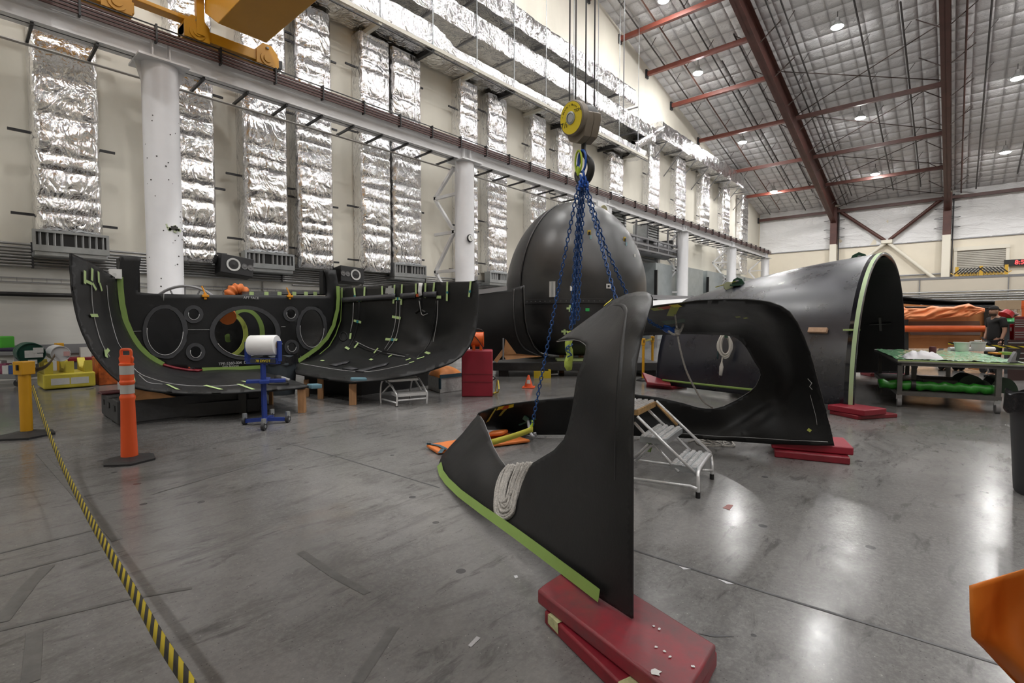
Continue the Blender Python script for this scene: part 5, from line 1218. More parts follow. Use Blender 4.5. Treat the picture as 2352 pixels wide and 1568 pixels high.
o = MB().ribbon(catmull(pts, 8), .05, up=V((RT.x*.55, RT.y*.55, .83)).normalized(), rep=1).build('hazard_belt', HAZ, smooth=180, thick=.002); tag(o, 'black and yellow striped hazard belt hanging across the foreground floor', 'belt')
# orange delineator
q = atz(298, 1058); s = zup(q, 803)/1.14
ORP = pm('delineator_orange', (.80, .105, .02), .45); REFL = pm('reflective_band', (.50, .50, .48), .35, metal=.2)
t = thing('channelizer_post', 'tall orange looped delineator post with two grey reflective bands on a black base', 'traffic post', q)
MB().lathe([(.24*s, 0), (.24*s, .02*s), (.20*s, .035*s), (.07*s, .055*s), (0, .055*s)], q, Matrix.Rotation(.35, 3, 'Z'), 6).build('base', RUB, t, smooth=0)
pr = [(.073, .05), (.072, .1), (.06, .62), (.068, .645), (.068, .665), (.058, .68), (.058, .79), (.066, .80), (.066, .82), (.058, .83), (.062, .86), (.058, .90), (.056, .97), (.064, .985), (.064, 1.0), (.052, 1.01)]
MB().lathe([(r*s, z*s) for r, z in pr], q, n=28).build('post', ORP, t, smooth=40)
for z in (.74, .935): MB().lathe([(.061*s, (z-.045)*s), (.061*s, (z+.045)*s)], q, n=28, caps=False).build('reflective_band', REFL, t)
lp = catmull([V((-.05, 0, 1.0)), V((-.062, 0, 1.05)), V((-.05, 0, 1.075)), V((-.05, 0, 1.12)), V((-.04, 0, 1.14)), V((0, 0, 1.143)), V((.04, 0, 1.14)), V((.05, 0, 1.12)), V((.05, 0, 1.075)), V((.062, 0, 1.05)), V((.05, 0, 1.0))], 4)
MB().tube([q+RH*p.x*s+V((0, 0, p.z*s)) for p in lp], .014*s, 8).prism([q+RH*x*s+V((0, 0, z*s))-FH*.02*s for x, z in ((-.055, 1.0), (.055, 1.0), (.06, 1.05), (.05, 1.085), (-.05, 1.085), (-.06, 1.05))], FH*.04*s).build('loop_handle', ORP, t)
# --- spill pallet, drums, cart by the wall
q = atz(128, 874); d0 = dep(q); xa, ya = frame(.62)
SPY = pm('spill_yellow', (.62, .52, .06), .5, var=.08, vs=4)
xa = V((1, 0, 0)); ya = V((0, 1, 0)); pl, pr_ = aty(76, 880, 16.2), aty(186, 872, 16.2)
x0, x1, y0 = pl.x, pr_.x, 14.4; zp = aty(130, 832, 14.4).z
t = thing('spill_pallet', 'pale yellow plastic spill pallet with drum cradles by the left wall', 'spill pallet', ((x0+x1)/2, y0+.45, 0))
zb = 0
MB().box2((x0, y0, 0.02), (x1, y0+1.0, .34)).build('tray', SPY, t, smooth=0, bevel=.03)
for xx in (x0+.03, (x0+x1)/2-.06, x1-.18):
    MB().prism([(xx, y0+.05, .34), (xx, y0+.95, .34), (xx, y0+.95, .62), (xx, y0+.72, .42), (xx, y0+.28, .42), (xx, y0+.05, .60)], (.14, 0, 0)).build('cradle', SPY, t, smooth=0, bevel=.01)
for xx in (x0+.12, x1-.42): MB().box2((xx, y0-.006, .1), (xx+.3, y0+.02, .24)).build('paper_label', pm('label_paper', (.62, .62, .6), .6, var=.06, vs=25), t, smooth=0)
def drum(xc, zc, r, y, L, m, nm, lab, cat):
    t = thing(nm, lab, cat, (xc, y+L/2, zc-r))
    M_ = Matrix.Rotation(-math.pi/2, 3, 'X')
    MB().lathe([(0, .03), (r*.9, .03), (r*.93, 0), (r, .0), (r, L*.32), (r*1.02, L*.34), (r, L*.36), (r, L*.64), (r*1.02, L*.66), (r, L*.68), (r, L), (0, L)], (xc, y, zc), M_, 40, caps=False).build('shell', m, t)
    return t
LBL = pm('label_paper', (.62, .62, .6), .6, var=.06, vs=25)
gc = aty(72, 812, y0+.1); gr = (aty(104, 812, y0+.1).x-aty(36, 812, y0+.1).x)/2
t = drum(gc.x, max(gc.z, gr+.36), gr, y0+.08, .8, pm('drum_green', (.006, .06, .04), .4), 'green_drum', 'dark green steel drum lying on the spill pallet, paper labels on its end', 'drum')
for i_, (px, py, w_, h_) in enumerate(((71, 813, .19, .15), (88, 804, .16, .11), (90, 816, .12, .08), (75, 831, .14, .09))): p = aty(px, py, y0+.06-.007*i_); MB().box(p, (w_, .02, h_)).build('paper_label', LBL, t, smooth=0)
wc = aty(139, 812, y0+.1); wr = (aty(163, 812, y0+.1).x-aty(116, 812, y0+.1).x)/2
t = drum(wc.x, wc.z, wr, y0+.06, .8, pm('drum_white', (.62, .62, .63), .5), 'white_drum', 'white plastic drum lying on the spill pallet behind a yellow post', 'drum')
p = aty(153, 812, y0+.03); MB().box(p, (.1, .02, .1)).build('red_label', pm('pink_label', (.6, .35, .33), .6), t, smooth=0)
o = MB().box2((x1+.08, y0+.15, 0), (x1+.42, y0+.9, .62)).build('orange_crate', pm('orange_crate_paint', (.45, .10, .02), .5, var=.5, vs=9), smooth=0, bevel=.02); tag(o, 'orange box standing between the spill pallet and the hull tub', 'box')
p0 = aty(188, 822, 16.9); MB_ = MB().box2((p0.x-.25, 17.08, p0.z-.1), (p0.x+.6, 17.37, p0.z+.02)); o = MB_.build('red_mat', pm('red_vinyl', (.27, .012, .025), .42), smooth=0, bevel=.03); tag(o, 'red mat lying on dark boxes by the wall near the white drum', 'mat')
o = MB().box2((p0.x-.2, 17.12, 0), (p0.x+.6, 17.36, p0.z-.1)).build('dark_box', pm('dark_box_grey', (.09, .09, .095), .6), smooth=0, bevel=.02); tag(o, 'dark box under the red mat by the left wall', 'box')
for px, l in ((196, 'small white box by the wall above the orange box'),): p = aty(px, 812, 17.2); o = MB().box(p, (.22, .2, .34)).build('white_box', pm('carton_white', (.6, .58, .54), .6), smooth=0); tag(o, l, 'box')
# utility cart
q = atz(38, 888); d0 = dep(q); t = thing('utility_cart', 'grey plastic utility cart cut by the picture edge, with bottles and packets', 'cart', q)
CG = pm('cart_grey', (.20, .205, .21), .5)
def P3(px, py, d=0): return atd(px, py, d0+d)
l_, r_ = P3(-80, 860), P3(44, 860); zt, zm = zup(q, 808), zup(q, 868)
for z0_, z1_, nm in ((zt-.08, zt, 'upper_tray'), (zm-.02, zm+.08, 'lower_tray')):
    MB().prism([V((l_.x, l_.y, z0_)), V((r_.x, r_.y, z0_)), V((r_.x, r_.y, z0_))+FH*.6, V((l_.x, l_.y, z0_))+FH*.6], (0, 0, z1_-z0_)).build(nm, CG, t, smooth=0, bevel=.01)
for e, o_ in ((r_, -.06), (r_, -.0)): pass
MB().prism([V((r_.x, r_.y, zm))-RH*.10, V((r_.x, r_.y, zm)), V((r_.x, r_.y, zm))+FH*.08, V((r_.x, r_.y, zm))-RH*.1+FH*.08], (0, 0, zt-zm)).build('corner_post', CG, t, smooth=0)
MB().prism([V((r_.x, r_.y, zm))-RH*.10+FH*.5, V((r_.x, r_.y, zm))+FH*.5, V((r_.x, r_.y, zm))+FH*.58, V((r_.x, r_.y, zm))-RH*.1+FH*.58], (0, 0, zt-zm)).build('corner_post', CG, t, smooth=0)
w0 = V((r_.x, r_.y, .075))-RH*.08+FH*.04; MB().cyl(w0-FH*.025, w0+FH*.025, .075, n=20).build('caster', RUB, t); MB().box(w0+V((0, 0, .09)), (.06, .06, .1)).build('caster_fork', GREYST, t, smooth=0)
for px, py, w_, h_, m, l in ((12, 860, .2, .24, pm('box_redblue', (.22, .05, .10), .5, var=.6, vs=14), 'red and blue carton on the lower cart shelf'), (19, 863, .14, .2, LBL, 'white labelled carton on the lower cart shelf'), (33, 862, .12, .2, pm('box_blue', (.03, .08, .25), .5), 'blue packet on the lower cart shelf'), (30, 832, .06, .22, pm('lime_bottle', (.35, .38, .12), .4), 'lime bottle in the upper part of the cart'), (3, 838, .13, .3, pm('clear_jug', (.5, .52, .52), .2), 'pale jug on the cart at the picture edge')):
    p = P3(px, py, .12); zl = zm+.08; o = MB().box((p.x, p.y, zl+h_/2), (w_, .14, h_), Matrix.Rotation(YAW-math.pi/2, 3, 'Z')).build('cart_item', m, smooth=0, bevel=.01); tag(o, l, 'packet', None)
p = P3(4, 800, .3); o = MB().box((p.x, p.y, zt+.17), (.30, .34, .34), Matrix.Rotation(YAW-math.pi/2, 3, 'Z')).build('green_bin', pm('bright_green_bin', (.07, .42, .03), .5), smooth=0, bevel=.03); tag(o, 'bright green bin on top of the grey cart at the picture edge', 'bin')
p = P3(28, 800, .25); o = MB().box((p.x, p.y, zt+.04), (.35, .3, .08), Matrix.Rotation(YAW-math.pi/2, 3, 'Z')).build('dark_cloth', pm('dark_purple_cloth', (.03, .02, .05), .8), smooth=0, bevel=.03); tag(o, 'dark folded cloth on top of the grey cart', 'cloth')
# speakers on the wall
def speaker(px0, px1, py, lab, flip):
    a, c = aty(px0, py, YG-.6), aty(px1, py, YG-.6); m_ = (a+c)/2; w_ = abs(c.x-a.x)*.92; h_ = .58
    t = thing('wall_speaker', lab, 'speaker', m_, 0, 'black wall speakers')
    RX = Matrix.Rotation(-.12, 3, 'X') @ Matrix.Rotation(.12 if not flip else .05, 3, 'Y')
    MB().box(m_, (w_, .5, h_), RX).build('cabinet', pm('speaker_black', (.008, .008, .009), .5), t, smooth=0, bevel=.02)
    yv = RX @ V((0, -1, 0)); xv = RX @ V((1, 0, 0)); s = -1 if flip else 1
    def cone(off, r):
        c0 = m_+xv*off+yv*.255; mm = Matrix((xv, yv.cross(xv), yv)).transposed()
        MB().lathe([(r, .0), (r, .02), (r*.82, .022), (r*.74, .012), (r*.6, -.01), (r*.5, .0)], c0, mm, 32, caps=False).build('cone_ring', pm('speaker_ring', (.6, .6, .58), .5), t)
        MB().lathe([(r*.72, .012), (r*.3, -.05+.06), (0, .02)], c0, mm, 24, caps=False).build('cone', BLACKP, t)
    cone(-s*.12, .2); 
    for o_ in (.20, .38):
        c0 = m_+xv*(s*o_)+yv*.255; mm = Matrix((xv, yv.cross(xv), yv)).transposed()
        MB().lathe([(.095, 0), (.09, .014), (.05, .004), (.03, .012), (0, .016)], c0, mm, 24, caps=False).build('tweeter', pm('tweeter_grey', (.13, .13, .13), .4), t)
    for s2 in (-.4, .4): MB().bar(m_+xv*s2*w_-yv*.2, V((m_+xv*s2*w_-yv*.2).to_tuple()[:1]+(YG-.03, m_.z+.1)), .05).build('bracket', DARKST, t, smooth=0)
speaker(497, 578, 613, 'tilted black wall speaker with pale cone above the bulkhead', False); speaker(772, 830, 633, 'black wall speaker beside the tall upright of the hull tub', True)
# --- blue paper roll stand
q = atz(611, 975); d0 = dep(q); BLU = pm('stand_blue', (.012, .035, .21), .4)
t = thing('paper_roll_stand', 'blue rolling stand holding a roll of white paper', 'stand', q)
def S(px, py, d=0.0): return atd(px, py, d0+d)
MB().bar(S(608, 965), S(604, 833), .055).build('pole', BLU, t, smooth=0)
hub = S(610, 962)
for px, py, dd in ((562, 957, -.0), (661, 955, .15), (625, 950, .35), (606, 975, -.38)):
    e = S(px, py, dd); e.z = hub.z-.03; MB().bar(hub, e, .05, .05).build('leg', BLU, t, smooth=0)
    w0 = V((e.x, e.y, .055)); b = MB(); MB().cyl(w0-RH*.02, w0+RH*.02, .055, n=18).build('caster', RUB, t); MB().box(w0+V((0, 0, .07)), (.05, .05, .07)).build('caster_fork', GALV, t, smooth=0); MB().cyl(w0-RH*.024, w0+RH*.024, .022, n=10).build('caster_hub', GALV, t)
MB().bar(S(566, 876, -.1), S(656, 873, .1), .2, .035).build('shelf', BLU, t, smooth=0); MB().bar(S(607, 878, -.28), S(611, 869, .3), .12, .035).build('shelf', BLU, t, smooth=0)
MB().bar(S(567, 829), S(642, 829), .06, .08).build('cradle_bar', BLU, t, smooth=0)
MB().box(S(604, 829, -.04), (.36, .01, .055), Matrix.Rotation(YAW-math.pi/2, 3, 'Z')).build('bar_label', pm('bar_label_dark', (.03, .035, .05), .5), t, smooth=0)
text3('78 DIVOT', .05, S(604, 829, -.055), RH, V((0, 0, 1)), pm('label_yellow', (.80, .62, .015), .45), t)
MB().bar(S(569, 829), S(569, 785), .05, .1).build('side_arm', BLU, t, smooth=0); MB().bar(S(640, 829), S(640, 783), .05, .1).build('side_arm', BLU, t, smooth=0)
MB().cyl(S(564, 796), S(648, 789), .012, n=8).build('spindle', GALV, t)
o = thing('paper_roll', 'roll of white paper on the blue stand', 'paper roll', S(605, 815))
MB().tube([S(574.5, 793), S(576, 793), S(635, 792), S(636.5, 792)], [.135, .142, .142, .135], 36).build('roll', pm('paper_white', (.80, .80, .80), .7), o, smooth=50); MB().cyl(S(636, 792), S(637.2, 792), .05, n=18).build('core', pm('card_core', (.4, .3, .2), .7), o)
# trash bin behind the stand
def bin_(px, base, top, r0, r1, lab, m, bag=True):
    q = atz(px, base); h = zup(q, top); t = thing('trash_bin', lab, 'trash bin', q, 0, 'grey trash bins')
    pr = [(r0*.96, 0), (r0, .02), (r0+(r1-r0)*.95, h*.92), (r1, h*.925), (r1*1.05, h*.95), (r1*1.05, h*.99), (r1*.98, h), (r1*.9, h*.93), (r0*.9, .05), (0, .05)]
    MB().lathe(pr, q, n=36, caps=False).build('barrel', m, t)
    for a in (0, math.pi):
        c = q+RH*(r1*1.02*math.cos(a+.9))-FH*(r1*1.02*abs(math.sin(a+.9))); MB().box(c+V((0, 0, h*.82)), (.13, .05, .04), Matrix.Rotation(YAW-math.pi/2, 3, 'Z')).build('grip', m, t, smooth=0)
    if bag:
        rg = random.Random(px)
        pts = lambda u, v: q+V((0, 0, h+.02-.16*v+.02*math.sin(u*40)))+(RH*math.cos(2*math.pi*u)+FH*math.sin(2*math.pi*u))*(r1*(1.07+.02*math.sin(u*55)+.02*v))
        MB().grid(pts, 60, 5, True).build('bin_bag', pm('bag_black', (.014, .014, .016), .22, bump=.5, bs=14), t, smooth=180)
    return t
BIN = pm('bin_slate', (.07, .085, .10), .5)
bin_(646, 904, 818, .26, .30, 'slate grey trash bin behind the blue paper stand', BIN)
t = thing('orbital_sander', 'small dark sander lying on the tip of the near hull lip', 'tool', dL.at(640, 880, .05))
p = dL.at(640, 882, .1); MB().lathe([(.16, -.02), (.16, .02), (.07, .03), (.07, .1), (.05, .14), (0, .15)], p, n=20).build('body', pm('tool_black', (.02, .02, .02), .4), t); MB().cyl(p+V((0, 0, .12)), p+RH*.18+V((0, 0, .06)), .03, n=10).build('handle', GREYST, t)
# --- white step stool
ALU = pm('aluminium', (.70, .70, .71), .35, metal=.45, var=.1, vs=20); TREAD = pm('tread_grip', (.34, .34, .34), .45, metal=.3, bump=.8, bs=70)
def S2(px, py, z): return atz(px, py, z)
qf = [atz(909, 938), atz(978, 928), atz(942, 918), atz(876, 929)]   # feet: near, right, back, left
t = thing('step_stool', 'two step white aluminium stool before the far hull lip', 'step stool', (qf[0]+qf[2])/2)
zs1, zs2 = .30, .60
tl, tr, tf = atz(884, 869, zs2), atz(951, 863, zs2), None
d0 = dep(atz(925, 925))
def Q(px, py, d=0): return atd(px, py, d0+d)
MB().prism([Q(886, 873, -.12), Q(961, 868, -.05), Q(950, 863, .28), Q(890, 867, .25)], V((0, 0, -.04))).build('top_step', ALU, t, smooth=0)
MB().prism([Q(911, 905, -.36), Q(980, 900, -.3), Q(970, 896, -.05), Q(898, 900, -.1)], V((0, 0, -.05))).build('lower_step', ALU, t, smooth=0)
for k in range(4):
    MB().bar(Q(888+k*1, 871-k*1.3, -.06+.08*k), Q(958-k*1.5, 866.5-k*1.1, .0+.07*k), .04, .02).build('tread', TREAD, t, smooth=0)
for k in range(3): MB().bar(Q(909-k*3.5, 903-k*1.2, -.32+.08*k), Q(977-k*3, 898.5-k*.8, -.26+.07*k), .04, .02).build('tread', TREAD, t, smooth=0)
for pth in ([(875, 930, .0), (874, 905, .0), (876, 880, .0), (881, 873, -.02), (888, 874, -.1), (900, 888, -.24), (909, 902, -.38), (912, 912, -.4), (911, 938, -.42)], [(942, 918, .45), (943, 890, .42), (946, 872, .36)], [(961, 868, -.05), (968, 878, -.14), (977, 895, -.28), (981, 902, -.3), (980, 927, -.3)], [(876, 905, 0), (897, 884, -.1), (905, 897, -.3)], [(877, 916, -.02), (910, 925, -.4)], [(912, 920, -.4), (980, 914, -.3)], [(952, 870, .2), (967, 895, 0)]):
    MB().tube(catmull([Q(*p) for p in pth], 4), .016, 8).build('tube_leg', ALU, t, smooth=180)
for px, py, d in ((875, 929, 0), (911, 936, -.42), (942, 918, .44)): MB().box(Q(px, py, d), (.035, .035, .06)).build('rubber_foot', BLACKP, t, smooth=0)
# --- red foam block with blower, styrofoam block
REDV = pm('red_vinyl', (.20, .010, .02), .45, var=.25, vs=6)
REDB = pm('red_block_vinyl', (.27, .010, .026), .5, var=.12, vs=2)
REDD = pm('dirty_red_vinyl', (.25, .018, .03), .42, col2=(.12, .042, .046), vs=6, bump=.15, bs=10)
q = atz(1096, 911); a_ = .0
xa, ya = frame(.03); h = zup(q, 805); w_ = 71/F*dep(q)
t = thing('foam_block', 'upright red vinyl foam block carrying an orange blower', 'foam block', q+ya*.25)
def blk(u, v): pass
oriented_box(q, xa, ya, (-w_/2, w_/2), (0, .5), 0, h).build('block', REDB, t, smooth=40, bevel=.02)
for z in (.33, .5): MB().bar(q-xa*w_*.49-ya*.004+V((0, 0, h*z)), q+xa*w_*.49-ya*.004+V((0, 0, h*z-.01)), .012, .012).build('seam', pm('red_seam', (.17, .008, .018), .5), t, smooth=0)
MB().tube(catmull([q+xa*(w_/2+.0)+ya*.2+V((0, 0, h*.42)), q+xa*(w_/2+.05)+ya*.2+V((0, 0, h*.38)), q+xa*(w_/2)+ya*.2+V((0, 0, h*.33))], 4), .012, 6).build('handle_strap', BLACKP, t)
fc = q+ya*.22+V((0, 0, h+.21)); t = thing('blower_fan', 'orange drum blower fan standing on the red foam block', 'fan', q+ya*.22+V((0, 0, h)))
ORF = pm('fan_orange', (.75, .12, .012), .35)
MB().tube([fc-xa*.125, fc-xa*.12, fc-xa*.12, fc+xa*.12, fc+xa*.12, fc+xa*.125], [.145, .155, .145, .145, .155, .145], 32).build('housing', ORF, t, smooth=30)
b = MB()
for s in (-.07, .07): b.prism([fc+xa*(s-.025)-ya*.10+V((0, 0, -.21)), fc+xa*(s+.025)-ya*.10+V((0, 0, -.21)), fc+xa*(s+.025)-ya*.1+V((0, 0, -.09)), fc+xa*(s-.025)-ya*.1+V((0, 0, -.09))], ya*.2)
b.build('foot', ORF, t, smooth=0)
MB().tube(catmull([fc-xa*.09+V((0, 0, .15)), fc-xa*.09+V((0, 0, .185)), fc+V((0, 0, .205)), fc+xa*.08+V((0, 0, .185)), fc+xa*.09+V((0, 0, .15))], 5), .011, 8).build('handle', BLACKP, t)
MB().tube(catmull([fc-xa*.07-ya*.13+V((0, 0, .09)), fc-ya*.16+V((0, 0, .02)), fc+xa*.1-ya*.16+V((0, 0, -.13)), fc+xa*.13-ya*.12+V((0, 0, -.19))], 6), .008, 6).build('cord', BLACKP, t)
MB().box(fc-xa*.07+V((0, 0, .16)), (.09, .07, .04)).build('switch_box', BLACKP, t, smooth=0)
o = MB().tube(catmull([atz(1133, 905), atz(1138, 898, .02), q+xa*(w_/2+.1)+ya*.35+V((0, 0, .28)), atz(1146, 893, .2), atz(1143, 900, .05), atz(1133, 903, .02), atz(1145, 900, .01)], 6), .012, 6).build('extension_cord', pm('cord_yellow', (.5, .40, .05), .5)); tag(o, 'loop of yellow cord on the floor beside the red foam block', 'cord')
FOAMW = pm('white_foam_block', (.55, .55, .54), .8, var=.15, vs=18, bump=.5, bs=30)
p1, p2, p3 = atz(1011, 903), atz(983, 893), atz(1065, 896)
hb_ = zup(p1, 868); t = thing('styrofoam_block', 'rough white foam block under the far hull lip, orange bag on top', 'foam block', p1)
MB().prism([p2, p1, p3, p3+(p2-p1)], (0, 0, hb_)).build('block', FOAMW, t, smooth=0, bevel=.01)
bc = (p1+p3)/2+(p2-p1)*.35+V((0, 0, hb_))
e1, e2 = (p3-p1), (p2-p1)
def pil(u, v):
    p = p1+e1*(.0+.98*u)+e2*v+V((0, 0, hb_)); k = (math.sin(math.pi*u)*math.sin(math.pi*v))**.35 if 0 < u < 1 and 0 < v < 1 else 0
    return p+V((0, 0, .0+.20*k+.02*noise.noise(V((u*7, v*5, 1)))))
t = thing('orange_bag', 'orange bag with slate straps lying on the white foam block', 'bag', bc)
MB().grid(pil, 22, 14).build('bag', pm('orange_canvas', (.55, .17, .02), .6, var=.15, vs=6), t, smooth=180)
MB().bar(p1-FH*.02+V((0, 0, hb_+.03)), p3-FH*.02+V((0, 0, hb_+.03)), .02, .07).build('strap', pm('slate_strap', (.03, .08, .11), .6), t, smooth=0); MB().bar(p1-FH*.03+V((0, 0, hb_)), p1-FH*.03+V((0, 0, hb_-.22)), .02, .06).build('strap', pm('slate_strap', (.03, .08, .11), .6), t, smooth=0)
# cone, yellow bracket
q = atz(1214, 890); h = zup(q, 861); t = thing('traffic_cone', 'small orange traffic cone on the floor before the dome platform', 'traffic cone', q)
MB().box(q+V((0, 0, .012)), (.27, .27, .024), Matrix.Rotation(.6, 3, 'Z')).build('base', ORP, t, smooth=0, bevel=.006); MB().lathe([(.10, .02), (.022, h-.01), (.015, h), (0, h)], q, n=24, caps=False).build('cone', ORP, t)
MB().lathe([(.082, .10), (.063, .18)], q, n=24, a0=YAW+math.pi-.6, a1=YAW+math.pi+.5).build('label', LBL, t)
q = atz(1245, 868); t = thing('yellow_bracket', 'yellow steel bracket lying on the floor behind the traffic cone', 'bracket', q)
obox(q, RH, FH, .42, .03, 0, .18).build('web', pm('bracket_yellow', (.6, .45, .02), .5), t, smooth=0); obox(q-RH*.1+FH*.12, RH, FH, .1, .25, 0, .12).build('arm', pm('bracket_yellow', (.6, .45, .02), .5), t, smooth=0); obox(q+RH*.2+FH*.15, RH, FH, .06, .3, 0, .2).build('arm', pm('bracket_yellow', (.6, .45, .02), .5), t, smooth=0)
MB().bar(q+RH*.2+FH*.1+V((0, 0, .08)), q+RH*.42+FH*.1+V((0, 0, .09)), .03).build('rod', GREYST, t, smooth=0)
# posts beyond the front shell
q = atz(1477, 874); za = zup(q, 778); stanchion(q, za, 'slim yellow barrier post just behind the tall black fin', .032, .17, .2)
q3 = atz(1498, 858); zb_ = zup(q3, 773); stanchion(q3, zb_, 'slim yellow barrier post farther behind the fin, by the barrel shell', .034, .18, .2)
o = MB().ribbon([(q+V((0, 0, za-.06))).lerp(q3+V((0, 0, zb_-.06)), k/6) for k in range(7)], .05).build('barrier_belt', pm('olive_belt', (.35, .30, .04), .6), smooth=0, thick=.003); tag(o, 'short yellow belt between the two posts behind the fin', 'belt')
# --- rolling ladder
t = thing('rolling_ladder', 'three step silver folding ladder stand beside the tall black fin', 'ladder', atz(1560, 1100))
wdir = V((RH*.53+FH*.85)).normalized(); cdir = V((-RH*.85+FH*.53)).normalized()
near_c = [atz(1604, 1074, .23), atz(1532, 1008, .46), atz(1466, 940, .69)]
WD = .56; SD = .24
RUST = pm('rusty_edge', (.36, .22, .09), .6, metal=.3, var=.3, vs=25)
for k, c in enumerate(near_c):
    a = c; b_ = c+wdir*WD; e = b_+cdir*SD; f = a+cdir*SD
    MB().prism([p-V((0, 0, .055)) for p in (a, b_, e, f)], (0, 0, .05)).build('step', GALV if k < 2 else RUST, t, smooth=0)
    for j in range(4):
        s = SD*(.06+.25*j); m = MB(); n = 13
        m.bar(a+cdir*(s+.02)+V((0, 0, -.003)), b_+cdir*(s+.02)+V((0, 0, -.003)), .035, .01)
        for i in range(n):
            p = a.lerp(b_, (i+.5)/n)+cdir*(s+.02); m.box(p+V((0, 0, .006)), (.018, .03, .014), Matrix.Rotation(.6, 3, 'Z'))
        m.build('tread_strip', ALU, t, smooth=0)
def rail(pts, r=.0135, m=ALU, nm='rail'): return MB().tube(pts, r, 8).build(nm, m, t, smooth=180)
# four slanted stringers, two on each side
rail([atz(1457, 970, .52), atz(1559, 1083, .17)], nm='stringer')
rail([near_c[2]-wdir*.02+V((0, 0, -.06)), near_c[1]-wdir*.02+V((0, 0, -.05)), near_c[0]-wdir*.02+V((0, 0, -.06)), atz(1596, 1086, .15)], nm='stringer')
b0, b1 = near_c[2]+wdir*WD, near_c[0]+wdir*WD
rail([b0, b1], nm='stringer'); rail([b0+cdir*.19, b1+cdir*.19], nm='stringer')
rail([near_c[2]+wdir*WD+V((0, 0, -.02)), (near_c[2].lerp(near_c[1], .8))+wdir*WD+V((0, 0, -.03))], .0145, RUST, 'rusted_length')
ft = [atz(1603, 1143), atz(1635, 1100)]
arc = catmull([ft[0]+V((0, 0, .03)), ft[0]+V((0, 0, .14)), near_c[0].lerp(ft[0]+V((0, 0, .23)), .5)+V((0, 0, -.02)), near_c[0]+wdir*.12+(ft[0]-near_c[0])*.4*V((1, 1, 0)).length*0+V((0, 0, -.01)), near_c[0]+wdir*(WD-.06)+V((0, 0, .0)), ft[1].lerp(near_c[0]+wdir*WD, .4)+V((0, 0, .08)), ft[1]+V((0, 0, .12)), ft[1]+V((0, 0, .03))], 5)
rail(arc, .0155, nm='front_leg')
for f in ft: MB().cyl(f, f+V((0, 0, .05)), .02, n=12).build('rubber_foot', BLACKP, t)
rail([atz(1455, 1099, .1), atz(1585, 1116, .1), atz(1600, 1122, .1)], .014, nm='base_rail'); rail([atz(1458, 1056, .12), atz(1545, 1067, .12)], .013, nm='base_rail')
rail([atz(1457, 1052, .13), atz(1490, 1020, .36)], .014, nm='brace'); rail([atz(1462, 1056, .13), atz(1497, 1021, .36)], .014, nm='brace')
rail([atz(1636, 1080, .1), atz(1612, 1079, .13)], .012, nm='brace')
MB().box(atz(1491, 1025, .3), (.02, .05, .1), Matrix.Rotation(.5, 3, 'Y')).build('green_tape', TAPE, t, smooth=0); MB().box(atz(1480, 1006, .4), (.012, .03, .07), Matrix.Rotation(.3, 3, 'Y')).build('green_tape', TAPE, t, smooth=0)
rail([atz(1463, 1058, .02)+FH*.5, atz(1463, 1058, .5)+FH*.5, near_c[2]+cdir*.2+wdir*.5], .014, nm='rear_leg'); rail([atz(1440, 1100, .02), near_c[2]+cdir*.2], .014, nm='rear_leg')
# --- red mats
def mat(p, lab, m, th, z=0.0, cat='mat', tilt=None, nm='red_mat', grp='red floor mats'):
    """p: four floor points round the mat"""
    t = MB(); n = 10
    P = [V(q_) for q_ in p]
    o = MB().prism([q_ for q_ in P], (0, 0, th)).build(nm, m, smooth=30, bevel=th*.16); return tag(o, lab, cat, grp)
def quadz(l, zs): return [atz(x, y, z) for (x, y), z in zip(l, zs)]
# near stack: lower then upper mat, tops at about .07 and .14
def rdz(pts, z):
    return [atz(W/2+F*r/d, 733+F*(EYE-z)/d, z) for r, d in pts]
lowm = rdz([(.159, 2.487), (.561, 1.732), (.887, 2.18), (.43, 2.80)], .07)
A = lowm[0]; D1 = (lowm[1]-lowm[0]).normalized(); D2 = V((-D1.y, D1.x, 0)); D2 = D2 if D2.dot(RH) > 0 else -D2
mat([p-V((0, 0, .07)) for p in lowm], 'lower dirty red mat at the fin tip, with tape tabs, nearest the camera', REDV, .068)
for s in (.04, .56):
    o = MB().prism([A+D1*s-D2*.004+V((0, 0, -.045)), A+D1*s-D2*.004+V((0, 0, .001)), A+D1*(s+.0)+D2*.09+V((0, 0, .003)), A+D1*(s+.085)+D2*.075+V((0, 0, .003)), A+D1*(s+.085)-D2*.004+V((0, 0, .001)), A+D1*(s+.09)-D2*.004+V((0, 0, -.05))], D2*.002).build('tape_tab', pm('dirty_tape', (.42, .42, .22), .7, var=.3, vs=30), smooth=0)
    tag(o, 'yellowed tape scrap on the lower red mat, '+('at its far corner' if s < .4 else 'nearest the camera'), 'tape', 'tape scraps on the lower mat')
upm = rdz([(.127, 2.54), (.618, 1.786), (.687, 1.90), (.854, 2.11), (.39, 2.85), (.17, 2.60)], .145)
mat([p-V((0, 0, .075)) for p in upm], 'large upper dirty red mat under the pointed tip of the fin', REDD, .073)
r4 = random.Random(11); b = MB()
for px, py in ((1506, 1544), (1501, 1437), (1514, 1444), (1539, 1508), (1507, 1485), (1526, 1495), (1592, 1530)):
    p = atz(px, py, .1462); s = .02 if px == 1506 else .007
    b.prism([p+V((s*math.cos(a)*r4.uniform(.6, 1.3), s*math.sin(a)*r4.uniform(.6, 1.3), 0)) for a in [2*math.pi*k/9 for k in range(9)]], (0, 0, .0012))
o = b.build('paint_drips', pm('paint_drip_white', (.6, .6, .6), .5), smooth=0); tag(o, 'white paint drips spotted on the large upper red mat', 'paint', None, 'stuff')
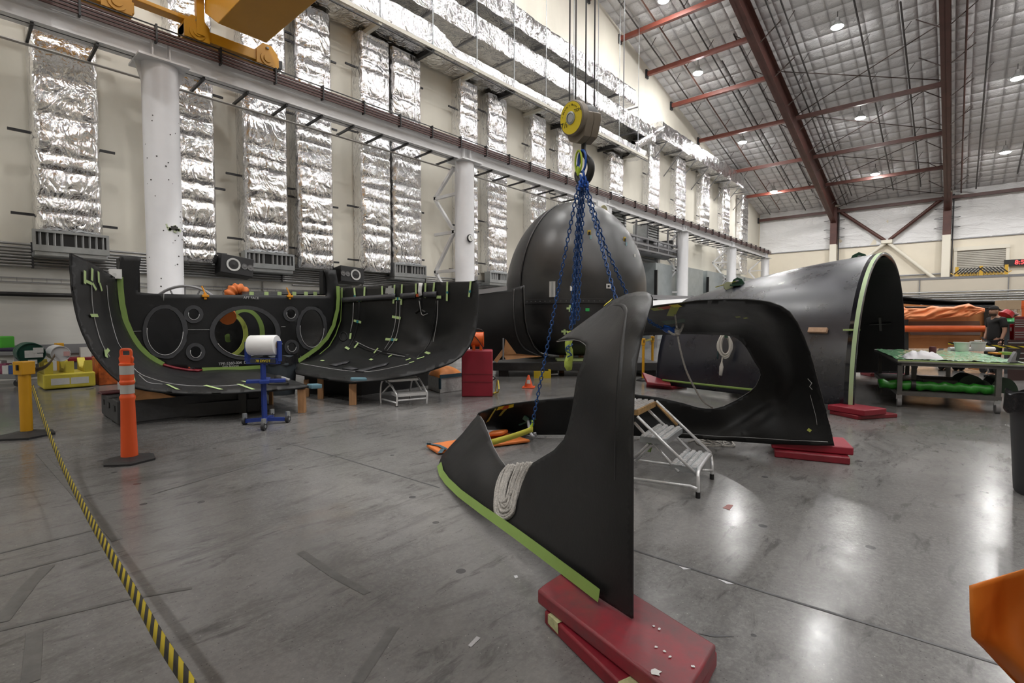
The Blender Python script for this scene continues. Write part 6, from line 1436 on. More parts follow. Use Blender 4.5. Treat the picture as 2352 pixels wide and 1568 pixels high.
# right foot of the front shell
m0 = [atz(1777, 1032, .0), atz(1773, 1020, .0)]
def mat2(a, c, w_, z0, th, lab, m, dz=0.0):
    a, c = V(a), V(c); d = (c-a).normalized(); n = V((-d.y, d.x, 0)); n = n if n.dot(FH) > 0 else -n
    z = V((0, 0, z0)); return mat([V((a.x, a.y, z0)), V((c.x, c.y, z0)), V((c.x, c.y, z0))+n*w_, V((a.x, a.y, z0))+n*w_], lab, m, th)
mat2(atz(1779, 1050), atz(1953, 1068), .55, 0, .075, 'lower dark red mat under the far foot of the front shell', REDV)
mat2(atz(1772, 1029, .08), atz(1961, 1046, .08), .5, .078, .085, 'upper red mat under the far foot of the front shell', REDB)
mat2(atz(1484, 888), atz(1545, 895), .6, 0, .06, 'flat red mat lying at the tail end of the barrel shell', REDV)
a, c = atz(1486, 884, .07), atz(1541, 889, .07); n = FH*.5+V((0, 0, .02))
o = MB().prism([a, c, c+n+RH*.14+V((0, 0, -.03)), a+n+RH*.02+V((0, 0, .16))], (0, 0, .06)).build('red_mat', REDV, smooth=30, bevel=.015); tag(o, 'tilted red mat leaning on the flat one at the barrel tail', 'mat', 'red floor mats')
mat2(atz(1905, 950), atz(1970, 964), .75, 0, .06, 'lower red mat under the near foot of the barrel rim', REDV)
mat2(atz(1900, 940, .07), atz(1985, 955, .07), .5, .062, .09, 'creased red mat under the near foot of the barrel rim, upper one', REDB)
mat2(atz(2000, 865), atz(2082, 866), .5, 0, .10, 'red mat under the far foot of the barrel rim', REDV)
o = MB().cyl(atz(2024, 869, .05), atz(2100, 871, .05), .03, n=10).build('grey_tube', GREYST); tag(o, 'thin grey tube on the floor before the far barrel foot', 'tube')
# orange mat under the nose
OR = pm('orange_tarp', (.62, .17, .035), .5, var=.1, vs=5)
t = thing('orange_pad', 'orange vinyl pad with slate tape lying under the nose of the front shell', 'pad', atz(1100, 1010))
pA, pB, pC, pD = atz(979, 1019, .06), atz(1012, 1040, .0), atz(1200, 1015, .02), atz(1165, 995, .06)
MB().prism([pA-V((0, 0, .04)), atz(1005, 1041, .02)-V((0, 0, .01)), atz(1218, 1012, .03)-V((0, 0, .02)), atz(1166, 996, .05)-V((0, 0, .02)), atz(1045, 1010, .05)-V((0, 0, .03))], (0, 0, .035)).build('pad', OR, t, smooth=30, bevel=.012)
MB().prism([atz(1120, 1003, .09), atz(1155, 1000, .10), atz(1168, 994, .07), atz(1130, 997, .07)], (0, 0, .05)).build('rolled_flap', OR, t, smooth=30, bevel=.02)
for l in ([(980, 1018), (1007, 1022), (1024, 1030)], [(1010, 1040), (1017, 1031), (1026, 1030)], [(980, 1019), (990, 1019)]):
    pts = [atz(x, y, .062) for x, y in l]; MB().ribbon(pts, .045, up=[(pts[min(i+1, len(pts)-1)]-pts[max(i-1, 0)]).normalized().cross(V((0, 0, 1))) for i in range(len(pts))]).build('slate_tape', pm('slate_strap', (.03, .08, .11), .6), t, smooth=0, thick=.003)
# rope heap on the floor behind the ladder
t = thing('rope_heap', 'loose heap of pale rope on the floor behind the ladder', 'rope', atz(1635, 1022))
r5 = random.Random(4)
for k in range(7):
    c = atz(1615+k*8, 1017+r5.uniform(-3, 4)); rx, ry = r5.uniform(.06, .13), r5.uniform(.10, .2)
    MB().tube([c+RH*rx*math.cos(a)*1.3+FH*ry*math.sin(a)+V((0, 0, .012+.008*k*(.5+.5*math.sin(a+k)))) for a in [2*math.pi*i/20 for i in range(20)]], .009, 6, closed=True).build('rope_loop', ROPE, t, smooth=180)
MB().tube(catmull([atz(1580, 1015, .012), atz(1600, 1011, .012), atz(1640, 1022, .012), atz(1675, 1018, .012)], 6), .009, 6).build('rope_end', ROPE, t, smooth=180)
# --- floor joints, marks
def mark(pts, w_, m, lab, cat='floor mark', nm='floor_mark', z=.0022):
    P = [atz(x, y, 0) for x, y in pts]; b = MB()
    ups = []
    for i in range(len(P)):
        d = (P[min(i+1, len(P)-1)]-P[max(i-1, 0)]).normalized(); ups.append(V((-d.y, d.x, 0)))
    o = b.ribbon([p+V((0, 0, z)) for p in P], w_, up=ups).build(nm, m, smooth=0); o['kind'] = 'structure'; return o
JNT = pm('joint_filler', (.075, .075, .078), .6, var=.3, vs=15); SMU = pm('faded_tape_residue', (.13, .128, .125), .45, var=.25, vs=12)
mark([(1380, 1236), (1455, 1263), (1750, 1358), (2352, 1543)], .018, JNT, '', nm='floor_joint')
mark([(1010, 1120), (780, 1050), (640, 1012)], .012, JNT, '', nm='floor_joint')
for pts, w_ in (([(0, 1322), (230, 1262)], .03), ([(0, 1270), (220, 1216)], .025), ([(0, 1447), (300, 1374), (440, 1350)], .03), ([(690, 1268), (770, 1322), (845, 1362)], .05), ([(0, 1430), (70, 1340), (110, 1300)], .07), ([(90, 1040), (180, 1140), (270, 1240)], .06), ([(70, 1568), (80, 1450)], .06), ([(820, 1568), (905, 1440)], .05), ([(350, 1135), (640, 1050)], .02)):
    mark(pts, w_, SMU, '')
WP = pm('chip_white', (.52, .52, .54), .6)
def chip(pts, nm='floor_chip', m=WP):
    o = MB().prism([atz(x, y, .001) for x, y in pts], (0, 0, .0015)).build(nm, m, smooth=0); o['kind'] = 'structure'
chip([(1560, 1300), (1572, 1303), (1587, 1307), (1570, 1308)]); chip([(1648, 1329), (1660, 1332), (1686, 1341), (1668, 1340)]); chip([(1075, 1482), (1095, 1461), (1104, 1465), (1082, 1486)]); chip([(1180, 1322), (1188, 1321), (1190, 1326), (1183, 1328)])
chip([(1660, 1166), (1672, 1158), (1684, 1160), (1676, 1171)], m=pm('faded_pink_mark', (.35, .17, .16), .5)); chip([(1604, 1455), (1660, 1458), (1686, 1462), (1640, 1463)], m=JNT)
# ================================================================== work table and the far right
tq = [atz(2095, 942), atz(2310, 962)]
d0, d1 = dep(tq[0]), dep(tq[1])
t = thing('work_table', 'wheeled grey work table covered by a glossy green sheet, lower shelf full', 'table', (tq[0]+tq[1])/2)
ta, tb = atd(2064, 822, 8.05), atd(2368, 834, 7.6)
zt = .81
ta = atz(2062, 826, zt); tb = atz(2372, 836, zt); dx = (tb-ta).normalized(); dy = V((-dx.y, dx.x, 0)); dy = dy if dy.dot(FH) > 0 else -dy
TL = (tb-ta).length; TW = 3.6; tg = V((ta.x, ta.y, 0))
TOPW = pm('worn_top', (.30, .30, .29), .5, var=.2, vs=6); TST = pm('table_steel', (.13, .125, .12), .5, metal=.3, var=.2, vs=5)
oriented_box(tg, dx, dy, (0, TL), (0, TW), zt-.045, zt).build('top', TOPW, t, smooth=0, bevel=.005)
oriented_box(tg, dx, dy, (.06, TL-.06), (.05, TW-.05), zt-.10, zt-.045).build('apron', TST, t, smooth=0)
def near_leg(px): # along front edge
    return (atz(px, 940, 0)-ta).dot(dx)
lx0, lx1 = .22, TL-.46
la = (atz(2090, 835, zt)-ta).dot(dx); lb = (atz(2318, 838, zt)-ta).dot(dx)
for nm, xx, yy in (('leg', la, .08), ('leg', lb, .08), ('leg', la+.06, TW-.2), ('leg', lb, TW-.2), ('inner_leg', la+.55, TW-.25), ('inner_leg', la+.28, .7)):
    oriented_box(tg, dx, dy, (xx-.034, xx+.034), (yy-.034, yy+.034), .17 if nm == 'leg' else .25, zt-.1).build(nm, TST, t, smooth=0)
    if nm == 'leg':
        w0 = ta+dx*xx+dy*yy; w0 = V((w0.x, w0.y, .08)); MB().cyl(w0-dx*.03, w0+dx*.03, .08, n=20).build('caster', pm('caster_grey', (.25, .25, .26), .5), t); MB().box(w0+V((0, 0, .09)), (.08, .08, .08)).build('caster_fork', GALV, t, smooth=0)
oriented_box(tg, dx, dy, (la-.04, lb+.04), (.04, TW-.16), .2, .27).build('lower_shelf', TST, t, smooth=0)
GSH = pm('green_film', (.22, .58, .28), .16, col2=(.42, .74, .48), vs=3, coat=.6)
sh_ = MB().grid(lambda u, v: ta+dx*(TL*(.0+.97*u))+dy*(.03+TW*.9*v)+V((0, 0, .012+.02*noise.noise(V((u*9, v*7, 2)))+.022*abs(noise.noise(V((u*22, v*16, 5)))))), 110, 60).build('green_sheet', GSH, smooth=180)
tag(sh_, 'crinkled glossy green plastic sheet spread over the work table', 'sheet')
o = oriented_box(tg, dx, dy, (0, TL), (-.004, .0), zt-.02, zt+.004).build('tape_edge', TAPEP, t, smooth=0)
def ontop(px, py, z=.0): return atz(px, py, zt+.02+z)
BUC = pm('white_bucket', (.66, .68, .65), .45)
for px, py, r, h, l in ((2209, 806, .135, .19, 'white plastic bucket on the green work table, nearer the blurred bundle'), (2246, 806, .13, .20, 'white plastic bucket with stir sticks on the green work table')):
    p = ontop(px, py); p.z = zt+.02; tt = thing('bucket', l, 'bucket', p, 0, 'white buckets on the table')
    MB().lathe([(r*.8, 0), (r, h), (r*1.05, h), (r*1.05, h-.02), (r*.98, h-.02), (r*.93, h-.02), (r*.75, .01), (0, .01)], p, n=28, caps=False).build('pail', BUC, tt)
    if px > 2230:
        for a in (.3, .9): MB().bar(p+V((.02, 0, .05)), p+RH*(.05*a+.03)+V((0, 0, h+.06*a)), .018, .004).build('stir_stick', WOOD, tt, smooth=0)
        MB().box(p+V((0, 0, h+.02)), (.16, .12, .02)).build('folded_paper', LBL, tt, smooth=0)
o = MB().tube([ontop(2180, 801.5, .03), ontop(2283, 801.5, .03)], .045, 18).build('paper_tube', pm('paper_white', (.80, .80, .80), .7)); tag(o, 'white paper roll lying behind the buckets on the work table', 'paper roll')
# the smeared pale bundle left of the buckets
def bun(u, v):
    p = ontop(2082, 824).lerp(ontop(2172, 826), u); q_ = p+dy*(.05+.55*v); k = max(0, math.sin(math.pi*u)*math.sin(math.pi*min(1, v*1.0)))**.5
    return V((q_.x, q_.y, zt+.02+(.11+.07*noise.noise(V((u*6, v*5, 8))))*k))
o = MB().grid(bun, 26, 18).build('white_bundle', pm('white_plastic', (.62, .61, .64), .5, bump=.3, bs=12), smooth=180); tag(o, 'soft pale bundle of white plastic on the corner of the work table', 'bundle')
p = ontop(2142, 811); o = MB().lathe([(.06, 0), (.06, .09), (.05, .12), (0, .12)], V((p.x, p.y, zt+.03)), n=18).build('maroon_tub', pm('maroon', (.10, .02, .03), .5)); tag(o, 'small maroon pot standing behind the pale bundle', 'pot')
tt = thing('tape_gun', 'dark clamp with a pale edge standing on the front edge of the table', 'clamp', ontop(2326, 828))
p = ontop(2320, 832); MB().prism([p, p+RH*.12, p+RH*.13+V((0, 0, .10)), p+RH*.09+V((0, 0, .17)), p+RH*.04+V((0, 0, .09))], FH*.05).build('body', GREYST, tt, smooth=0); MB().bar(p+RH*.10+V((0, 0, .03)), p+RH*.13+V((0, 0, .2)), .02, .05).build('jaw', BLACKP, tt, smooth=0)
o = MB().box(ontop(2310, 811, .02), (.18, .14, .05), Matrix.Rotation(.4, 3, 'Z')).build('lime_box', pm('lime_card', (.25, .45, .08), .6), smooth=0); tag(o, 'flat lime green box at the back edge of the work table', 'box')
o = MB().box(ontop(2288, 811, .01), (.3, .12, .03), Matrix.Rotation(.4, 3, 'Z')).build('orange_tool', pm('clamp_orange', (.70, .28, .01), .5), smooth=0); tag(o, 'flat orange tool at the back edge of the work table', 'tool')
# lower shelf contents
GRO = pm('green_plastic_roll', (.025, .22, .02), .28, var=.4, vs=7, bump=.3, bs=14)
def lsh(px, py, z): return atz(px, py, z)
ra = ta+dx*(la-.28)+dy*.22; rbb = ta+dx*(lb+.0)+dy*.22
rp = [V((ra.x, ra.y, .36)).lerp(V((rbb.x, rbb.y, .36)), k/24)+V((0, 0, .012*math.sin(k*1.9))) for k in range(25)]
o = MB().tube(rp, [.075+.012*math.sin(k*2.3) for k in range(25)], 18).build('green_roll', GRO, smooth=180); tag(o, 'long green plastic wrapped roll on the lower shelf of the work table', 'roll')
o = MB().tube([rp[7]+V((0, 0, 0)), rp[8]], .094, 18).build('roll_band', BLACKP); tag(o, 'black band round the green roll under the work table', 'band')
DG = pm('dark_green_form', (.012, .035, .016), .5)
for px, w_, h_, l in ((2222, .40, .28, 'largest dark curved form on the lower table shelf'), (2244, .28, .2, 'small dark curved form between two others on the lower table shelf'), (2285, .36, .26, 'dark green curved form near the right table leg')):
    p = atz(px, 895, .27); s = ta+dx*((p-ta).dot(dx))+dy*.6; s.z = .27
    b = MB(); b.prism([s+dx*(w_/2*math.cos(a))+V((0, 0, h_*math.sin(a))) for a in [math.pi*k/16 for k in range(17)]], dy*.55); o = b.build('curved_form', DG, smooth=40); tag(o, l, 'form', 'curved forms under the table')
s = ta+dx*(la+.75)+dy*.75; o = oriented_box(V((s.x, s.y, 0)), dx, dy, (-.35, .3), (-.1, .6), .27, .44).build('grey_slab', pm('grey_slab', (.12, .12, .12), .6), smooth=0, bevel=.01); tag(o, 'stack slab of grey board on the lower table shelf', 'board')
s = ta+dx*(la+.25)+dy*.5; o = MB().lathe([(.25, 0), (.23, .08), (.12, .15), (0, .16)], V((s.x, s.y, .27)), n=20).build('green_wad', DG, smooth=180); tag(o, 'dark green wad of plastic by the left table leg on the shelf', 'plastic')
# --- orange roll rack
R1 = 15.0
def RR(px, py, d=0): return atd(px, py, R1+d)
t = thing('roll_rack', 'rack with orange board, wide orange roll and draped orange sheet on wheels', 'rack', atz(2170, 845))
KR = pm('kraft_orange', (.60, .27, .10), .6, var=.1, vs=2)
MB().prism([RR(2068, 697), RR(2267, 710), RR(2267, 800), RR(2068, 800)], FH*.05).build('backing_board', KR, t, smooth=0)
MB().prism([RR(2089, 738, -.02), RR(2250, 737, -.02), RR(2252, 748, -.02), RR(2089, 748, -.02)], FH*.01).build('board_strip', pm('brown_board', (.22, .13, .09), .6), t, smooth=0)  # flat brown and grey strips on the face of the board
MB().prism([RR(2089, 762, -.02), RR(2252, 762, -.02), RR(2252, 769, -.02), RR(2092, 769, -.02)], FH*.01).build('board_strip', pm('grey_board', (.28, .22, .20), .6), t, smooth=0)
MB().tube([RR(2066, 755, -.35), RR(2271, 755, -.35)], .095, 24).build('orange_roll', pm('orange_roll_film', (.78, .14, .03), .4), t)
def drape(u, v):
    tops = [(2076, 705), (2090, 707), (2125, 706), (2141, 702), (2160, 704), (2190, 704), (2210, 700), (2225, 697), (2240, 704), (2262, 707)]
    k = u*(len(tops)-1); i = min(int(k), len(tops)-2); f = k-i; x = tops[i][0]*(1-f)+tops[i+1][0]*f; y = tops[i][1]*(1-f)+tops[i+1][1]*f
    bots = [733, 733, 734, 732, 731, 728, 727, 728, 722, 716]; yb = bots[i]*(1-f)+bots[i+1]*f
    return RR(x, y+(yb-y)*v, -.45-.16*noise.noise(V((u*6+v*3, v*2.2, 1)))-.06*noise.noise(V((u*16+v*5, v*4, 6)))+(.3*max(0, .12-v)/.12))
o = MB().grid(drape, 70, 22).build('draped_sheet', pm('orange_film', (.85, .30, .12), .5), t, smooth=180, thick=.01)
MB().cyl(RR(2080, 706, -.25), RR(2282, 707, -.25), .035, n=10).build('top_bar', BLACKP, t)
for px in (2276, 2072): MB().bar(RR(px, 704, -.1), RR(px, 838, -.1), .22 if px > 2200 else .08, .3).build('side_frame', pm('rack_dark', (.03, .032, .03), .5), t, smooth=0)
MB().prism([RR(2072, 838, -.4), RR(2272, 836, -.4), RR(2272, 828, .6), RR(2072, 828, .6)], V((0, 0, .08))).build('base_frame', TST, t, smooth=0)
for px, py, d in ((2162, 848, -.3), (2174, 846, 0), (2195, 850, -.3), (2208, 850, -.3), (2258, 856, -.8), (2100, 848, -.3)):
    p = atz(px, py); MB().cyl(p-RH*.03+V((0, 0, .09)), p+RH*.03+V((0, 0, .09)), .09, n=18).build('caster', RUB, t)
MB().prism([RR(2240, 842, -.5), RR(2256, 842, -.5), RR(2248, 850, -.5), RR(2238, 848, -.5)], FH*.2).build('orange_skirt', KR, t, smooth=0)
o = MB().lathe([(0, -.16), (.1, -.12), (.13, 0), (.1, .12), (0, .16)], RR(2280, 845, -.6), n=16).build('white_bag', pm('white_plastic', (.62, .61, .64), .5, bump=.3, bs=12), smooth=180); tag(o, 'small white bag by the wheels of the orange roll rack', 'bag')
# --- long black wing behind
def wing(u, v):
    x = 2040+290*u; yt = 676+ (16*(1-(1-min(1, u*1.5))**2)) ; yt = 676+16.5*min(1, u*1.9)**.7+ (2.0*max(0, u-.5)); yb = 705-2*u-(8*max(0, u-.86)/.14)
    return atd(x, yt+(yb-yt)*v, 17.5+.25*math.sin(math.pi*v)-.1*v)
o = thing('wing_panel', 'long black wing panel lying behind the orange roll rack', 'wing', RR(2190, 700, 2.5))
b = MB().grid(wing, 50, 8); b.build('skin', INNER, o, smooth=180, thick=.06)
for px in (2120, 2230): MB().bar(atz(px, 838)+FH*1.5, V((0, 0, 0))+atd(px, 700, 17.4), .12).build('trestle_leg', GREYST, o, smooth=0)
# --- person at the rack
sk_ = pm('skin', (.42, .24, .17), .5); TSH = pm('black_tshirt', (.012, .012, .013), .8); JEAN = pm('black_trousers', (.014, .014, .017), .8)
pd = 12.9
def PP(px, py, d=0): return atd(px, py, pd+d)
q = atz(2290, 735+1160*1.5/12.9/1.0); ft_z = 0
u_ = lambda px: (px-2290)/F*pd
head = PP(2287, 717)
base = V((head.x, head.y, 0)); hgt = zup(V((base.x, base.y, 0)), 703)
s = hgt/1.75
t = thing('person', 'person in black cap, black t-shirt and black trousers standing side-on at the rack', 'person', base)
fr = -RH; bk = RH    # faces picture left
def L(f, u, side=0): return base+fr*f*s+FH*side*s+V((0, 0, u*s))
def skin_body(name, verts, edges, radii, m, parent, root=0, sub=2):
    me = bpy.data.meshes.new(name); par = mw(parent); inv = par.inverted()
    me.from_pydata([inv @ V(v) for v in verts], edges, []); me.materials.append(m)
    o = bpy.data.objects.new(name, me); C.objects.link(o); o.parent = parent; MW[o.name] = par
    sm = o.modifiers.new('skin', 'SKIN'); sm.use_smooth_shade = True
    if not me.skin_vertices: me.skin_vertices.new()
    for i, r in enumerate(radii):
        r = r if isinstance(r, tuple) else (r, r); me.skin_vertices[0].data[i].radius = (r[0]*s, r[1]*s)
    me.skin_vertices[0].data[root].use_root = True
    q = o.modifiers.new('sub', 'SUBSURF'); q.levels = sub; q.render_levels = sub; return o
bv = [L(0, .95), L(.0, 1.12), L(-.02, 1.30), L(-.02, 1.42), L(.01, 1.50), L(.03, 1.56), # pelvis..neck
      L(-.02, 1.42, -.17), L(-.04, 1.16, -.21), L(.03, .93, -.20),                          # near arm (toward camera)
      L(-.02, 1.42, .17), L(-.03, 1.16, .22), L(.06, .93, .20),
      L(.01, .90, -.09), L(.03, .50, -.10), L(-.01, .09, -.10), L(.14, .04, -.11),
      L(-.02, .90, .09), L(-.04, .50, .10), L(-.09, .09, .10), L(.05, .04, .11)]
be = [(0,1),(1,2),(2,3),(3,4),(4,5),(3,6),(6,7),(7,8),(3,9),(9,10),(10,11),(0,12),(12,13),(13,14),(14,15),(0,16),(16,17),(17,18),(18,19)]
br = [.14,.135,.145,.10,.06,.055,.062,.046,.032,.062,.046,.032,.088,.06,.045,.04,.088,.06,.045,.04]
skin_body('body', bv, be, br, sk_, t)
skin_body('t_shirt', [L(0, .80), L(0, 1.12), L(-.02, 1.30), L(-.02, 1.43), L(-.02, 1.42, -.17), L(-.035, 1.22, -.205), L(-.02, 1.42, .17), L(-.03, 1.22, .205), L(.0, 1.47)], [(0,1),(1,2),(2,3),(3,4),(4,5),(3,6),(6,7),(3,8)], [.165,.16,.16,.115,.08,.072,.08,.072,.075], TSH, t)
skin_body('trousers', [L(0, 1.06), L(.01, .88, -.09), L(.03, .50, -.10), L(0, .10, -.10), L(-.02, .88, .09), L(-.04, .50, .10), L(-.08, .10, .10)], [(0,1),(1,2),(2,3),(0,4),(4,5),(5,6)], [.165,.105,.08,.065,.105,.08,.065], JEAN, t)
hd = L(.045, 1.635)
def headf(u, v):
    a = 2*math.pi*u; p = math.pi*v; x = math.sin(p)*math.cos(a); y = math.sin(p)*math.sin(a); z = math.cos(p)
    f = .098*x; sd = .075*y; h = .118*z
    if x > 0: f += .012*x*math.exp(-((z+.55)/.35)**2)                     # chin
    if x > .7 and abs(y) < .45: f += .022*math.exp(-((z+.12)/.16)**2)*math.exp(-(y/.22)**2)   # nose
    if x > .6: f -= .008*math.exp(-((z-.10)/.10)**2)*math.exp(-((abs(y)-.38)/.18)**2)         # eye sockets
    return hd+(fr*f+FH*sd+V((0, 0, h)))*s
MB().grid(headf, 32, 22, True).build('head', sk_, t, smooth=180)
for sd in (-1, 1):
    MB().lathe([(0, -.012), (.02, -.006), (.028, 0), (.02, .008), (0, .01)], hd+(fr*-.005+FH*sd*.076+V((0, 0, -.01)))*s, Matrix.Rotation(math.pi/2, 3, RH), 12, caps=False).build('ear', sk_, t, smooth=180)
    MB().lathe([(0, -.008), (.010, 0), (0, .008)], hd+(fr*.083+FH*sd*.031+V((0, 0, .012)))*s, None, 10, caps=False).build('eye', pm('eye_dark', (.03, .02, .02), .3), t, smooth=180)
MB().bar(hd+(fr*.098+FH*-.02+V((0, 0, -.062)))*s, hd+(fr*.098+FH*.02+V((0, 0, -.062)))*s, .008, .006).build('mouth', pm('lip', (.25, .09, .08), .5), t)
def beard(u, v):
    a = -1.7+3.4*u; z = -.068-.06*v; return hd+(fr*(.104*math.cos(a)*(1-.12*v)+.008)+FH*.08*math.sin(a)*(1-.25*v)+V((0, 0, z)))*s
MB().grid(beard, 18, 6).build('beard', pm('dark_hair', (.05, .03, .02), .8), t, smooth=180, thick=.005)
def capf(u, v):
    a = 2*math.pi*u; p = math.pi*.5*v; return hd+(fr*.106*math.sin(p)*math.cos(a)+FH*.084*math.sin(p)*math.sin(a)+V((0, 0, .035+.095*math.cos(p))))*s
MB().grid(capf, 28, 10, True).build('cap', TSH, t, smooth=180, thick=.006)
MB().prism([hd+(bk*.09+FH*sd+V((0, 0, .03)))*s for sd in (-.06, .06)]+[hd+(bk*.17+FH*sd+V((0, 0, .005)))*s for sd in (.05, -.05)], V((0, 0, .012))).build('cap_brim', TSH, t, smooth=0)
for side in (-.20, .20):
    w0 = L(.035 if side < 0 else .065, .925, side); hv = [w0, w0+(fr*.02+V((0, 0, -.075)))*s]
    skin_body('hand', [w0, w0+(fr*.012+V((0, 0, -.045)))*s, w0+(fr*.02+V((0, 0, -.085)))*s], [(0,1),(1,2)], [(.026, .02), (.034, .018), (.034, .016)], sk_, t, 0, 1)
    for k, (o_, ln) in enumerate(((-.027, .066), (-.009, .075), (.009, .07), (.026, .055))):
        b0_ = w0+(fr*(.022+o_)+V((0, 0, -.085)))*s
        MB().tube([b0_, b0_+(fr*.004+V((0, 0, -ln*.5)))*s, b0_+(fr*-.006+FH*(.018 if side < 0 else -.018)+V((0, 0, -ln*.95)))*s], [.0095*s, .009*s, .007*s], 8).build('finger', sk_, t, smooth=180)
    b0_ = w0+(fr*.04+V((0, 0, -.035)))*s; MB().tube([b0_, b0_+(fr*.025+V((0, 0, -.03)))*s, b0_+(fr*.03+V((0, 0, -.06)))*s], [.011*s, .010*s, .008*s], 8).build('thumb', sk_, t, smooth=180)
    f0_ = L(.06 if side < 0 else -.03, 0, side*.5); MB().prism([f0_+(fr*x+FH*y)*s for x, y in ((-.12, -.04), (.12, -.045), (.17, 0), (.12, .045), (-.12, .04))], (0, 0, .08*s)).build('shoe', BLACKP, t, bevel=.02)
MB().tube([L(.032, .955, -.2)+(fr*.034*math.cos(a)+FH*.032*math.sin(a))*s for a in [2*math.pi*k/14 for k in range(14)]], .009*s, 6, closed=True).build('wristwatch', BLACKP, t)
# --- tool chest, hazard belt, shelves behind
t = thing('tool_chest', 'dark red rolling tool chest with chrome drawer edges at the picture edge', 'tool chest', atz(2360, 838))
CHR = pm('chest_red', (.12, .006, .012), .3); CHD = pm('chest_dark', (.03, .008, .01), .3)
cd = 12.5
RDC = ray(2345, 780); RDC = V((RDC.x, RDC.y, 0)).normalized()
def CC(px, py, d=0): return atd(px, py, cd+d)
def face(px0, px1, py0, py1, d, m, nm, th=.6): MB().prism([CC(px0, py0, d), CC(px1, py0, d), CC(px1, py1, d), CC(px0, py1, d)], RDC*th).build(nm, m, t, smooth=0)
face(2330, 2420, 727, 780, 0, CHR, 'upper_case'); face(2314, 2430, 781, 876, -.1, CHD, 'lower_case')
for k, y in enumerate((734, 739, 744, 749, 762, 767, 773)): face(2331, 2419, y, y+1.3, -.02, GALV, 'drawer_edge', .02)
for k in range(4): face(2316, 2428, 786+k*12, 788+k*12, -.12, GALV, 'drawer_edge', .02)
t = thing('red_side_cabinet', 'narrow bright red cabinet beside the tool chest', 'cabinet', atz(2324, 836)); MB().prism([CC(2319, 744, .3), CC(2329, 744, .3), CC(2329, 875, .3), CC(2319, 875, .3)], RDC*.4).build('case', pm('bright_red_paint', (.40, .012, .02), .35), t, smooth=0); MB().bar(CC(2322, 752, .28), CC(2322, 760, .28), .02).build('handle', GALV, t, smooth=0)
o = MB().ribbon([atd(2178+k*14.5, 788+k*.75+ (1.5*math.sin(math.pi*k/13)), 12.15-.02*k) for k in range(14)], .06, rep=1).build('hazard_belt', stripe_mat('hazard_webbing_far', (.55, .45, .02), (.012, .011, .01), 3.6), smooth=0, thick=.003); tag(o, 'black and yellow hazard belt stretched behind the work table', 'belt')
t = thing('junk_pile', 'heap of green plastic and a red lamp head on a bench behind the person', 'bench', atz(2312, 836))
MB().prism([CC(2306, 742, 1.5), CC(2330, 738, 1.5), CC(2330, 865, 1.5), CC(2306, 865, 1.5)], RDC*.5).build('bench_side', pm('bench_dark', (.04, .05, .06), .6), t, smooth=0)
MB().lathe([(0, -.05), (.25, 0), (.2, .06), (0, .14)], CC(2318, 738, 1.5), n=14).build('green_plastic', pm('green_film2', (.04, .32, .1), .3), t); MB().lathe([(0, -.12), (.16, -.05), (.13, .1), (0, .16)], CC(2312, 723, 1.5), Matrix.Rotation(.8, 3, FH), 16).build('red_shade', pm('bright_red_paint', (.40, .012, .02), .35), t); MB().lathe([(0, -.1), (.16, 0), (0, .12)], CC(2324, 722, 1.55), n=14).build('dark_shade', BROWN, t)
t = thing('storage_shelf', 'orange storage shelving with rows of pale boxes at the far right', 'shelving', atx(2330, 760, 24.0))
sd_ = 22.0
def SH(px, py, d=0): return atd(px, py, sd_+d)
for y in (706, 729, 752): MB().bar(SH(2290, y), SH(2420, y-1), .1, .1).build('shelf_beam', pm('shelf_orange', (.55, .10, .015), .5), t, smooth=0)
for px in (2292, 2350, 2410): MB().bar(SH(px, 690), SH(px, 770), .1).build('upright', pm('shelf_orange', (.55, .10, .015), .5), t, smooth=0); 
for px in (2292, 2410): MB().bar(SH(px, 770), V((SH(px, 770).x, SH(px, 770).y, 0)), .1).build('upright', pm('shelf_orange', (.55, .10, .015), .5), t, smooth=0)
r6 = random.Random(6); BX = [pm('box_pale', (.62, .56, .47), .7), pm('box_tan', (.48, .36, .24), .7), pm('box_cream', (.66, .60, .50), .7)]
nb = 0
for row, (y0_, n_) in enumerate(((728, 7), (751, 7))):
    for lev in range(3 if row == 0 else 2):
        for k in range(n_):
            px = 2300+k*8+r6.uniform(-1, 1); py = y0_-3-lev*6
            w_ = 6.4/F*sd_; h_ = 5/F*sd_
            o = MB().box(SH(px, py, .15), (w_, .3, h_), Matrix.Rotation(YAW-math.pi/2, 3, 'Z')).build('storage_box', r6.choice(BX), smooth=0); nb += 1
            tag(o, 'small pale carton in the rows on the orange shelving', 'box', 'cartons on the orange shelving')
o = MB().box(atd(2315, 700, 17.0), (.5, .4, .3), Matrix.Rotation(YAW-math.pi/2, 3, 'Z')).build('tan_carton', BX[1], smooth=0); tag(o, 'tan carton on top of the shelving behind the wing tip', 'box')
# mezzanine opening with warm light
def bw(px, py, x=None): return atx(px, py, XB-.5 if x is None else x)
XM = 44.0
def M(px, py): return atx(px, py, XM)
t = thing('mezzanine_front', 'pale mezzanine wall with pipes above a warm lit opening on the far right', 'mezzanine', M(2280, 690))
a, c = M(2075, 655), M(2700, 640); zt_ = 3.9
MB().box2((XM, -16, 2.5), (XM+.3, 14.8, 4.15)).build('fascia', pm('fascia_cream', (.66, .60, .50), .6), t, smooth=0)
MB().box2((XM-.02, -16, 4.15), (XM+2.5, 14.8, 4.3)).build('deck_edge', GREYST, t, smooth=0)
for z in (2.85, 3.0, 3.12, 3.3, 2.7): MB().cyl((XM-.12, -16, z), (XM-.12, 14.5, z), .045, n=8).build('pipe_run', CONDUIT, t)
for y in (6.3, 2.0, -2.3, -6.5): MB().box2((XM-.1, y-.025, 2.4), (XM-.02, y+.025, 4.3)).build('pipe_hanger', GREYST, t, smooth=0)
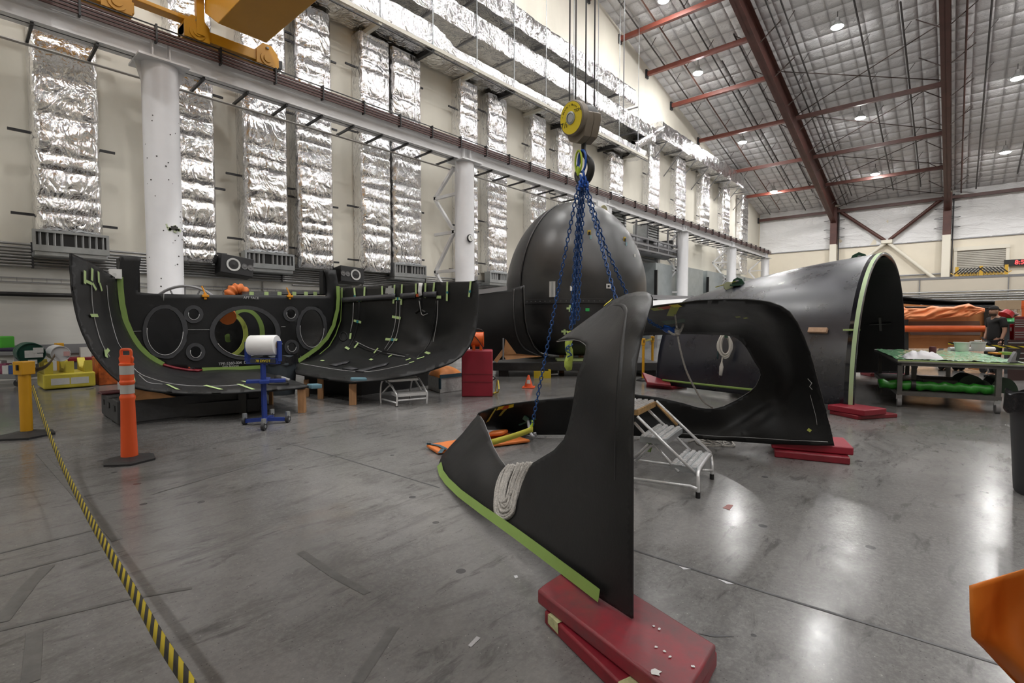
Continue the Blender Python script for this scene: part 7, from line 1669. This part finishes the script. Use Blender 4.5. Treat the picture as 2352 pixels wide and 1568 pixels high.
MB().box2((XM+3.0, -16, 0), (XM+3.2, 14.8, 3.0)).build('back_wall', pm('warm_wall', (.70, .48, .30), .6), t, smooth=0)
MB().box2((XM+.0, -16, 2.42), (XM+3, 14.8, 2.5)).build('soffit', pm('fascia_cream', (.66, .60, .50), .6), t, smooth=0)
WL = pm('warm_tube', (1.0, .62, .33), .3, emit=14)
for y in (-1.0, -4.0, -7.0, 1.5): MB().box2((XM+1.0, y-.9, 2.36), (XM+1.16, y+.9, 2.42)).build('light_tube', WL, t, smooth=0)
# roller door, yellow gate, clock on the far wall
t = thing('roller_door', 'pale grey roller door high on the far wall', 'roller door', bw(2255, 640, XB-.1))
ra_, rb_ = bw(2195, 576, XB-.12), bw(2312, 645, XB-.12)
zt2, zb2 = bw(2195, 576).z, bw(2312, 645).z
MB().box2((XB-.16, rb_.y, zb2), (XB-.08, ra_.y, zt2)).build('curtain', slats_mat('door_slats', (.42, .40, .35), .16), t, smooth=0)
for y in (ra_.y, rb_.y): MB().box2((XB-.25, y-.12, zb2), (XB-.02, y+.12, zt2+.2)).build('jamb', pm('cream_steel2', (.72, .68, .58), .5), t, smooth=0)
MB().box2((XB-.3, rb_.y-.12, zt2), (XB-.02, ra_.y+.12, zt2+.35)).build('header', pm('cream_steel2', (.72, .68, .58), .5), t, smooth=0)
t = thing('folding_gate', 'yellow and black folding lattice gate in front of the roller door', 'gate', bw(2255, 640, XB-1.0))
ga, gb = bw(2197, 640, XB-1.0), bw(2311, 636, XB-1.0); gz0, gz1 = bw(2197, 642, XB-1).z, bw(2197, 617, XB-1).z
YG2 = pm('gate_yellow', (.55, .33, .03), .5)
for k in range(3): y = ga.y+(gb.y-ga.y)*k/2; MB().box2((XB-1.05, y-.12, gz0-.1), (XB-.95, y+.12, gz1+.15)).build('post', YG2, t, smooth=0)
for k in range(14):
    y = ga.y+(gb.y-ga.y)*(k+.3)/14; s2 = .7 if k < 7 else -.7
    MB().bar((XB-1.02, y+.35*s2, gz0+(gz1-gz0)*.5), (XB-1.02, y-.35*s2, gz1), .09).build('black_bar', BLACKP, t, smooth=0)
    MB().bar((XB-1.0, y-.5, gz0), (XB-1.0, y+.5, gz1*.6+gz0*.4), .06).build('lattice_bar', YG2, t, smooth=0); MB().bar((XB-1.0, y+.5, gz0), (XB-1.0, y-.5, gz1*.6+gz0*.4), .06).build('lattice_bar', YG2, t, smooth=0)
t = thing('digital_clock', 'black wall clock with red glowing digits at the picture edge', 'clock', bw(2345, 602, XB-.3))
p = bw(2350, 602, XB-.3); MB().box((XB-.25, p.y, p.z), (.2, 2.4, .55)).build('case', BLACKP, t, smooth=0)
RED = pm('digit_red', (1.0, .03, .03), .4, emit=6)
text3('8:58', .5, V((XB-.36, p.y+.1, p.z)), V((0, -1, 0)), V((0, 0, 1)), RED, t, depth=.01)
for z0_, z1_, y0_, y1_, l in ((bw(2130, 648).z, bw(2130, 637).z, 10, -1.5, 'grey panel strip low on the far wall between the columns'), (bw(2340, 640).z, bw(2340, 626).z, -7.5, -20, 'grey panel strip low on the far wall beyond the roller door')):
    o = MB().box2((XB-.1, y0_, z0_), (XB-.02, y1_, z1_)).build('wall_panel', pm('grey_wall_strip', (.33, .32, .29), .5, var=.2, vs=2), smooth=0); tag(o, l, 'panel')
o = MB().cyl((XB-.2, 10, bw(2120, 630).z), (XB-.2, .9, bw(2120, 630).z), .07, n=8).build('wall_pipe', GREYST); tag(o, 'thin grey pipe along the far wall below the cross brace', 'pipe')
# --- right hand bin and orange cloth
q = atz(2372, 1128); t = bin_(2425, 1140, 912, .26, .31, 'dark trash bin with black bag cut by the picture edge below the table', pm('bin_dark', (.03, .032, .036), .5))
OC = pm('orange_cloth', (.60, .17, .015), .6, var=.06, vs=4)
def cloth(u, v):
    l = [(2227, 1345), (2228, 1400), (2232, 1463), (2258, 1488), (2300, 1534), (2336, 1570), (2372, 1640), (2395, 1750), (2410, 1850)]
    k = v*(len(l)-1); i = min(int(k), len(l)-2); f = k-i; x = l[i][0]*(1-f)+l[i+1][0]*f; y = l[i][1]*(1-f)+l[i+1][1]*f
    xr = 2480; yr = 1268+620*v
    px = x+(xr-x)*u; py = y+(yr-y)*u
    return atd(px, py, 1.62+.10*math.sin(3.0*u+1.2*v)-.22*u+.05*noise.noise(V((u*3, v*3, 2)))+.02*v)
t = thing('orange_cloth', 'orange sheet hanging into the picture at the lower corner', 'cloth', atd(2400, 1560, 1.55))
MB().grid(cloth, 30, 40).build('sheet', OC, t, smooth=180, thick=.004)
a, c = atd(2480, 1268, 1.40), atd(2480, 1598, 1.5)
# ================================================================== along the gable wall, far part
SHM = pm('unit_sheet', (.38, .42, .43), .4, metal=.45, var=.12, vs=1.5)
for i, (a, c, top, l) in enumerate(((1512, 1557, 602, 'grey sheet metal air unit left of the white column behind the fin'), (1580, 1622, 612, 'grey sheet metal air unit just right of the white column'), (1630, 1669, 621, 'third grey sheet metal air unit along the far wall'), (1690, 1714, 630, 'fourth grey sheet metal air unit, partly behind the barrel'), (1717, 1742, 636, 'last small grey air unit near the far corner'))):
    p0_, p1_ = aty(a, 640, 15.9), aty(c, 640, 15.9); zt_ = p0_.z+(640-top)/F*dep(p0_); x0, x1 = p0_.x, p1_.x
    t = thing('air_unit', l, 'air unit', ((x0+x1)/2, 16.6, 0), 0, 'grey air handling units')
    MB().box2((x0+.1, 16.15, zt_*.55), (x1, YG-.1, zt_)).build('upper_plenum', SHM, t, smooth=0); MB().prism([(x0-.1, 16.0, zt_*.45), (x1+.1, 16.0, zt_*.45), (x1, 16.0, zt_*.56), (x0+.1, 16.0, zt_*.56)], (0, 1.3, 0)).build('transition', SHM, t, smooth=0)
    MB().box2((x0-.1, 16.0, .1), (x1+.1, YG-.1, zt_*.45)).build('cabinet', SHM, t, smooth=0); MB().box2((x0-.22, 15.9, .1), (x0-.1, 16.1, zt_*.9)).build('riser_pipe', BLACKP, t, smooth=0)
    MB().box2((x0, 15.9, 0), (x1, YG-.2, .1)).build('plinth', GREYST, t, smooth=0)
t = thing('rolling_shutter', 'grey rolling shutter half open beside the black dome', 'shutter', aty(1470, 640, YG-.2))
sx0, sx1 = aty(1395, 640, YG-.1).x, aty(1505, 640, YG-.1).x; sz = aty(1490, 593, YG-.2).z; sb = aty(1490, 648, YG-.2).z
MB().box2((sx0, YG-.22, sb), (sx1, YG-.12, sz)).build('curtain', slats_mat('shutter_slats', (.40, .41, .42), .18), t, smooth=0)
MB().cyl((sx0-.3, YG-.75, sz+.55), (sx1+.3, YG-.75, sz+.55), .6, n=28).build('barrel_hood', pm('hood_grey', (.24, .24, .25), .4, metal=.3), t)
MB().box2((sx1-.1, YG-.35, 0), (sx1+.25, YG-.05, sz+1.3)).build('guide', WHITE, t, smooth=0); MB().box2((sx1+.2, YG-1.3, sz+.1), (sx1+.5, YG-.2, sz+1.4)).build('end_bracket', BLACKP, t, smooth=0); MB().cyl((sx1+.3, YG-1.1, sz+.5), (sx1+1.2, YG-1.1, sz+.5), .25, n=14).build('drive_motor', pm('motor_dark', (.05, .05, .05), .4), t)
MB().box2((sx0, YG-.05, 0), (sx1, YG-.02, sb)).build('dark_opening', BLACKP, t, smooth=0); MB().box2((sx1-1.6, YG-.09, 0), (sx1-.9, YG-.05, sb)).build('brown_door', pm('rust_brown_door', (.25, .07, .02), .5), t, smooth=0)
t = thing('pipe_gantry', 'grey strut gantry of pipes above the rolling shutter', 'pipe rack', aty(1470, 560, 16.2))
gx0, gx1 = aty(1400, 560, 16.0).x, aty(1552, 560, 16.0).x; gz = [aty(1480, 548, 16.0).z, aty(1480, 563, 16.0).z, aty(1480, 575, 16).z]
for z in gz:
    for y in (15.9, 16.9): MB().box2((gx0, y-.06, z-.06), (gx1, y+.06, z+.06)).build('long_strut', GREYST, t, smooth=0)
for k in range(7): 
    x = gx0+(gx1-gx0)*k/6
    for z in gz: MB().box2((x-.05, 15.9, z-.05), (x+.05, 16.8, z+.05)).build('cross_strut', GREYST, t, smooth=0)
    MB().box2((x-.05, 15.85, gz[-1]), (x+.05, 15.95, 8.0)).build('drop_rod', GREYST, t, smooth=0)
for px, py, w_, l in ((1500, 532, .9, 'grey louvred air outlet on a foil duct above the shutter'), (1420, 502, 1.0, 'grey louvred air outlet beside the top of the dome')):
    p = aty(px, py, YG-1.6); t = thing('air_outlet', l, 'vent', p, 0, 'louvred air outlets')
    MB().box2((p.x-w_, YG-1.6, p.z-.5), (p.x+w_, YG-.55, p.z+.45)).build('box', GALV, t, smooth=0)
    for k in range(5): MB().box((p.x, YG-1.63, p.z-.35+k*.17), (w_*1.8, .08, .03), Matrix.Rotation(.6, 3, 'X')).build('blade', DARKST, t, smooth=0)
p = aty(1388, 485, 15.0); t = thing('white_junction_box', 'white box with round olive cover on the column behind the dome top', 'junction box', p)
MB().box2((p.x-.55, 15.05, p.z-.6), (p.x+.6, 15.2, p.z+.5)).build('plate', WHITE, t, smooth=0); MB().cyl((p.x, 15.05, p.z), (p.x, 14.98, p.z), .33, n=24).build('cover', pm('olive_cover', (.18, .16, .06), .5), t)
t = thing('light_table', 'low bench with bright white top glimpsed between the fin and the barrel', 'bench', atz(1530, 760))
lt = 30.0
MB().prism([atd(1500, 692, lt), atd(1600, 686, lt), atd(1600, 704, lt-3), atd(1500, 706, lt-3)], (0, 0, .06)).build('white_top', pm('white_lam', (.8, .8, .8), .4), t, smooth=0)
for k in range(4): p = atd(1508+k*28, 704, lt-2.5); MB().bar(p, V((p.x, p.y, 0)), .1).build('leg', GREYST, t, smooth=0)
for y in (679, 684): MB().bar(atd(1494, y, lt), atd(1600, y+4, lt), .12).build('rail', GREYST, t, smooth=0)
for px in (1497, 1590): MB().bar(atd(px, 679, lt), V((atd(px, 679, lt).x, atd(px, 679, lt).y, 0)), .14).build('post', GREYST, t, smooth=0)
s = bpy.context.scene
s.view_settings.view_transform = 'Standard'; s.view_settings.look = 'None'; s.view_settings.gamma = 1.0; s.view_settings.use_curve_mapping = False
s.view_settings.exposure = EXPO
s.cycles.use_denoising = True
s.cycles.max_bounces = 7; s.cycles.diffuse_bounces = 4; s.cycles.glossy_bounces = 3; s.cycles.sample_clamp_indirect = 6.0
s.cycles.use_adaptive_sampling = True; s.cycles.adaptive_threshold = 0.015
